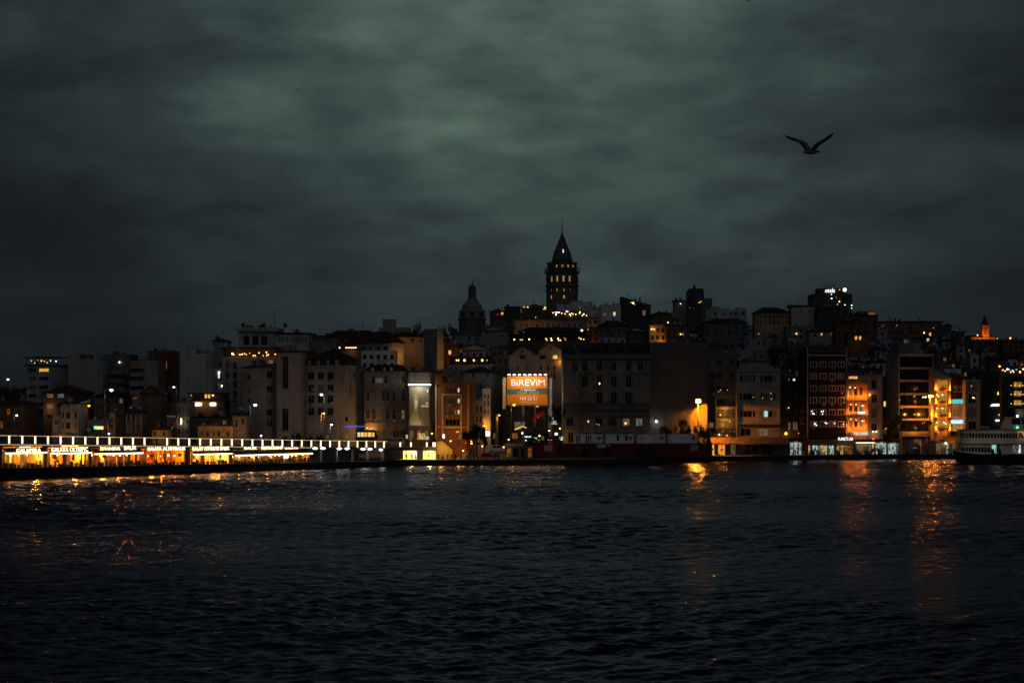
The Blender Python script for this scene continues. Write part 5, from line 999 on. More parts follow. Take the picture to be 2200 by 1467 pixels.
def domed_tower():
    D = 800.0; k = D / F; c = px(1014.5, 0, D); base = ter(c.x, c.y) - .5
    t_ = thing('domed_tower', 'dark stepped tower with a small dome and a thin spire', 'tower', (c.x, c.y, base))
    def Z(y): return px(0, y, D).z - base
    mb = MB(); mb.lathe([(31 * k, -1), (31 * k, Z(688)), (33 * k, Z(687)), (33 * k, Z(685)), (30 * k, Z(684))], 'dgrey', 8, smooth=False); mb.build('base', t_)
    mb = MB(); mb.lathe([(30.0 * k, Z(684)), (29.5 * k, Z(672)), (30.5 * k, Z(671)), (29 * k, Z(668)), (24 * k, Z(665))], 'grey', 8, smooth=False); mb.build('lower_tier', t_)
    mb = MB(); mb.lathe([(24 * k, Z(668)), (22.5 * k, Z(658)), (22.5 * k, Z(657)), (20.5 * k, Z(654)), (16 * k, Z(651))], 'grey', 8, smooth=False); mb.build('middle_tier', t_)
    mb = MB(); mb.lathe([(17 * k, Z(655)), (15.5 * k, Z(649)), (14 * k, Z(647)), (12 * k, Z(645)), (9 * k, Z(642))], 'grey', 8, smooth=False); mb.build('upper_tier', t_)
    mb = MB(); mb.lathe([(10 * k, Z(648)), (8.3 * k, Z(636)), (8.6 * k, Z(620)), (9 * k, Z(619)), (8 * k, Z(618))], 'dgrey', 12, smooth=False); mb.build('lantern', t_)
    mb = MB(); mb.lathe([(7.6 * k, Z(619)), (6.6 * k, Z(616)), (4.6 * k, Z(613)), (1.2 * k, Z(611))], 'lead', 14); mb.build('dome', t_)
    mb = MB(); mb.lathe([(.9 * k, Z(612)), (1.2 * k, Z(606)), (.5 * k, Z(605)), (.06, Z(596))], 'metal', 8); mb.build('spire', t_)
    for a in range(8):
        q = R(a * 45); mb = MB(); w_ = .9; mb.box(-w_, w_, -.06, -.01, 0, 2.6, 'glass'); mb.build('window', t_, (28 * k * math.cos(q), 28 * k * math.sin(q), Z(682)), (0, 0, q + R(90)))
domed_tower()
# ------------------------------------------------------------------ more houses filling the slope, front to back, only where they show
SKYL = [(0, 880), (57, 845), (146, 800), (280, 795), (386, 780), (457, 765), (513, 735), (640, 730), (700, 727), (815, 718), (905, 725), (960, 716), (1045, 708), (1060, 695), (1175, 680), (1335, 675), (1400, 690), (1450, 685), (1610, 682), (1700, 680), (1830, 695), (1890, 703), (2025, 712), (2085, 745), (2200, 748)]
def skyl(x):
    for (a, ya), (c, yc) in zip(SKYL, SKYL[1:]):
        if x <= c: return ya + (yc - ya) * (x - a) / (c - a)
    return 748
MASK = np.full((750, 1100), 9999.0)
for b in ALL:
    x0, x1, yt, D = b.sc; a, c = sorted((x0, x1)); MASK[max(0, int(yt / 2)):500, max(0, int(a / 2)):max(0, int(c / 2))] = np.minimum(MASK[max(0, int(yt / 2)):500, max(0, int(a / 2)):max(0, int(c / 2))], D)
rn = random.Random(21); nfill = 0; BB = [b.bb for b in ALL]
ROWN = ('foot', 'foot', 'lower slope', 'lower slope', 'lower slope', 'middle slope', 'middle slope', 'middle slope', 'upper slope', 'upper slope', 'ridge')
fills = []
for ri, Drow in enumerate((560, 586, 612, 638, 664, 692, 720, 748, 776, 806, 836)):
    x = -10 + rn.uniform(0, 30)
    while x < 2215:
        wpx = rn.uniform(24, 48) * (560 if ri < 5 else 430) / Drow; D = Drow + rn.uniform(-9, 9); H = rn.uniform(7.5, 13.5); X = (x + wpx / 2 - CX) * D / F
        yt = YH - (ter(X, D) + H - HC) * F / D; lim = skyl(x + wpx / 2) + 3
        if yt < lim: H -= (lim - yt) * D / F; yt = lim
        dep = rn.uniform(7, 10); bb = (px(x, 0, D).x, px(x + wpx, 0, D).x, D, D + dep)
        free = not any(bb[0] < q[1] + .4 and bb[1] > q[0] - .4 and bb[2] < q[3] + .4 and bb[3] > q[2] - .4 for q in BB) and ((bb[0] + bb[1]) / 2 - 25.9) ** 2 + (D + 5 - 862) ** 2 > 400 and ((bb[0] + bb[1]) / 2 + 19) ** 2 + (D + 5 - 800) ** 2 > 250
        if H > 5.5 and free:
            sl = (slice(max(0, int(yt / 2)), min(480, int(yt / 2 + 14 * F / D / 2))), slice(max(0, int(x / 2)), max(0, min(1100, int((x + wpx) / 2)))))
            vis = (MASK[sl] > D).sum() * 4 if MASK[sl].size else 0
            if vis > 60:
                MASK[sl[0].start:500, sl[1]] = np.minimum(MASK[sl[0].start:500, sl[1]], D); BB.append(bb); fills.append((ri, x, wpx, yt, D, H, dep))
        x += wpx + rn.uniform(0, 6)
WALLN = {'white': 'white', 'cream': 'cream', 'grey': 'grey', 'dgrey': 'dark grey', 'brown': 'brown', 'lilac': 'lilac grey', 'charcoal': 'charcoal', 'pink': 'dusty pink', 'ochre': 'ochre', 'paleg': 'pale grey'}
LAND = [(60, 'the far left trees'), (250, 'the dark balcony block'), (420, 'the blank grey end wall'), (560, 'the arched rooftop hall'), (780, 'the large hipped roof'), (930, 'the tall narrow slab'), (1014, 'the domed tower'), (1150, 'the twin-gabled house'), (1207, 'the round stone tower'), (1320, 'the neoclassical building'), (1460, 'the windowless party wall'), (1490, 'the angular tower block'), (1630, 'the four-storey beige house'), (1777, 'the maroon block'), (1790, 'the high-rise hotel'), (1955, 'the black glass office'), (2117, 'the church spire'), (2190, 'the right edge terraces')]
used = {}
for ri, x, wpx, yt, D, H, dep in fills:
    wl = rn.choice(('grey', 'dgrey', 'brown', 'lilac', 'charcoal', 'pink', 'paleg', 'brown', 'paleg', 'lilac', 'white', 'cream')); rf = rn.choice(('hip', 'gable', 'slab', 'front', None, 'hip'))
    xc = x + wpx / 2; lx, ln = min(LAND, key=lambda q: abs(q[0] - xc)); side = 'below' if abs(lx - xc) < 18 else ('left of' if xc < lx else 'right of')
    cl = max(1, int(wpx * D / F / 2.6)); rw = 2 if H < 11 else 3; lit = []
    if rn.random() < .30: lit.append((xc + rn.uniform(-.3, .3) * wpx, yt + 1.9 * F / D, 1.1 * F / D, 1.4 * F / D, rn.choice(('warm', 'dimwarm', 'dimwarm', 'dimorange'))))
    lab = '%s %s house %s, %s %s %s' % ('small' if wpx * D / F < 7 else 'broad', WALLN[wl], {'hip': 'hip-roofed', 'gable': 'pitched-roofed', 'slab': 'flat-roofed', 'front': 'front-gabled', None: 'parapeted'}[rf], ROWN[ri], side, ln)
    k = (lab, ri); used[lab] = used.get(lab, 0) + 1
    if used[lab] > 1: lab = lab.replace(' house ', ' %s house ' % (('', 'upper', 'third', 'fourth', 'fifth', 'sixth', 'seventh', 'eighth', 'ninth', 'tenth')[min(9, used[lab] - 1)]), 1)
    hill('hillside_house', lab, x, x + wpx, yt + (0 if rf in (None, 'slab') else 1.0 * F / D), H, wl, rf, (cl, rw), lit, D=D, depth=dep, clut=rn.choice((2, 3, 4, 5)), rise=rn.uniform(1.4, 2.4), rmat=rn.choice(('tile', 'roofdark', 'roofdark', 'lead')))
    ALL[-1].o['group'] = 'houses packed on the hillside'
print('FILL HOUSES', len(fills))
# ------------------------------------------------------------------ bridge with lit railing and restaurants below
BA, BD = Vector((-113.4, 366, 0)), Vector((.6676, .7445, 0)); BRZ = math.atan2(.7445, .6676); BL = 118.5
bridge = thing('road_bridge', 'long double-deck bridge with a railing of glowing white posts', 'bridge', BA, BRZ)
def bs(x, yl=0.0):
    P = BA + Vector((-BD.y, BD.x, 0)) * yl; k = (x - CX) / F; return (k * P.y - P.x) / (BD.x - k * BD.y)
def lz(a, c): return lambda s_: a + (c - a) * s_ / 116.0
Zbase, Zfas, Zdeck, Zrail = lz(2.75, 1.5), lz(7.55, 4.55), lz(8.1, 5.1), lz(9.98, 6.92)
def slab(mb, s0, s1, y0, y1, za, zb, mat):
    f = lambda q, s_: q(s_) if callable(q) else q
    mb.hexa(((s0, y0, f(za, s0)), (s1, y0, f(za, s1)), (s1, y1, f(za, s1)), (s0, y1, f(za, s0)), (s0, y0, f(zb, s0)), (s1, y0, f(zb, s1)), (s1, y1, f(zb, s1)), (s0, y1, f(zb, s0))), mat)
S0, S1 = -70.0, BL
mb = MB(); slab(mb, S0, S1, 0.0, 36, -2.5, lambda s_: Zbase(s_) - .25, 'quaywall'); mb.build('pontoon', bridge)
mb = MB(); slab(mb, S0, S1, -.35, 12, lambda s_: Zbase(s_) - .25, Zbase, 'charcoal'); mb.build('lower_walkway', bridge)
mb = MB(); slab(mb, S0, S1 + 14, .0, 36, Zfas, Zdeck, 'charcoal'); mb.build('upper_deck', bridge)
mb = MB(); slab(mb, S0, bs(668), -.12, 0, lambda s_: Zdeck(s_) - .32, lambda s_: Zdeck(s_) - .12, 'ledline'); mb.build('lit_fascia_strip', bridge)
mb = MB(); slab(mb, S0, S1, -.05, .08, lambda s_: Zrail(s_) - .16, lambda s_: Zrail(s_) - .02, 'ledrail'); mb.build('lit_handrail', bridge)
mb = MB()
for q in range(3): slab(mb, S0, S1, .1, .14, lambda s_: Zdeck(s_) + .35 + .4 * q, lambda s_: Zdeck(s_) + .41 + .4 * q, 'metal')
mb.build('rail_bars', bridge)
mb = MB(); mb.box(-.16, .16, -.1, .1, 0, 1.72, 'ledpost'); mb.box(-.1, .1, -.06, .06, 1.72, 1.8, 'metal'); pm = mb.mesh('railing_post')
s_ = bs(20) - 3.29 * 8; skip = 0
while s_ < S1:
    if abs(s_ - bs(339)) > 1.0: link('railing_post', pm, bridge, (s_, -.02, Zdeck(s_) + .04))
    s_ += 3.285
mb = MB(); mb.box(-.22, .22, -.22, .22, 0, 1.0, 'concrete'); cm_ = mb.mesh('column')
for i in range(34):
    s_ = S0 + 3 + i * 5.6
    if s_ < S1: o = link('column', cm_, bridge, (s_, 1.2, Zbase(s_))); o.scale = (1, 1, Zfas(s_) - Zbase(s_) - .005)
mb = MB(); slab(mb, S0, S1, 11.5, 11.8, Zbase, Zfas, 'dgrey'); mb.build('inner_wall', bridge)
mb = MB(); s_ = S0
while s_ < bs(840):
    mb.box(s_, s_ + .07, -.2, -.13, Zbase(s_), Zbase(s_) + 1.0, 'metal'); s_ += .75
for h in (.5, 1.0): slab(mb, S0, bs(840), -.2, -.13, lambda q: Zbase(q) + h - .05, lambda q: Zbase(q) + h, 'metal')
mb.build('walkway_railing', bridge)
def eatery(label, x0, x1, strip, texts, col, energy, room='ochre', side=True, purple=False, door=False):
    a, c = bs(x0), bs(x1); o = link('restaurant', None, None, BA + BD * a, (0, 0, BRZ)); o.location.z = Zbase((a + c) / 2)
    tag(o, label, 'restaurant', 'fish restaurants under the bridge'); L = c - a; zf = Zfas((a + c) / 2) - Zbase((a + c) / 2); rn = random.Random(x0)
    mb = MB(); mb.box(0, L, 8.0, 8.2, 0, zf - .1, room); mb.build('back_wall', o)
    mb = MB(); mb.box(0, .15, .8, 8.0, 0, zf - .1, room); mb.box(L - .15, L, .8, 8.0, 0, zf - .1, room); mb.build('side_wall', o)
    mb = MB(); mb.box(.15, L - .15, .6, 8.0, zf - .1, zf - .05, 'cream'); mb.build('ceiling', o)
    n = max(2, int(L / 4))
    for i in range(n + 1):
        u = .25 + (L - .5) * i / n; mb = MB(); mb.box(u - .16, u + .16, .3, .62, 0, zf - .9, 'yellowb'); mb.build('awning_post', o)
    if strip:
        mb = MB(); mb.box(.1, L - .1, -.9, -.4, zf - 1.62, zf - 1.34, 'signbr'); mb.build('light_strip', o)
        mb = MB(); mb.hexa(((0, -.9, zf - 1.33), (L, -.9, zf - 1.33), (L, .9, zf - .35), (0, .9, zf - .35), (0, -.9, zf - 1.27), (L, -.9, zf - 1.27), (L, .9, zf - .28), (0, .9, zf - .28)), 'awndark'); mb.build('awning', o)
    for t_, xa, xb, yb, yt in texts:
        s0 = bs(xa, -.95) - a; s1 = bs(xb, -.95) - a; D = (BA + BD * (a + s0)).y; z0 = HC - (yb - YH) * D / F - o.location.z; z1 = HC - (yt - YH) * D / F - o.location.z
        lettering(t_, 'signbr', o, (s0, -.95, z0), s1 - s0, z1 - z0, name='sign_lettering', bold=.006)
        mb = MB(); mb.box(s0, s1, -.86, -.8, z0, z0 + .06, 'metal'); mb.build('sign_rail', o)
    for i in range(int(L / 1.9)):
        u = 1 + i * 1.9 + rn.uniform(-.4, .4)
        if u > L - .3: break
        mb = MB(); z = zf - rn.uniform(1.7, 2.1); mb.box(u - .02, u + .02, 1.48, 1.52, z, zf - .1, 'metal'); mb.ball((u, 1.5, z), rn.uniform(.12, .24), rn.choice(('bulbr', 'bulbr', 'bulb')), 6); mb.build('hanging_lamp', o)
    n = int(L / 1.1)
    for i in range(n):                                # planters, seat backs and rolled screens along the rail
        u = .15 + i * 1.1 + rn.uniform(-.15, .15); hh = rn.uniform(.4, 1.2); mb = MB(); mb.box(u, u + rn.uniform(.6, 1.0), -.05 + .3 * rn.random(), .3, 0, hh, rn.choice(('awndark', 'wood', 'dark', 'cloth'))); mb.build('planter_box', o)
    u = rn.uniform(.2, 1.5)
    while u < L - 1.2:                                # hanging screens and menu boards at the front
        w_ = rn.uniform(.25, 1.2); mb = MB(); zb_ = rn.choice((.0, .0, 1.4, 1.9)); mb.box(u, u + w_, .66, .72, zb_, zf - rn.uniform(1.2, 1.7), rn.choice(('wood', 'brown', 'awndark', 'orangeb', 'yellowb', 'redbrown', 'dark'))); mb.build('front_screen', o); u += w_ + rn.uniform(1.2, 3.6)
    for i in range(int(L / 3.0)):
        u = rn.uniform(.3, L - 1.6); y_ = rn.uniform(2.5, 6.5); mb = MB(); mb.box(u, u + rn.uniform(.25, 1.3), y_, y_ + .12, 0, zf - rn.uniform(.1, 1.9), rn.choice(('wood', 'brown', 'orangeb', 'awnred', 'dark', 'yellowb'))); mb.build('partition', o)
    for i in range(int(L / 2.6)):                     # framed pictures, bars and curtains on the back wall
        u = .8 + i * 2.6 + rn.uniform(-.3, .3); w_ = rn.uniform(.6, 1.7)
        if u + w_ > L - .3: break
        mb = MB(); mb.box(u, u + w_, 7.9, 7.99, rn.uniform(.6, 1.2), rn.uniform(2.2, 3.0), rn.choice(('wood', 'brown', 'roomlit', 'brown', 'wood'))); mb.build('wall_panel', o)
    if purple: mb = MB(); q = L * .52; mb.box(q, q + 2.6, 6.0, 6.1, zf - 2.2, zf - 1.7, 'purple'); mb.box(q + .9, q + 1.6, 5.97, 6.0, zf - 2.05, zf - 1.85, 'signcw'); mb.build('blue_neon_sign', o)
    if door: mb = MB(); q = L * .64; mb.box(q, q + 1.6, .1, .2, zf - 2.6, zf - 1.1, 'signw'); mb.build('lit_menu_panel', o)
    n = max(3, int(L / 2.8))
    for i in range(n):                                # the lamps' own light
        light('restaurant_light', 'POINT', o, (L * (i + .5) / n + rn.uniform(-.5, .5), rn.uniform(1.2, 3.6), zf - 2.15), energy / n * rn.uniform(.6, 1.4), col, .2)
    return o, L
OR1, OR2 = (1.0, .37, .03), (1.0, .26, .012)
eatery('restaurant under the bridge with a big white sign at the left edge', 9, 97, True, [('GALAPERA', 35, 88, 971.5, 963.5), ('RESTAURANT', 42, 66, 961.5, 959)], OR1, 520)
eatery('yellow lit restaurant under a two-line white sign, second from left', 106, 193, True, [('GALATA OLYMPIC', 110, 189, 970.5, 961.5), ('RESTAURANT', 133, 168, 959.2, 956.8)], OR1, 800, 'yellowb')
eatery('red-lit restaurant under the bridge with a blue neon sign inside', 200, 304, True, [('İSTANBUL', 215, 259, 967, 958.5), ('BALIK', 267, 293, 966, 958)], OR2, 420, 'redbrown', purple=True)
eatery('orange lit restaurant whose three-word sign has no light strip below', 306, 400, False, [('GALATA', 317, 347, 967.8, 960.3), ('ALTIN', 350, 374, 967.2, 960), ('BALIK', 376, 399, 966.6, 959.6)], OR2, 620, 'orangeb')
eatery('bright orange restaurant under the largest white lettering', 413, 495, True, [('BALAT GÜVERTE BALIK', 414, 493, 968, 958.5)], OR1, 980, 'yellowb')
eatery('dim restaurant under the longest white light strip, farthest along the bridge', 503, 668, True, [('BALIK', 525, 552, 965.2, 960), ('RESTAURANT', 562, 608, 965.5, 959), ('GALATA', 612, 640, 964.6, 961)], (1, .38, .04), 300, 'brown', door=True)
for i, (x, y) in enumerate(((677, 963), (694, 963), (729, 963.5), (746, 963.5), (780, 964.5), (795, 964.5), (818, 966))):
    s_ = bs(x, -.3); P = BA + BD * s_ + Vector((BD.y, -BD.x, 0)) * .3; z = HC - (y - YH) * P.y / F
    o = thing('ceiling_lamp', ('oval white lamp under the bridge deck just past the restaurants', 'oval white lamp second after the restaurants under the bridge', 'third oval white lamp after the restaurants under the bridge', 'fourth oval white lamp after the restaurants under the bridge', 'fifth oval white lamp after the restaurants under the bridge', 'sixth oval white lamp after the restaurants under the bridge', 'last small oval lamp under the bridge by the abutment')[i], 'lamp', (P.x, P.y, z), BRZ, 'oval lamps under the bridge')
    mb = MB(); mb.ball((0, 0, 0), .34, 'bulbw', 8, .75); g_ = mb.build('globe', o); g_.scale = (2.2 if i < 6 else 1.6, 1, 1); mb = MB(); mb.box(-.06, .06, -.06, .06, .2, max(.3, Zfas(s_) - z), 'metal'); mb.build('stem', o)
    if i % 2 == 0: light('lamp_light', 'POINT', o, (.8, -.2, -.5), 35, COOL, .3)
# café tables on the lower walkway
ORD = 'first second third fourth fifth sixth seventh eighth ninth tenth eleventh twelfth thirteenth fourteenth fifteenth sixteenth seventeenth eighteenth nineteenth twentieth twenty-first twenty-second twenty-third twenty-fourth twenty-fifth twenty-sixth'.split()
proto = None; rn = random.Random(11)
for i in range(26):
    s_ = bs(12) + i * 3.15 + rn.uniform(-.5, .5)
    if s_ > bs(660): break
    P = BA + BD * s_ + Vector((-BD.y, BD.x, 0)) * (1.9 + 1.6 * (i % 2)); z = Zbase(s_)
    if proto is None:
        proto = thing('cafe_table', 'small dark cafe table on the bridge walkway, first from left', 'table', (P.x, P.y, z), BRZ, 'cafe tables under the bridge')
        mb = MB(); mb.box(-.6, .6, -.4, .4, .72, .77, 'orangetrim'); mb.build('table_top', proto); mb = MB(); mb.box(-.06, .06, -.06, .06, .03, .72, 'metal'); mb.box(-.3, .3, -.3, .3, 0, .03, 'metal'); mb.build('pedestal', proto)
        mb = MB()
        for e in (-1, 1):
            mb2 = MB(); mb2.box(e * .95 - .22, e * .95 + .22, -.22, .22, .42, .47, 'wood'); mb2.box(e * 1.15 - .03, e * 1.15 + .03, -.22, .22, .47, .95, 'wood')
            for a in (-.2, .16):
                for c in (-.2, .16): mb2.box(e * .95 + a, e * .95 + a + .04, c, c + .04, 0, .42, 'wood')
            mb2.build('chair', proto)
    else:
        o = copy_tree(proto); o.location = (P.x, P.y, z)
        o['label'] = 'small dark cafe table on the bridge walkway, %s from left' % ORD[i]
# ------------------------------------------------------------------ abutment, underpass, ramp
ab = thing('bridge_abutment', 'bridge end block with two bright yellow underpass openings', 'abutment', (px(858, 0, 470).x, 470, 1.2))
def ax(x, y=0, D=470): q = px(x, y, D); return q.x - ab.location.x, q.z - 1.2
x0, x1, z1 = ax(826)[0], ax(1012)[0], ax(0, 962)[1]
OP = ((866, 896), (909, 936)); zo = ax(0, 967.5)[1]
mb = MB(); edges = [x0] + [ax(e)[0] for q in OP for e in q] + [ax(938)[0]]
for i in range(0, len(edges), 2): mb.box(edges[i], edges[i + 1], 0, .8, 0, z1, 'concrete')
for i in (1, 3): mb.box(edges[i], edges[i + 1], 0, .8, zo, z1, 'concrete')
mb.build('front_wall', ab)
mb = MB(); mb.box(x0, edges[-1], .81, 18, z1 - .5, z1, 'charcoal'); mb.box(x0, edges[-1], -.25, .9, z1, z1 + .35, 'concrete'); mb.build('deck_edge', ab)
for i in (1, 3):
    a, c = edges[i], edges[i + 1]; mb = MB(); mb.box(a - .2, c + .2, 5, 5.2, 0, zo + .3, 'cream'); mb.box(a - .3, a - .05, .85, 5, 0, zo + .3, 'cream'); mb.box(c + .05, c + .3, .85, 5, 0, zo + .3, 'cream'); mb.build('underpass_wall', ab)
    mb = MB(); mb.box(a + .4, c - .4, 2, 4, zo + .05, zo + .15, 'signyw'); mb.build('underpass_lamp', ab); light('underpass_light', 'AREA', ab, ((a + c) / 2, 2.6, zo), 330, (1, .60, .12), shape='RECTANGLE', size=3.6, size_y=3)
mb = MB(); mb.box(ax(886)[0], ax(893)[0], 4.8, 4.9, .8, zo - .5, 'signw'); mb.build('lit_poster', ab)
mb = MB(); a, c, e = ax(938)[0], ax(962)[0], ax(1008)[0]
mb.prism(((a, 0), (ax(972)[0], 0), (ax(972)[0], ax(0, 966)[1]), (ax(950)[0], ax(0, 947)[1]), (a, ax(0, 949)[1])), 'y', -.4, 0, 'yellowb'); mb.build('stair_wall', ab)
mb = MB(); mb.prism(((ax(974)[0], 0), (ax(1010)[0], 0), (ax(1008)[0], ax(0, 972)[1]), (ax(992)[0], ax(0, 958)[1]), (ax(974)[0], ax(0, 956)[1])), 'y', 2.4, 2.8, 'orangeb'); mb.build('ramp_wall', ab)
mb = MB()
for i in range(9): mb.box(ax(975)[0] + i * .45, ax(1006)[0], -.3 + .0, 2.2, .22 * i, .22 * (i + 1), 'concrete')
mb.build('stairs', ab)
light('stair_light', 'POINT', ab, (ax(948)[0], -3.0, 3.4), 330, (1, .55, .1), .3); light('ramp_light', 'POINT', ab, (ax(985)[0], -1.5, 3.0), 190, SOD, .3)
proto = None
for i, x in enumerate((860, 883, 917, 931, 934.5, 942)):
    q = px(x, 948, 470.5)
    if proto is None:
        proto = thing('glowing_bollard', 'stubby glowing rail post on the bridge end block, first from left', 'lamp', (q.x, 470.4, z1 + 1.55), 0, 'glowing posts on the bridge end'); mb = MB(); mb.box(-.2, .2, -.15, .15, 0, 1.25, 'ledpost'); mb.build('light_tube', proto); mb = MB(); mb.box(-.25, .25, -.2, .2, -.1, 0, 'metal'); mb.build('foot', proto)
    else: o = copy_tree(proto); o.location = (q.x, 470.4, z1 + 1.55); o['label'] = 'stubby glowing rail post on the bridge end block, %s from left' % ORD[i]
# ------------------------------------------------------------------ hoardings, containers, kiosk
for i, (x0, x1, m_, lab) in enumerate(((1200, 1272, 'redpanel', 'dark red site hoarding with a pale poster, left of four'), (1272, 1360, 'redpanel', 'dark red site hoarding with a white board, second of four'), (1360, 1444, 'redpanel', 'dark red site hoarding behind a dark bush, third of four'), (1444, 1530, 'redpanel', 'dark red site hoarding nearest the orange street lamp'), (1145, 1199, 'redpanel', 'pinkish red hoarding with a printed picture beside the kiosk'))):
    D = 487 if i < 4 else 478; a, c = px(x0, 0, D), px(x1, 0, D); D1 = D + (0, 0, 6, 10, 0)[i]; o = thing('hoarding', lab, 'hoarding', (a.x, D, 1.2), 0, 'red site hoardings on the quay'); L = c.x - a.x; H = px(0, 952, D).z - 1.2; n = 6
    for k in range(n): mb = MB(); mb.box(L * k / n + .02, L * (k + 1) / n - .02, 0, .08, 0, H, m_); mb.build('panel', o)
    mb = MB(); mb.box(0, L, .081, .2, H - .4, H - .25, 'metal'); mb.box(0, L, .081, .2, .4, .55, 'metal'); mb.build('batten', o)
    if i == 1: mb = MB(); q = L * .12; mb.box(q, q + 3.9, -.05, -.003, H - 1.3, H - .3, 'contain'); mb.build('white_board', o)
    if i in (0, 3, 4): mb = MB(); q = L * .45; mb.box(q, q + 2.4, -.05, -.003, H - 2.2, H - .5, 'pink' if i else 'brown'); mb.build('poster', o)
    if i in (0, 1, 2, 3): lettering('KARAKÖY', 'pink', o, (L * .62, -.02, H * .42), 2.6, .32)
    if i == 4: light('hoarding_light', 'POINT', o, (L * .55, -3, 2.6), 14, (1, .4, .2), .3)
proto = None
for i, (x0, x1, lab) in enumerate(((1232, 1296, 'white site container with tall dark slot windows above the hoarding'), (1299, 1363, 'white site container with two small windows, second from left'), (1367, 1430, 'plain white site container, third from left above the hoarding'), (1434, 1499, 'plain white site container nearest the orange street lamp'))):
    D = 496; a, c = px(x0, 0, D), px(x1, 0, D); z0, z1c = px(0, 953, D).z, px(0, 931.5, D).z; o = thing('site_container', lab, 'container', (a.x, D, z0), 0, 'white site containers'); L = c.x - a.x; H = z1c - z0
    mb = MB(); mb.box(.15, L - .15, .06, 3, .08, H - .12, 'contain'); mb.build('body', o); mb = MB()
    for u in (0, L - .16): mb.box(u, u + .16, 0, 3.06, 0, H, 'orangepaint')
    mb.box(.16, L - .16, 0, .1, H - .12, H, 'zinc'); mb.box(.16, L - .16, 0, .1, 0, .1, 'zinc'); mb.build('frame', o)
    for k in range(14): u = .5 + (L - 1) * k / 13; mb = MB(); mb.box(u - .04, u + .04, .02, .059, .12, H - .2, 'contain'); mb.build('rib', o)
    xs = ((1238, 2.6), (1243, 2.6), (1258, 2.6), (1263, 2.6), (1268, 2.6)) if i == 0 else ((1325, 4.5), (1343, 5)) if i == 1 else ()
    for x, w_ in xs: u = px(x, 0, D).x - a.x; mb = MB(); mb.box(u, u + w_ / 7.2, -.01, .015, .3 if i == 0 else 1.0, H - .4, 'glass'); mb.build('window', o)
    u = L * .86; mb = MB(); mb.box(u - .5, u + .5, -.03, .015, 1.2, 2.2, 'dgrey'); mb.build('air_unit', o)
    mb = MB(); mb.box(.2, .5, .5, 2.5, 1.0 - z0, 0, 'metal'); mb.box(L - .5, L - .2, .5, 2.5, 1.0 - z0, 0, 'metal'); mb.build('stilt', o)
o = thing('ticket_kiosk', 'grey flat-roofed ticket kiosk on the quay with lit windows', 'kiosk', (px(1087, 0, 474).x, 474, 1.2)); L = 58 * 474 / F; H = px(0, 958, 474).z - 1.2
mb = MB(); mb.box(0, L, 0, 4, 0, H, 'dgrey'); mb.build('body', o); mb = MB(); mb.box(-.3, L * .62, -.5, 4.2, H, H + .65, 'paleg'); mb.build('roof', o)
for a, c, m_ in ((.03, .18, 'dimorange'), (.25, .45, 'dimwarm'), (.55, .68, 'glass'), (.82, .95, 'dimorange')): mb = MB(); mb.box(L * a, L * c, -.06, -.004, .7, H - .6, m_ if m_ != 'dimwarm' else 'glass'); mb.build('window', o)
light('kiosk_light', 'POINT', o, (1.0, -1.5, 2.4), 25, SOD, .2)
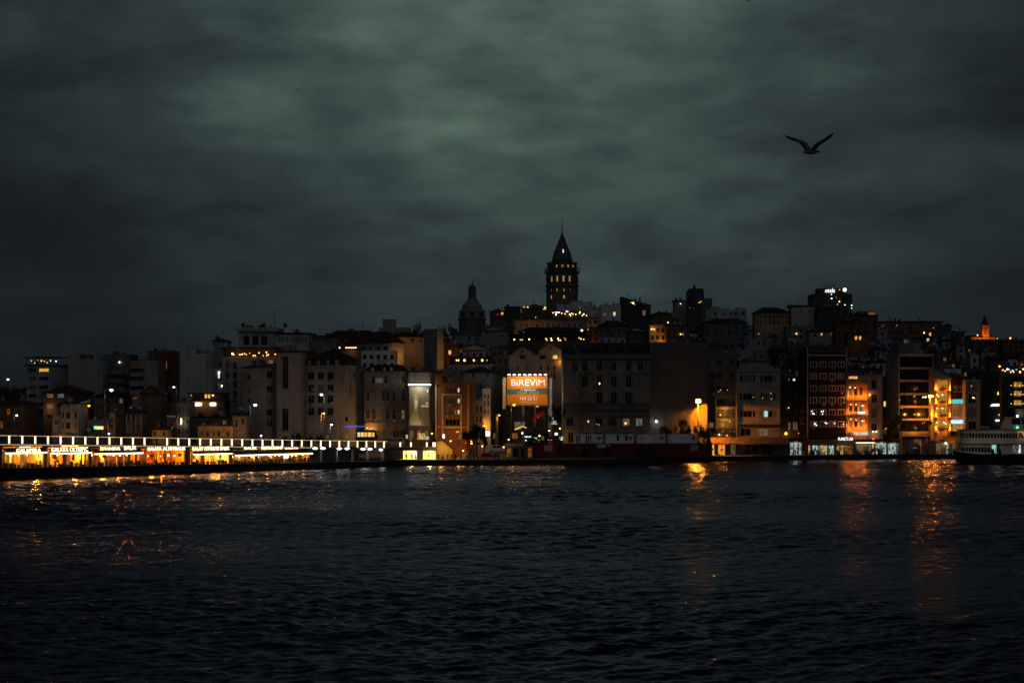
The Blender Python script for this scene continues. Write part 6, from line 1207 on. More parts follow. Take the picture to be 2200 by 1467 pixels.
# ------------------------------------------------------------------ shops and awnings on the right quay
def shopfront(label, x0, x1, ytop, yb, D, wins, roofm='awndark', lampcol=COOL, energy=60, awn=None, depth=6):
    a = px(x0, 0, D); o = thing('quay_shop', label, 'shop', (a.x, D, 1.25), 0, 'shops along the right quay'); L = (x1 - x0) * D / F; H = px(0, ytop, D).z - 1.25
    mb = MB(); xs = sorted({0, L} | {(q - x0) * D / F for w_ in wins for q in w_[:2]}); zt = H - .95
    mb.box(0, L, .3, .5, zt, H, 'awndark')
    for u0, u1 in zip(xs, xs[1:]):
        if not any(abs((w_[0] - x0) * D / F - u0) < .02 for w_ in wins): mb.box(u0, u1, .3, .5, 0, zt, 'dgrey')
    mb.box(0, .2, .5, depth, 0, H, 'dgrey'); mb.box(L - .2, L, .5, depth, 0, H, 'dgrey'); mb.box(.2, L - .2, depth - .2, depth, 0, H, 'dgrey'); mb.build('walls', o)
    mb = MB(); mb.box(-.2, L + .2, -.6, depth + .2, H, H + .25, roofm); mb.build('roof', o)
    for xa, xb, m_ in wins:
        u0, u1 = (xa - x0) * D / F, (xb - x0) * D / F; mb = MB(); mb.box(u0 + .04, u1 - .04, .36, .42, .12, zt - .02, m_); w_ = mb.build('shop_window', o)
        mb = MB(); mb.box(u0 + (u1 - u0) / 2 - .04, u0 + (u1 - u0) / 2 + .04, .31, .36, .12, zt - .02, 'dark'); mb.box(u0 + .04, u1 - .04, .31, .36, 1.0, 1.07, 'dark'); mb.build('glazing_bar', w_)
    rn = random.Random(int(x0 * 3))
    for xa, xb, m_ in wins:
        for q in range(int((xb - xa) * D / F / .55)):
            u = (xa - x0) * D / F + .1 + q * .55; z_ = rn.choice((.13, .13, 1.1, 1.6)); mb = MB(); mb.box(u, u + rn.uniform(.25, .5), .05, .29, z_, z_ + rn.uniform(.35, 1.2), rn.choice(('dark', 'wood', 'cloth', 'charcoal', 'redbrown'))); mb.build('goods', o)
    if awn:
        za, pr = awn; n = max(2, int(L / 5.0))
        for i in range(n):
            u0, u1 = L * i / n + .04, L * (i + 1) / n - .04; mb = MB(); mb.hexa(((u0, -pr, H - .7), (u1, -pr, H - .7), (u1, .2, H + za), (u0, .2, H + za), (u0, -pr, H - .64), (u1, -pr, H - .64), (u1, .2, H + za + .06), (u0, .2, H + za + .06)), 'awning'); mb.box(u0, u1, -pr - .03, -pr, H - .95, H - .65, 'awnred'); mb.build('awning_panel', o)
            mb = MB(); mb.box(u0, u0 + .08, -pr + .05, -pr + .13, 0, H - .7, 'metal'); mb.build('awning_pole', o)
    if energy: light('shop_light', 'AREA', o, (L / 2, -.5, H - .4), energy, lampcol, shape='RECTANGLE', size=L * .8, size_y=.3)
    return o
shopfront('long awning-roofed cafe on the quay, dark inside but for three orange windows', 1526, 1694, 948, 976, 512, ((1526, 1535, 'warm'), (1543, 1558, 'orange'), (1570, 1580, 'dimwarm'), (1600, 1630, 'glass'), (1640, 1660, 'glass')), energy=14, lampcol=SOD, awn=(1.2, 3.2))
shopfront('bright white flower kiosk with round lit displays', 1696, 1724, 944, 976, 514, ((1698, 1704, 'shopw'), (1707, 1713, 'shopw'), (1717, 1722, 'shopw')), energy=70)
shopfront('brightly lit white shop below the maroon block', 1736, 1796, 950, 976, 518, ((1737, 1741, 'shopy'), (1746, 1757, 'shopw'), (1759, 1763, 'dimwhite'), (1766, 1777, 'shopy'), (1781, 1792, 'shopw')), energy=90, awn=(.8, 1.6))
o = shopfront('yellow and red lit cafe under the small white sign', 1796, 1836, 950, 976, 519, ((1798, 1804, 'shopy'), (1806, 1812, 'shopy'), (1815, 1832, 'dimorange')), energy=45, lampcol=WARM, awn=(.8, 1.4))
lettering('PLANETS LAB', 'signw', o, (.3, -2.0, px(0, 945.5, 519).z - 1.25), 4.6, .95, name='sign_lettering')
o = shopfront('terrace cafe under a thin white light tube', 1837, 1880, 946, 976, 520, ((1841, 1856, 'dimwarm'), (1862, 1872, 'dimwarm'), (1874, 1878, 'shopy')), energy=40, lampcol=WARM)
mb = MB(); mb.box(.1, 6.1, -.9, -.75, px(0, 951.5, 520).z - 1.25, px(0, 950, 520).z - 1.25, 'signyw'); mb.build('light_tube', o); mb = MB(); mb.ball((5.6, -.7, 5.0), .3, 'reddot', 6); mb.build('red_lamp', o)
shopfront('pale lit shop with two tall white windows', 1880, 1908, 945, 976, 521, ((1882, 1890, 'shopw'), (1897, 1904, 'shopw')), energy=80)
shopfront('corner shop with a cluttered white window beside the round kiosk', 1908, 1932, 946, 976, 521.5, ((1909, 1926, 'shopw'),), 'awnred', energy=70)
shopfront('dim shop behind the round dark kiosk', 1940, 2000, 938, 976, 528, ((1975, 1980, 'dimwarm'),), 'pink', energy=20, lampcol=WARM)
o = shopfront('open cafe under a bright orange awning beside the ferry', 2000, 2060, 945, 976, 524, ((2012, 2022, 'dimwarm'), (2034, 2038, 'shopw'), (2046, 2054, 'dimwarm')), 'awnred', energy=60, lampcol=WARM)
mb = MB(); L = 60 * 524 / F; mb.hexa(((L * .42, -2.4, 3.8), (L, -2.4, 3.9), (L, .5, 5.6), (L * .42, .5, 5.6), (L * .42, -2.4, 3.88), (L, -2.4, 3.98), (L, .5, 5.68), (L * .42, .5, 5.68)), 'awning'); mb.box(L * .42, L, -2.45, -2.4, 3.5, 3.9, 'awnred'); mb.build('orange_awning', o); light('awning_light', 'POINT', o, (L * .7, -3.6, 5.6), 150, SOD, .2)
mb = MB(); mb.ball((L * .46, -2.6, 3.6), .3, 'bulbw', 6); mb.build('globe_lamp', o)
o = thing('round_kiosk', 'round dark domed kiosk on the right quay', 'kiosk', (px(1966, 0, 522).x, 524, 1.3)); mb = MB(); mb.lathe([(2.2, 0), (2.25, 2.2), (2.0, 2.9), (1.4, 3.5), (.6, 3.8), (.05, 3.85)], 'charcoal', 20); mb.build('shell', o); mb = MB(); mb.box(-.6, .6, -2.27, -2.2, 1.9, 2.3, 'dimwhite'); mb.build('serving_hatch', o)
o = thing('round_sign', 'round blue sign disc on a post by the quay tree', 'sign', (px(1926, 0, 519).x, 519, 1.3)); mb = MB(); mb.lathe([(.05, 0), (.85, 0), (.85, .12), (.05, .12)], 'navy', 18); mb.build('disc', o, (0, 0, px(0, 937, 519).z - 1.3), (R(90), 0, 0)); mb = MB(); mb.box(-.06, .06, 0, .12, 0, px(0, 937, 519).z - 1.3, 'metal'); mb.build('post', o)
for i, (x, y, m_, lab) in enumerate(((1990, 940, 'umbrella', 'closed pink parasol on the right quay'), (2008, 942, 'umbrella', 'open pink parasol next to the orange awning'))):
    D = 521; o = thing('parasol', lab, 'parasol', (px(x, 0, D).x, D, 1.4)); h = px(0, y, D).z - 1.4
    mb = MB(); mb.tube([(0, 0, 0), (0, 0, h)], .05, 'metal'); mb.build('pole', o); mb = MB()
    mb.lathe([(.06, h + .1), (.5, h - .8), (.75, h - 2.2), (.5, h - 3.0)] if i == 0 else [(.06, h + .1), (1.2, h - .35), (2.1, h - 1.0), (2.05, h - 1.05), (1.1, h - .45), (.06, h - .1)], m_, 10); mb.build('canopy', o)
proto = None
for i, x in enumerate((1747, 1800, 1842, 1862, 1889)):
    D = 517; q = px(x, 0, D)
    if proto is None:
        proto = thing('planter', 'dark tub planter in front of the bright white quay shop', 'planter', (q.x, D, 1.4), 0, 'tub planters on the quay'); mb = MB(); mb.lathe([(.45, 0), (.65, .9), (.6, .95), (.3, .9)], 'charcoal', 10); mb.build('tub', proto); mb = MB(); rr = random.Random(2)
        for j in range(60): a, r = rr.uniform(0, 6.28), rr.uniform(0, .6); c = Vector((r * math.cos(a), r * math.sin(a), .95 + rr.uniform(0, .5))); d = Vector((rr.uniform(-1, 1), rr.uniform(-1, 1), rr.uniform(0, 1))).normalized() * .16; e = d.cross(Vector((rr.uniform(-1, 1), rr.uniform(-1, 1), .3))).normalized() * .08; mb.poly((c - d, c + e, c + d, c - e), 'leaf')
        mb.build('foliage', proto)
    else: o = copy_tree(proto); o.location = (q.x, D, 1.4); o['label'] = ('', 'dark tub planter before the yellow and red lit cafe', 'dark tub planter at the left of the terrace cafe', 'dark tub planter at the right of the terrace cafe', 'dark tub planter before the two tall white windows')[i]
# ------------------------------------------------------------------ street lamps
def lamp(label, x, y, D, col, mat, energy, r=.32, arm=0.0, thick=.09, polemat='metal', sq=.8):
    r *= .85
    q = px(x, y, D); zg = ter(q.x, D) if D > 460 else 1.4; zg = min(zg, q.z - 3); o = thing('street_lamp', label, 'street lamp', (q.x, D, zg), 0, 'street lamps'); h = q.z - zg
    mb = MB(); mb.tube([(arm, 0, 0), (arm, 0, h * .6), (arm, 0, h - .15 if arm == 0 else h + .1)], [thick * 1.3, thick, thick * .8], polemat, 8); mb.build('pole', o)
    if arm: mb = MB(); mb.tube([(arm, 0, h + .1), (arm * .5, 0, h + .35), (0, 0, h + .25)], thick * .6, polemat, 6); mb.build('arm', o)
    mb = MB(); mb.ball((0, 0, h), r, mat, 8, sq); mb.build('globe', o); mb = MB(); mb.lathe([(r * 1.15, h + r * sq * .7), (r * .7, h + r * sq * 1.05), (.05, h + r * sq * 1.2)], 'lampshell', 12); mb.build('lamp_cap', o)
    if mat in ('bulbx', 'bulby'):                                # added hood: blocks the bright globe's light from walls behind, open towards the water
        mb = MB(); mb.box(-r * 1.5, r * 1.5, r * 1.1, r * 1.2, h - r * 1.3, h + r * 1.3, 'lampshell'); mb.box(-r * 1.5, -r * 1.4, -r * .9, r * 1.1, h - r * 1.3, h + r * 1.3, 'lampshell'); mb.box(r * 1.4, r * 1.5, -r * .9, r * 1.1, h - r * 1.3, h + r * 1.3, 'lampshell'); mb.box(-r * 1.5, r * 1.5, -r * 1.25, r * 1.2, h + r * 1.3, h + r * 1.4, 'lampshell'); mb.build('hood', o)
    if energy: light('lamp_light', 'POINT', o, (0, -r - .3, h - r - .25), energy, col, .25)
    return o, h
lamp('white street lamp at the far left above the trees', 17, 815, 556, COOL, 'bulbw', 60, .4, 1.0)
lamp('small white street lamp by the brown corner house', 36, 892, 500, (1, .95, .75), 'bulbw', 60, .36, -.8)
lamp('orange street lamp on a red pole beside the cream house', 191, 871.5, 498, SOD, 'bulbo', 110, .38, -.9, .12, 'redpanel')
lamp('tall white street lamp in front of the tiled brown house', 239.5, 838, 500, COOL, 'bulbw', 150, .56, -2.0, .14)
lamp('white street lamp below the red-brown block', 373.5, 831.5, 540, COOL, 'bulbw', 60, .4, 1.0)
lamp('bright white street lamp in front of the slant-roofed block', 548.5, 870, 500, COOL, 'bulbw', 190, .56, -1.6, .14)
lamp('white street lamp before the nine-window block', 690.5, 847.5, 500, COOL, 'bulbw', 130, .48, .8, .12)
lamp('orange street lamp low before the nine-window block', 695.5, 888, 498, SOD, 'bulbo', 900, .36, -.8, .12)
lamp('small yellowish street lamp right of the low orange lamp', 712, 912, 498, (1, .95, .6), 'bulbw', 90, .36, -.4, .2)
lamp('tall thick lamp post with an orange glow left of the billboard', 1073, 892, 494, SOD, 'bulb', 110, .26, -.8, .42, 'yellowb')
lamp('orange lamp at the lower left corner of the billboard', 1104.5, 869.5, 505, SOD, 'bulbo', 240, .42, -.9, .12)
o, h = lamp('bright orange street lamp lighting the party wall', 1500, 861, 509.5, SOD, 'bulby', 0, .62, 0, .16, 'yellowb', 1.0)
light('lamp_spot', 'SPOT', o, (.1, 0, h - 1.0), 105000, (1, .24, .003), .05, (R(44), 0, R(-34)), spot_size=R(94), spot_blend=.12)
light('lamp_side_spot', 'SPOT', o, (.4, -.3, h - 1.0), 5200, SOD, .2, (R(50), 0, R(-66)), spot_size=R(92), spot_blend=.25); light('lamp_front_spot', 'SPOT', o, (0, -.7, h - .9), 500, SOD, .3, (R(-30), 0, 0), spot_size=R(120), spot_blend=.5)
o, h = lamp('many-headed orange street lamp before the black glass office', 1998, 851, 520, SOD, 'bulbx', 420, .5, 0, .15, 'orangetrim')
for dx, m_ in ((-2.2, 'bulbd'), (-1.4, 'bulb'), (.9, 'bulbo'), (.5, 'bulb')): mb = MB(); mb.ball((dx, 0, h - .1 + .1 * dx), .28, m_, 6); mb.tube([(0, 0, h - .2), (dx, 0, h + .25)], .05, 'metal'); mb.build('side_head', o)
mb = MB(); mb.lathe([(.05, 0), (.6, 0), (.6, .2), (.05, .2)], 'blind', 14); mb.build('round_light_disc', o, (0, -.2, h - 8.3), (R(90), 0, 0))  # unlit pale disc standing for a round light on the pole
lamp('small white lamp behind the glowing rail on the left', 234, 931.5, 482, COOL, 'bulbw', 40, .3); lamp('small white lamp at the rail before the slot-windowed block', 561, 936, 486, COOL, 'bulbw', 40, .28)
lamp('thin dark lamp post before the slant-roofed block', 578, 905, 497, WARM, 'dimwarm', 0, .2); lamp('dark lamp post right of the nine-window block', 735, 888, 497, WARM, 'dimwarm', 0, .2, -.5)
# lit clutter signs on the street right of the billboard and on the square
def lightbox(label, x, y, w_, h_, D, mat, pole=True):
    q = px(x - w_ / 2, y + h_ / 2, D); k = D / F; o = thing('light_box', label, 'lit sign', (q.x, D, q.z)); mb = MB(); mb.box(0, w_ * k, 0, .2, 0, h_ * k, mat); mb.build('lit_panel', o); mb = MB(); mb.box(-.06, w_ * k + .06, .2, .3, -.06, h_ * k + .06, 'metal')
    mb.build('backing', o)
    if pole: mb = MB(); mb.box(w_ * k / 2 - .07, w_ * k / 2 + .07, .2, .34, 1.2 - q.z, -.06, 'metal'); mb.build('post', o)
for a in (('tall white light box on the square below the glowing alley house', 1048, 931, 9, 11, 488, 'signw'), ('small white light box left of the big one on the square', 953, 937, 4.5, 9, 486, 'signw'), ('pink and white advertising column before the orange office', 987.5, 938, 5.5, 13, 484, 'dimwarm'), ('pinkish advertising column before the banner corner', 937, 938, 5, 11, 484, 'dimorange'), ('orange lit box above the square before the orange office', 983, 927.5, 7, 3.5, 488, 'orange'), ('white glowing shop sign cluster right of the billboard', 1190, 907, 14, 9, 522, 'shopw'), ('small pale blue sign above the white sign cluster', 1185, 898, 7, 3, 520, 'signcw'), ('yellow lit shop window with a pale gable strip below the billboard', 1112, 914, 13, 16, 526, 'dimwarm'), ('cyan white light bar on the street below the billboard', 1134, 938, 14, 2.6, 486, 'signcw'), ('white glowing board on the street below the billboard', 1150, 944, 8, 9, 486, 'shopw'), ('orange lit booth on the street left of the cyan light bar', 1106, 936, 12, 12, 488, 'dimorange'), ('white round board near the red tail light', 1195, 932, 6, 5, 486, 'signw'), ('small white sign by the hotel corner', 1206, 941, 8, 7, 486, 'shopw'), ('yellow kiosk light on the square left of the white van', 1062, 936, 4, 10, 486, 'dimwarm'), ('red and orange tram-stop panel before the stone office', 905, 937, 16, 14, 484, 'shopy'), ('white glass shelter panel before the banner corner', 918, 941, 7, 8, 482, 'shopw'), ('tall narrow lit panel left of the stone office arches', 882, 940, 5, 13, 482, 'dimorange'), ('small white light box on the square near the stone office', 874, 938, 4.5, 8, 482, 'shopw'), ('yellow ticket booth light behind the tram', 745, 938, 6, 9, 492, 'dimwarm'), ('warm small kiosk light before the nine-window block', 704, 938, 6, 7, 490, 'dimorange'), ('small lit board beside the white round board', 1166, 941, 5, 8, 486, 'dimwhite')): lightbox(*a)
o = ALL and thing('gable_strip', 'thin yellow lit gable outline over the shop window below the billboard', 'lit sign', px(1106, 923, 524)); mb = MB(); k = 524 / F; mb.tube([(0, 0, 0), (17 * k, 0, 7.5 * k), (25 * k, 0, 4 * k)], .12, 'signy', 5); mb.tube([(18 * k, 0, 7.5 * k), (19 * k, 0, 16 * k)], .5, 'dimwarm', 6); mb.build('tube', o)
# flags
m, t, p = newmat('flagnavy'); p.inputs['Base Color'].default_value = (.05, .05, .08, 1)
def flag(label, x, y, mat, D=505, moon=False):   # hangs from a slanted pole
    q = px(x, y, D); o = thing('flag', label, 'flag', q, R(6)); zg = 1.4 - q.z
    mb = MB(); mb.tube([(4.6, 0, 2.0), (4.6, 0, zg)], .08, 'metal'); mb.tube([(4.6, 0, -1.5), (.3, .1, 1.0)], .01, 'metal'); mb.build('pole', o)
    mb = MB(); n = 8
    def P(i, j): u, v = i / n, j / 3; return (4.4 - 4.6 * u + 1.0 * v * .3, .25 * math.sin(u * 6), 1.8 - 2.0 * u * u - .9 * u - 2.6 * v + .9 * u * v)
    for i in range(n):
        for j in range(3): mb.poly((P(i, j), P(i, j + 1), P(i + 1, j + 1), P(i + 1, j)), mat, True)
    o.scale = (.72, 1, .72); c = mb.build('cloth', o); c.modifiers.new('thickness', 'SOLIDIFY').thickness = .03
    if moon:
        mb = MB(); C = (2.0, -.32, -.5); arc = [(C[0] + .62 * math.cos(a), C[2] + .62 * math.sin(a)) for a in [R(50 + 260 * i / 12) for i in range(13)]]; inn = [(C[0] + .14 + .48 * math.cos(a), C[2] + .48 * math.sin(a)) for a in [R(60 + 240 * i / 12) for i in range(13)]]
        for i in range(12): mb.poly([(arc[i][0], C[1], arc[i][1]), (arc[i + 1][0], C[1], arc[i + 1][1]), (inn[i + 1][0], C[1], inn[i + 1][1]), (inn[i][0], C[1], inn[i][1])], 'bbwhite')
        s5 = [(C[0] + .75 + (.26 if i % 2 == 0 else .1) * math.cos(R(180 + 36 * i)), C[1], C[2] + (.26 if i % 2 == 0 else .1) * math.sin(R(180 + 36 * i))) for i in range(10)]; mb.poly(s5, 'bbwhite'); mb.build('crescent_and_star', o)
    return o
o = flag('red flag with white crescent and star waving below the billboard', 1146, 891, 'flagred', 505, True); light('flag_light', 'POINT', o, (2.5, -4, -3), 90, (1, .7, .5), .3)
flag('dark furled flag left of the red flag', 1122, 890, 'flagnavy', 509)

# small lamps scattered over the square and the quay edge between bridge end and billboard
for x, y, D, m_, e_, lab in ((846, 944, 486, 'bulb', 20, 'small warm lamp above the minibus on the bridge end'), (928, 931, 490, 'bulbo', 30, 'small orange lamp right of the banner corner'), (968, 947, 480, 'bulb', 25, 'small warm lamp at the top of the stairs'), (1013, 952, 478, 'bulbo', 40, 'small orange lamp above the ramp end'), (1036, 958, 474, 'bulb', 40, 'small warm lamp behind the red car'), (1082, 960, 476, 'bulbo', 30, 'small orange lamp beside the white delivery van'), (1093, 944, 484, 'bulb', 20, 'small warm lamp over the kiosk roof'), (1122, 930, 490, 'bulbw', 20, 'small white lamp left of the cyan light bar'), (1159, 936, 488, 'bulbo', 25, 'small orange lamp under the red flag'), (1180, 925, 492, 'bulb', 25, 'small warm lamp right of the red flag'), (1203, 920, 494, 'bulb', 20, 'small warm lamp by the neoclassical building corner'), (995, 968, 470, 'bulb', 30, 'small warm lamp low on the ramp wall')):
    lamp(lab, x, y, D, SOD if m_ == 'bulbo' else WARM, m_, e_, .3, 0, .06)
# ------------------------------------------------------------------ ferry
def ferry():
    D = 478.0; k = D / F; o = thing('passenger_ferry', 'white double-deck passenger ferry with rows of windows moored at the right edge', 'ferry', (px(2050, 0, D).x, D, 0), R(-3))
    def Z(y): return px(0, y, D).z
    def X(x): return (x - 2050) * k
    L = 46.0
    def plan(inset, x0, n=8, half=5.2):
        pts = [(L - inset, -half + inset), (L - inset, half - inset)] ; arc = []
        for i in range(n + 1):
            a = math.pi / 2 * i / n; arc.append((x0 + 9 * (1 - math.sin(a)), (half - inset) * math.cos(a)))
        up = arc; lo = [(x, -y) for x, y in reversed(arc[:-1])]
        return [(L - inset, half - inset)] + up + lo + [(L - inset, -half + inset)]
    def loft(levels, mat, name, parent=o):
        mb = MB(); rings = []
        for pts, z in levels: rings.append(len(mb.v)); mb.v += [(x, y, z(x) if callable(z) else z) for x, y in pts]
        n = len(levels[0][0]); mi = mb.mat(mat)
        for a, c in zip(rings, rings[1:]):
            for i in range(n): mb.f.append((a + i, a + (i + 1) % n, c + (i + 1) % n, c + i)); mb.mi.append(mi); mb.sm.append(False)
        for r_, rev in ((rings[0], False), (rings[-1], True)): q = tuple(range(r_, r_ + n)); mb.f.append(q if not rev else q[::-1]); mb.mi.append(mi); mb.sm.append(False)
        return mb.build(name, parent)
    sheer = lambda x: Z(974) + max(0, (6 - x)) * .12
    loft([(plan(.8, 2.0), -1.2), (plan(.1, .3), 1.0), (plan(0, -.6), sheer)], 'hullblack', 'hull')
    loft([(plan(-.12, -.75), lambda x: sheer(x) - .05), (plan(-.12, -.75), lambda x: sheer(x) + .3)], 'whitepaint', 'rubbing_strake')
    loft([(plan(.7, X(2062)), Z(974)), (plan(.7, X(2062)), Z(953.5))], 'whitepaint', 'lower_saloon')
    loft([(plan(.2, X(2058)), Z(953.4)), (plan(.2, X(2058)), Z(952))], 'dgrey', 'upper_deck')
    loft([(plan(.6, X(2061)), Z(951.9)), (plan(.6, X(2061)), Z(924))], 'whitepaint', 'upper_saloon')
    loft([(plan(.2, X(2056)), Z(923.9)), (plan(.2, X(2056)), Z(922))], 'dgrey', 'roof_deck')
    mb = MB(); mb.box(0, .62, -.05, .02, 0, 1.35, 'glass'); wm = mb.mesh('window')
    front = plan(.6, X(2061)); lows = plan(.7, X(2062))
    def along(pl, z, mesh, step, start=0.0, end=40.0, skip=()):
        pts = [Vector((x, y, 0)) for x, y in pl if y <= .01]; d = 0.0; nxt = start; i = 0
        for a, c in zip(pts, pts[1:]):
            seg = (c - a).length; dr = (c - a).normalized()
            while nxt < d + seg:
                if nxt > end: return
                q = a + dr * (nxt - d); nrm = Vector((dr.y, -dr.x, 0)); link('window', mesh, o, (q.x + nrm.x * .03, q.y + nrm.y * .03, z), (0, 0, math.atan2(dr.y, dr.x))); nxt += step
            d += seg
    along(front, Z(940), wm, .86, .4, 20); along(lows, Z(970), wm, .86, 1.0, 11)
    for a, c, m_ in ((2122, 2131, 'cyanwin'), (2166, 2176, 'dimwhite'), (2178, 2182, 'whitewin'), (2196, 2199, 'whitewin')): mb = MB(); mb.box(X(a), X(c), -4.58, -4.53, Z(973), Z(955), m_); mb.build('lit_doorway', o)
    mb = MB(); mb.box(X(2132), X(2138), -4.6, -4.53, Z(973), Z(955), 'wood'); mb.build('door', o)
    mb = MB(); mb.box(X(2176), X(2230), -4.66, -4.62, Z(939), Z(926), 'roomlit'); mb.build('lit_open_deck', o)
    for x in (2182, 2193, 2204): mb = MB(); mb.box(X(x - 3), X(x + 3), -4.72, -4.67, Z(938), Z(929), 'wood'); mb.build('deck_window', o)
    # bridge house
    mb = MB(); mb.prism([(X(2154), Z(921.9)), (X(2250), Z(921.9)), (X(2250), Z(897)), (X(2163), Z(897)), (X(2157), Z(912))], 'y', -3.4, 3.4, 'whitepaint'); mb.build('wheelhouse', o)
    mb = MB(); mb.box(X(2160), X(2252), -3.8, 3.8, Z(896.9), Z(895.4), 'paleg'); mb.build('wheelhouse_roof', o)
    for a, c in ((2165, 2184), (2187, 2206), (2209, 2228)): mb = MB(); mb.box(X(a), X(c), -3.46, -3.41, Z(911), Z(899), 'glass'); mb.build('wheelhouse_window', o)
    mb = MB(); mb.lathe([(2.3, Z(895)), (2.0, Z(880)), (2.1, Z(878))], 'paleg', 16, X(2195), 0); mb.build('funnel', o)
    for x, y, m_ in ((2177, 893.5, 'bulbw'), (2177, 917.5, 'greendot')): mb = MB(); mb.ball((X(x), -3.7, Z(y)), .3, m_, 8); mb.build('navigation_light', o)
    mb = MB(); mb.tube([(X(2175) + .55 * math.cos(a * .7854), -4.75, Z(960) + .55 * math.sin(a * .7854)) for a in range(9)], .15, 'wood', 6); mb.build('lifebuoy', o)
    for x in (2054, 2057.5): mb = MB(); mb.box(X(x), X(x) + .25, -.6, -.4, Z(966), Z(924), 'paleg'); mb.build('bow_post', o)
    for x in (2123, 2137): mb = MB(); mb.lathe([(.5, 1.6), (.55, 2.4), (.3, 4.2), (.05, 4.4)], 'hullblack', 8, X(x), -5.4); mb.build('fender', o)
    for x in (2110, 2118): mb = MB(); mb.ball((X(x), -1, Z(918)), .7, 'paleg', 8, .6); mb.build('life_raft', o)
    light('deck_light', 'POINT', o, (X(2075), -9, 7.5), 70, (1, .72, .3), .3); light('deck_light', 'POINT', o, (X(2190), -6, Z(932)), 30, WARM, .3); light('bow_light', 'POINT', o, (X(2130), -9, 9), 30, (1, .85, .6), .3)
ferry()
# ------------------------------------------------------------------ vehicles
def vehicle(name, label, cat, x, y, D, prof, L, wdt, body, lights=(), win='glass', wins=(), rz=0.0, wheel=.33):
    q = px(x, y, D); o = thing(name, label, cat, q, rz); mb = MB(); mb.prism(prof, 'y', 0, wdt, body); mb.build('body', o)
    for pts in wins: mb = MB(); mb.prism(pts, 'y', -.03, -.004, win); mb.build('window', o)
    for u in (L * .2, L * .8):
        for yy in (-.04, wdt - .2): mb = MB(); mb.lathe([(.06, 0), (wheel, 0), (wheel, .22), (.06, .22)], 'hullblack', 14); w_ = mb.build('wheel', o, (u, yy + .22, wheel), (R(90), 0, 0)); mb = MB(); mb.lathe([(.02, .222), (wheel * .6, .222), (wheel * .6, .235), (.02, .235)], 'zinc', 10); mb.build('rim', w_)
    for u, z, m_, n_ in lights: mb = MB(); mb.box(u, u + .3, -.06, -.01, z, z + .2, m_); mb.build(n_, o)
    return o
vehicle('delivery_van', 'white delivery van parked on the quay left of the kiosk', 'van', 1047, 972, 472, ((0, .4), (4.9, .4), (4.9, 1.1), (4.1, 1.3), (3.5, 2.1), (0, 2.2)), 4.9, 1.9, 'whitepaint', ((4.55, .7, 'dimwarm', 'headlight'),), wins=(((1.6, 1.35), (2.5, 1.35), (2.5, 1.95), (1.6, 1.95)), ((2.7, 1.35), (3.9, 1.35), (3.4, 1.95), (2.7, 1.95))))
vehicle('parked_car', 'red car parked in front of the white delivery van', 'car', 1030, 984, 468.5, ((0, .35), (4.2, .35), (4.2, .85), (3.4, .95), (2.7, 1.45), (1.0, 1.45), (.3, .95), (0, .85)), 4.2, 1.75, 'redbright', ((0, .6, 'reddot', 'tail_light'),), wins=(((.75, .95), (1.7, .95), (1.7, 1.35), (1.1, 1.35)), ((1.8, .95), (3.1, .95), (2.6, 1.35), (1.8, 1.35))))
vehicle('minibus', 'pale minibus standing on the bridge end', 'minibus', 826, 957.5, 474, ((0, .35), (5.6, .35), (5.6, 1.3), (5.2, 2.35), (.1, 2.4), (0, 1.4)), 5.6, 2.0, 'paleg', ((0, .8, 'reddot', 'tail_light'), (5.2, .6, 'dimwarm', 'headlight')), wins=(((.4, 1.35), (2.0, 1.35), (2.0, 2.05), (.4, 2.05)), ((2.2, 1.35), (3.7, 1.35), (3.7, 2.05), (2.2, 2.05)), ((3.9, 1.35), (5.3, 1.35), (5.0, 2.05), (3.9, 2.05))))
vehicle('parked_car', 'dark car with a glowing red tail light near the billboard', 'car', 1176, 950, 484, ((0, .35), (4.3, .35), (4.3, .85), (3.4, .95), (2.7, 1.45), (1.0, 1.45), (.3, .95), (0, .85)), 4.3, 1.75, 'navy', ((.2, .62, 'reddot', 'tail_light'), (1.0, .62, 'reddot', 'tail_light'), (4.0, .62, 'bulb', 'headlight')), wins=(((.75, .95), (1.7, .95), (1.7, 1.35), (1.1, 1.35)), ((1.8, .95), (3.1, .95), (2.6, 1.35), (1.8, 1.35))))
vehicle('parked_car', 'dark car with white headlights left of the red tail light', 'car', 1128, 951, 483, ((0, .35), (4.3, .35), (4.3, .85), (3.4, .95), (2.7, 1.45), (1.0, 1.45), (.3, .95), (0, .85)), 4.3, 1.75, 'charcoal', ((.1, .62, 'bulb', 'headlight'), (3.9, .62, 'reddot', 'tail_light')), wins=(((.75, .95), (1.7, .95), (1.7, 1.35), (1.1, 1.35)), ((1.8, .95), (3.1, .95), (2.6, 1.35), (1.8, 1.35))))
vehicle('parked_car', 'dark car with an orange light below the orange office', 'car', 1000, 957, 484, ((0, .35), (4.3, .35), (4.3, .85), (3.4, .95), (2.7, 1.45), (1.0, 1.45), (.3, .95), (0, .85)), 4.3, 1.75, 'charcoal', ((1.6, 1.2, 'bulbo', 'turn_signal'), (0, .62, 'reddot', 'tail_light')), wins=(((.75, .95), (1.7, .95), (1.7, 1.35), (1.1, 1.35)),))
o = thing('tram', 'tram with a row of yellow lit windows behind the bridge end', 'tram', px(765, 946, 490)); Lt = 42 * 490 / F
mb = MB(); mb.prism(((0, .3), (Lt, .3), (Lt, 2.4), (Lt - .5, 3.1), (.5, 3.1), (0, 2.4)), 'y', 0, 2.5, 'charcoal'); mb.build('body', o)
for i in range(5): mb = MB(); mb.box(.4 + i * 1.05, 1.25 + i * 1.05, -.04, -.003, 1.1, 2.4, 'yellow' if i in (0, 1, 3) else 'warm'); mb.build('window', o)
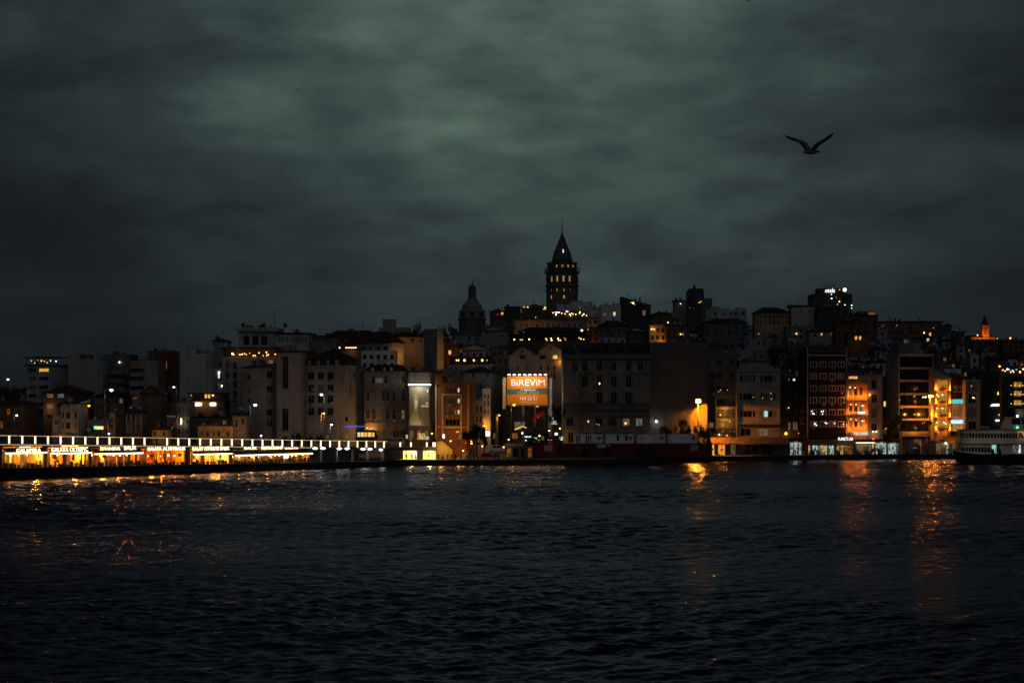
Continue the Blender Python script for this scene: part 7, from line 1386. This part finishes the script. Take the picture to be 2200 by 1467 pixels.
# ------------------------------------------------------------------ trees
def tree(label, x, ytop, D, rpx, ybot=None, name='broadleaf_tree', n=900, seed=0, flat_=.8):
    q = px(x, 0, D); zt = px(0, ytop, D).z; zb = ter(q.x, D) - .2; r = rpx * D / F; h = zt - zb; rn = random.Random(seed or int(x * 7 + ytop)); flat_ = max(flat_, min(1.7, h * .36 / r)); o = thing(name, label, 'tree', (q.x, D, zb), 0, 'trees')
    mb = MB(); mb.tube([(0, 0, 0), (.1, 0, h * .35), (.25 * r * .2, .1, h - r)], [r * .09 + .1, r * .07 + .06, .06], 'bark', 7)
    for i in range(6): a = rn.uniform(0, 6.28); mb.tube([(.05, 0, h - 2.0 * r * flat_), (r * .5 * math.cos(a), r * .5 * math.sin(a), h - r * rn.uniform(.6, 1.2)), (r * .85 * math.cos(a), r * .85 * math.sin(a), h - r * rn.uniform(.2, .9))], [.12, .07, .03], 'bark', 5)
    mb.build('trunk', o); mb = MB(); cl = [(Vector((rn.gauss(0, .5), rn.gauss(0, .5), rn.gauss(0, .42))) * r * .9, rn.uniform(.25, .5) * r) for _ in range(14)]
    for i in range(n):
        c, s_ = rn.choice(cl); d = Vector((rn.gauss(0, 1), rn.gauss(0, 1), rn.gauss(0, 1))).normalized() * s_ * rn.uniform(.3, 1); c = c + d; c.z = c.z * flat_ + h - r * flat_
        if c.z > h + .2: c.z = h
        a = Vector((rn.uniform(-1, 1), rn.uniform(-1, 1), rn.uniform(-1, 1))).normalized() * rn.uniform(.16, .36) * (1 + r * .12); e = a.cross(Vector((rn.uniform(-1, 1), rn.uniform(-1, 1), rn.uniform(-1, 1)))).normalized() * a.length * .6
        mb.poly((c - a, c + e, c + a, c - e), 'leaf')
    mb.build('crown', o)
for a in (('dark round tree at the left edge under the white lamp', 12, 820, 552, 24), ('dark broad tree right of the left edge tree', 40, 832, 556, 20), ('low dark tree before the pale six-storey block', 66, 872, 520, 13), ('dark pine-like tree on the skyline above the dark red roof', 898, 692, 730, 15), ('dark tree on the skyline left of the domed tower', 952, 696, 760, 12), ('small dark tree right beside the domed tower', 974, 697, 770, 9),
          ('orange-lit bushy tree left of the orange street lamp', 1470, 905, 505, 15), ('small lit tree right of the orange street lamp', 1512, 905, 504, 15), ('dark small tree below the party wall', 1438, 908, 506, 14), ('reddish-lit tree before the black glass office', 1921, 885, 525, 22), ('dark tree right of the billboard beside the neoclassical building', 1200, 868, 500, 13), ('low dark tree under the red flag', 1172, 912, 499, 17), ('dark tree on the street left of the red flag', 1140, 918, 498, 14),
          ('small dark tree before the orange office right corner', 1024, 905, 494, 14), ('small dark tree between the office and the square', 1003, 918, 492, 9), ('low bush tree before the narrow cream house', 1040, 922, 492, 10), ('low dark shrub before the slot-windowed block', 640, 932, 494, 8), ('low dark shrub before the nine-window block', 665, 933, 494, 8), ('dark shrub behind the glowing rail posts near the tram', 690, 934, 494, 7), ('dark shrub left of the slot-windowed block', 612, 934, 494, 7), ('bare dark tree beside the oval sign cafe', 462, 885, 516, 14), ('dark shrubby tree before the oval sign cafe', 438, 888, 517, 15), ('dark bush on the quay before the second hoarding', 1306, 958, 480, 10), ('dark bush on the quay before the third hoarding', 1382, 954, 484, 13), ('dark bush on the quay before the left hoarding', 1255, 962, 478, 8), ('dark bush on the quay by the fourth hoarding', 1455, 962, 490, 9), ('dark leafy tree left of the twin-gabled house', 1075, 735, 640, 10), ('dark tree in the slope above the neoclassical building', 1420, 728, 660, 12), ('dark tree on the right slope below the hipped skyline house', 1662, 740, 640, 14), ('dark tree before the maroon block roof', 1700, 760, 600, 13), ('dark tree on the skyline right of the long brown building', 2052, 716, 800, 10)):
    tree(*a, n=1100 if a[4] > 12 else 700)
# ------------------------------------------------------------------ people
def body_mesh(pose):
    P = {'head': (0, 0, 1.62, .105), 'neck': (0, 0, 1.45, .06), 'chest': (0, 0, 1.28, .17), 'waist': (0, 0, 1.02, .14), 'pelvis': (0, 0, .92, .16)}
    A = [('neck', 'head', (0, -.02, 1.72, .09)), ]
    if pose == 'stand': legs = (((-.1, 0, .5, .085), (-.11, .02, .08, .06), (-.12, -.13, .04, .05)), ((.1, 0, .5, .085), (.12, .02, .08, .06), (.13, -.13, .04, .05))); arms = (((-.2, 0, 1.38, .07), (-.27, .03, 1.1, .052), (-.25, -.06, .84, .04)), ((.2, 0, 1.38, .07), (.27, .03, 1.1, .052), (.25, -.06, .84, .04)))
    elif pose == 'walk': legs = (((-.12, -.0, .52, .085), (-.34, 0, .1, .06), (-.44, 0, .09, .05)), ((.2, .0, .52, .085), (.30, .02, .08, .06), (.42, 0, .04, .05))); arms = (((-.06, -.2, 1.38, .07), (-.2, -.24, 1.12, .052), (-.16, -.24, .88, .04)), ((.06, .2, 1.38, .07), (.2, .24, 1.12, .052), (.3, .22, .92, .04)))
    else: legs = (((-.12, -.36, .52, .09), (-.12, -.42, .1, .06), (-.12, -.54, .05, .05)), ((.12, -.36, .52, .09), (.13, -.42, .1, .06), (.13, -.54, .05, .05))); arms = (((-.2, -.02, .98, .07), (-.26, -.12, .74, .052), (-.12, -.38, .72, .04)), ((.2, -.02, .98, .07), (.26, -.12, .74, .052), (.12, -.38, .72, .04)))
    dz = -.42 if pose == 'sit' else 0.0
    V, Rr, Ed = [], [], []
    def add(p_, par=None):
        V.append(p_[:3]); Rr.append(p_[3]); i = len(V) - 1
        if par is not None: Ed.append((par, i))
        return i
    pe = add((0, 0, .92 + dz, .15)); wa = add((0, 0, 1.05 + dz, .135), pe); ch = add((0, 0, 1.30 + dz, .165), wa); ne = add((0, -.01, 1.47 + dz, .06), ch); h1 = add((0, -.02, 1.56 + dz, .085), ne); h2 = add((0, -.025, 1.68 + dz, .09), h1); nose = add((0, -.12, 1.61 + dz, .025), h1)
    for sx, lg in zip((-1, 1), legs):
        j = add((sx * .1 if pose != 'walk' else sx * .04, 0 if pose != 'walk' else sx * .08, .86 + dz, .1), pe)
        for q in lg: j = add(q, j)
    for sx, am in zip((-1, 1), arms):
        j = ch
        for q in am: j = add(q, j)
        hx = Vector(am[-1][:3]); d = (hx - Vector(am[-2][:3])).normalized(); s_ = Vector((d.z, 0, -d.x)) if abs(d.z) > .3 else Vector((1, 0, 0))
        for f_ in range(4): add((*(hx + d * (.10 - .008 * abs(f_ - 1)) + s_ * .022 * (f_ - 1.5)), .010), j)
        add((*(hx + d * .03 + s_ * .06), .011), j)
    me = bpy.data.meshes.new('person'); me.from_pydata(V, Ed, []); o = bpy.data.objects.new('person', me); COL.objects.link(o)
    md = o.modifiers.new('skin', 'SKIN'); md.use_smooth_shade = True
    for i, r_ in enumerate(Rr): me.skin_vertices[0].data[i].radius = (r_, r_); me.skin_vertices[0].data[i].use_root = (i == 0)
    o.modifiers.new('sub', 'SUBSURF').levels = 1
    m2 = bpy.data.meshes.new_from_object(o.evaluated_get(bpy.context.evaluated_depsgraph_get())); bpy.data.objects.remove(o); bpy.data.meshes.remove(me)
    for nm in ('cloth', 'clothb', 'skin', 'hullblack'): m2.materials.append(MATS[nm])
    for f in m2.polygons:
        z = f.center.z - dz; f.material_index = 3 if z > 1.66 or (z > 1.52 and f.center.y > .02) else 2 if z > 1.43 or (z < .9 and abs(f.center.x) > .2 and pose == 'stand') else 0 if z < .93 else 1; f.use_smooth = True
    return m2
BODY = {q: body_mesh(q) for q in ('stand', 'walk', 'sit')}
for x, D, pose, rz, lab in ((873, 468.6, 'stand', .2, 'person in dark clothes standing in the left yellow underpass opening'), (885, 468.8, 'stand', 2.9, 'person in dark clothes facing away at the right side of the left underpass'), (921, 468.0, 'walk', .1, 'person in dark clothes walking in the right yellow underpass opening'), (893, 467.8, 'stand', 1.2, 'person in dark clothes by the wall between the underpass openings'), (950, 466.4, 'sit', .4, 'person in dark clothes sitting by the stair wall'), (962, 466.6, 'stand', .5, 'person in dark clothes standing right of the stair wall'), (978, 466.0, 'stand', 3.0, 'person in dark clothes at the foot of the ramp'), (990, 466.4, 'sit', .0, 'person in dark clothes sitting below the ramp'), (1003, 466.8, 'stand', 1.0, 'person in dark clothes at the lower end of the ramp'), (1018, 466.6, 'stand', .3, 'person in dark clothes standing left of the red car'), (1064, 466.8, 'stand', .2, 'person in dark clothes standing just left of the kiosk'), (1072, 466.5, 'walk', 3.1, 'person in dark clothes walking before the kiosk corner'), (1158, 474, 'stand', .2, 'person in dark clothes standing before the pinkish hoarding'), (1163, 474.5, 'walk', .1, 'person in dark clothes walking before the printed picture'), (1180, 475, 'stand', 2.8, 'person in dark clothes at the right end of the pinkish hoarding'),
                          (1594, 506, 'stand', .1, 'person in pale-dark clothes under the long quay awning'), (1626, 508, 'walk', .0, 'person walking under the middle of the long quay awning'), (1709, 511, 'stand', .3, 'person in dark clothes before the white flower kiosk'), (1705, 511.5, 'walk', 3.1, 'person walking left before the white flower kiosk'), (1755, 514, 'stand', .4, 'person in dark clothes before the bright white shop'), (1759, 514.5, 'sit', .3, 'person sitting before the bright white shop'), (1782, 514, 'stand', 2.9, 'person standing at the right end of the bright white shop'), (1874, 517, 'stand', .2, 'person in dark clothes before the terrace cafe end'), (1870, 517.5, 'sit', .8, 'person sitting at the terrace cafe'), (1897, 517.5, 'walk', .0, 'person walking past the two tall white windows'), (1993, 519, 'stand', .1, 'person in dark clothes standing under the many-headed lamp'), (2052, 520.5, 'stand', .4, 'person in dark clothes at the end of the orange awning'), (1732, 513, 'stand', .4, 'person in dark clothes between flower kiosk and white shop'), (1030, 466.2, 'walk', 2.9, 'person in dark clothes walking before the red car'), (1046, 466.5, 'stand', 1.1, 'person in dark clothes standing before the white delivery van'), (1095, 470, 'stand', .2, 'person in dark clothes at the left kiosk window'), (1124, 470.5, 'walk', .1, 'person in dark clothes walking past the right end of the kiosk'), (970, 465.6, 'walk', 3.0, 'person in dark clothes walking between stair wall and ramp'), (942, 465.8, 'stand', .6, 'person in dark clothes standing before the stair wall')):
    q = px(x, 0, D); tag(link('person', BODY[pose], None, (q.x, D, 1.4 + (.03 if pose != 'sit' else .0)), (0, 0, rz)), lab, 'person', 'people on the quay')
    if pose == 'sit':
        o = thing('bench_stool', 'low dark stool under the ' + lab.replace('person in dark clothes sitting', 'seated person').replace('person sitting', 'seated person'), 'stool', (q.x, D, 1.4), rz); mb = MB(); mb.box(-.2, .2, -.2, .2, .36, .41, 'wood'); mb.build('seat', o)
        for a in (-.18, .13):
            for c in (-.18, .13): mb = MB(); mb.box(a, a + .05, c, c + .05, 0, .36, 'wood'); mb.build('leg', o)
rn = random.Random(4)
for i, x in enumerate((76, 84, 116, 124, 171, 180, 233, 262, 284, 330, 352, 372, 421, 430, 448, 456, 520, 560, 606, 640)):
    s_ = bs(x, 1.2); P = BA + BD * s_ + Vector((-BD.y, BD.x, 0)) * rn.uniform(.6, 1.1); nth = ('first', 'second', 'third', 'fourth', 'fifth', 'sixth', 'seventh', 'eighth', 'ninth', 'tenth', 'eleventh', 'twelfth', 'thirteenth', 'fourteenth', 'fifteenth', 'sixteenth', 'seventeenth', 'eighteenth', 'nineteenth', 'twentieth')[i]
    tag(link('person', BODY['walk' if i % 3 == 0 else 'stand'], None, (P.x, P.y, Zbase(s_) + .02), (0, 0, rn.uniform(0, 6))), 'dark silhouetted person at the bridge restaurants, %s from left' % nth, 'person', 'people on the bridge walkway')
for i, x in enumerate((160, 338, 517)):
    s_ = bs(x, .6); P = BA + BD * s_ + Vector((-BD.y, BD.x, 0)) * .8
    tag(link('person', BODY['stand'], None, (P.x, P.y, Zdeck(s_) + .02), (0, 0, BRZ + .3 * i)), ('person leaning at the bridge rail above the two-line sign', 'person standing in the gap of the glowing rail posts', 'person at the bridge rail above the long light strip')[i], 'person', 'people on the upper deck')
# ------------------------------------------------------------------ birds
def gull_mesh():
    mb = MB(); S_ = 1 / 1007.0
    prof = [(790, 1040, 8, 4), (840, 1036, 34, 10), (900, 1030, 45, 28), (980, 1038, 62, 52), (1080, 1045, 72, 58), (1180, 1040, 64, 54), (1250, 1025, 46, 42), (1300, 1012, 40, 38), (1335, 1018, 32, 30), (1355, 1030, 16, 14), (1385, 1040, 10, 9), (1412, 1052, 3, 3)]
    rings = []
    for x, z, ry, rz_ in prof:
        rings.append(len(mb.v))
        for i in range(10): a = 2 * math.pi * i / 10; mb.v.append(((x - 1080) * S_, ry * S_ * math.cos(a), (1000 - z) * S_ + rz_ * S_ * math.sin(a)))
    mi = mb.mat('gull')
    for a, c in zip(rings, rings[1:]):
        for i in range(10): mb.f.append((a + i, a + (i + 1) % 10, c + (i + 1) % 10, c + i)); mb.mi.append(mi); mb.sm.append(True)
    for k_ in (rings[0], rings[-1]): mb.f.append(tuple(range(k_, k_ + 10))); mb.mi.append(mi); mb.sm.append(True)
    def wing(le, te, ys):
        st = []
        for (lx, lzz), (tx, tz), y in zip(le, te, ys):
            k_ = len(mb.v); st.append(k_); th = .014 * (1 - abs(y) / .75) + .004
            L_ = Vector(((lx - 1080) * S_, y, (1000 - lzz) * S_)); T_ = Vector(((tx - 1080) * S_, y + .04, (1000 - tz) * S_)); M_ = L_.lerp(T_, .35)
            n_ = Vector((0, 1, .5)).normalized() * th
            mb.v += [tuple(L_), tuple(M_ + n_), tuple(T_), tuple(M_ - n_)]
        for j, (a, c) in enumerate(zip(st, st[1:])):
            for i in range(4): mb.f.append((a + i, a + (i + 1) % 4, c + (i + 1) % 4, c + i)); mb.mi.append(mb.mat('gulldark' if j > 3 else 'gull')); mb.sm.append(True)
        mb.f.append((st[0], st[0] + 1, st[0] + 2, st[0] + 3)); mb.mi.append(mi); mb.sm.append(False); mb.f.append((st[-1] + 3, st[-1] + 2, st[-1] + 1, st[-1])); mb.mi.append(mi); mb.sm.append(False)
    wing([(1120, 1010), (1090, 900), (1010, 730), (950, 672), (760, 582), (560, 500), (392, 440)], [(920, 1020), (910, 940), (875, 830), (780, 712), (640, 632), (500, 552), (384, 448)], [.02, .05, .17, .24, .38, .50, .60])
    wing([(1080, 1010), (1105, 910), (1200, 800), (1300, 745), (1480, 650), (1600, 582), (1685, 545)], [(1250, 1015), (1245, 960), (1310, 880), (1380, 822), (1500, 752), (1605, 690), (1697, 560)], [-.02, -.05, -.17, -.24, -.38, -.50, -.60])
    me = mb.mesh('seagull'); import bmesh as _bm
    bm = _bm.new(); bm.from_mesh(me); _bm.ops.remove_doubles(bm, verts=bm.verts, dist=.0005); _bm.ops.recalc_face_normals(bm, faces=bm.faces); bm.to_mesh(me); bm.free(); return me
gm = gull_mesh()
o = tag(link('seagull', gm, None, px(1741, 325, 47.1)), 'large dark seagull gliding with raised wings in the right sky', 'seagull')
o.scale = (.94, .94, .97)
o = tag(link('seagull', gm, None, px(640, 195, 330), (R(20), R(-30), R(75))), 'tiny distant bird high in the left sky', 'bird'); o.name = 'distant_bird'
o = tag(link('seagull', gm, None, px(1606, 3, 330), (R(-10), R(35), R(40))), 'tiny distant bird cut by the top edge', 'bird'); o.name = 'distant_bird'
o = tag(link('seagull', gm, None, px(410, 606, 520), (R(-10), R(5), R(60))), 'very tiny distant bird low in the left sky', 'bird'); o.name = 'distant_bird'
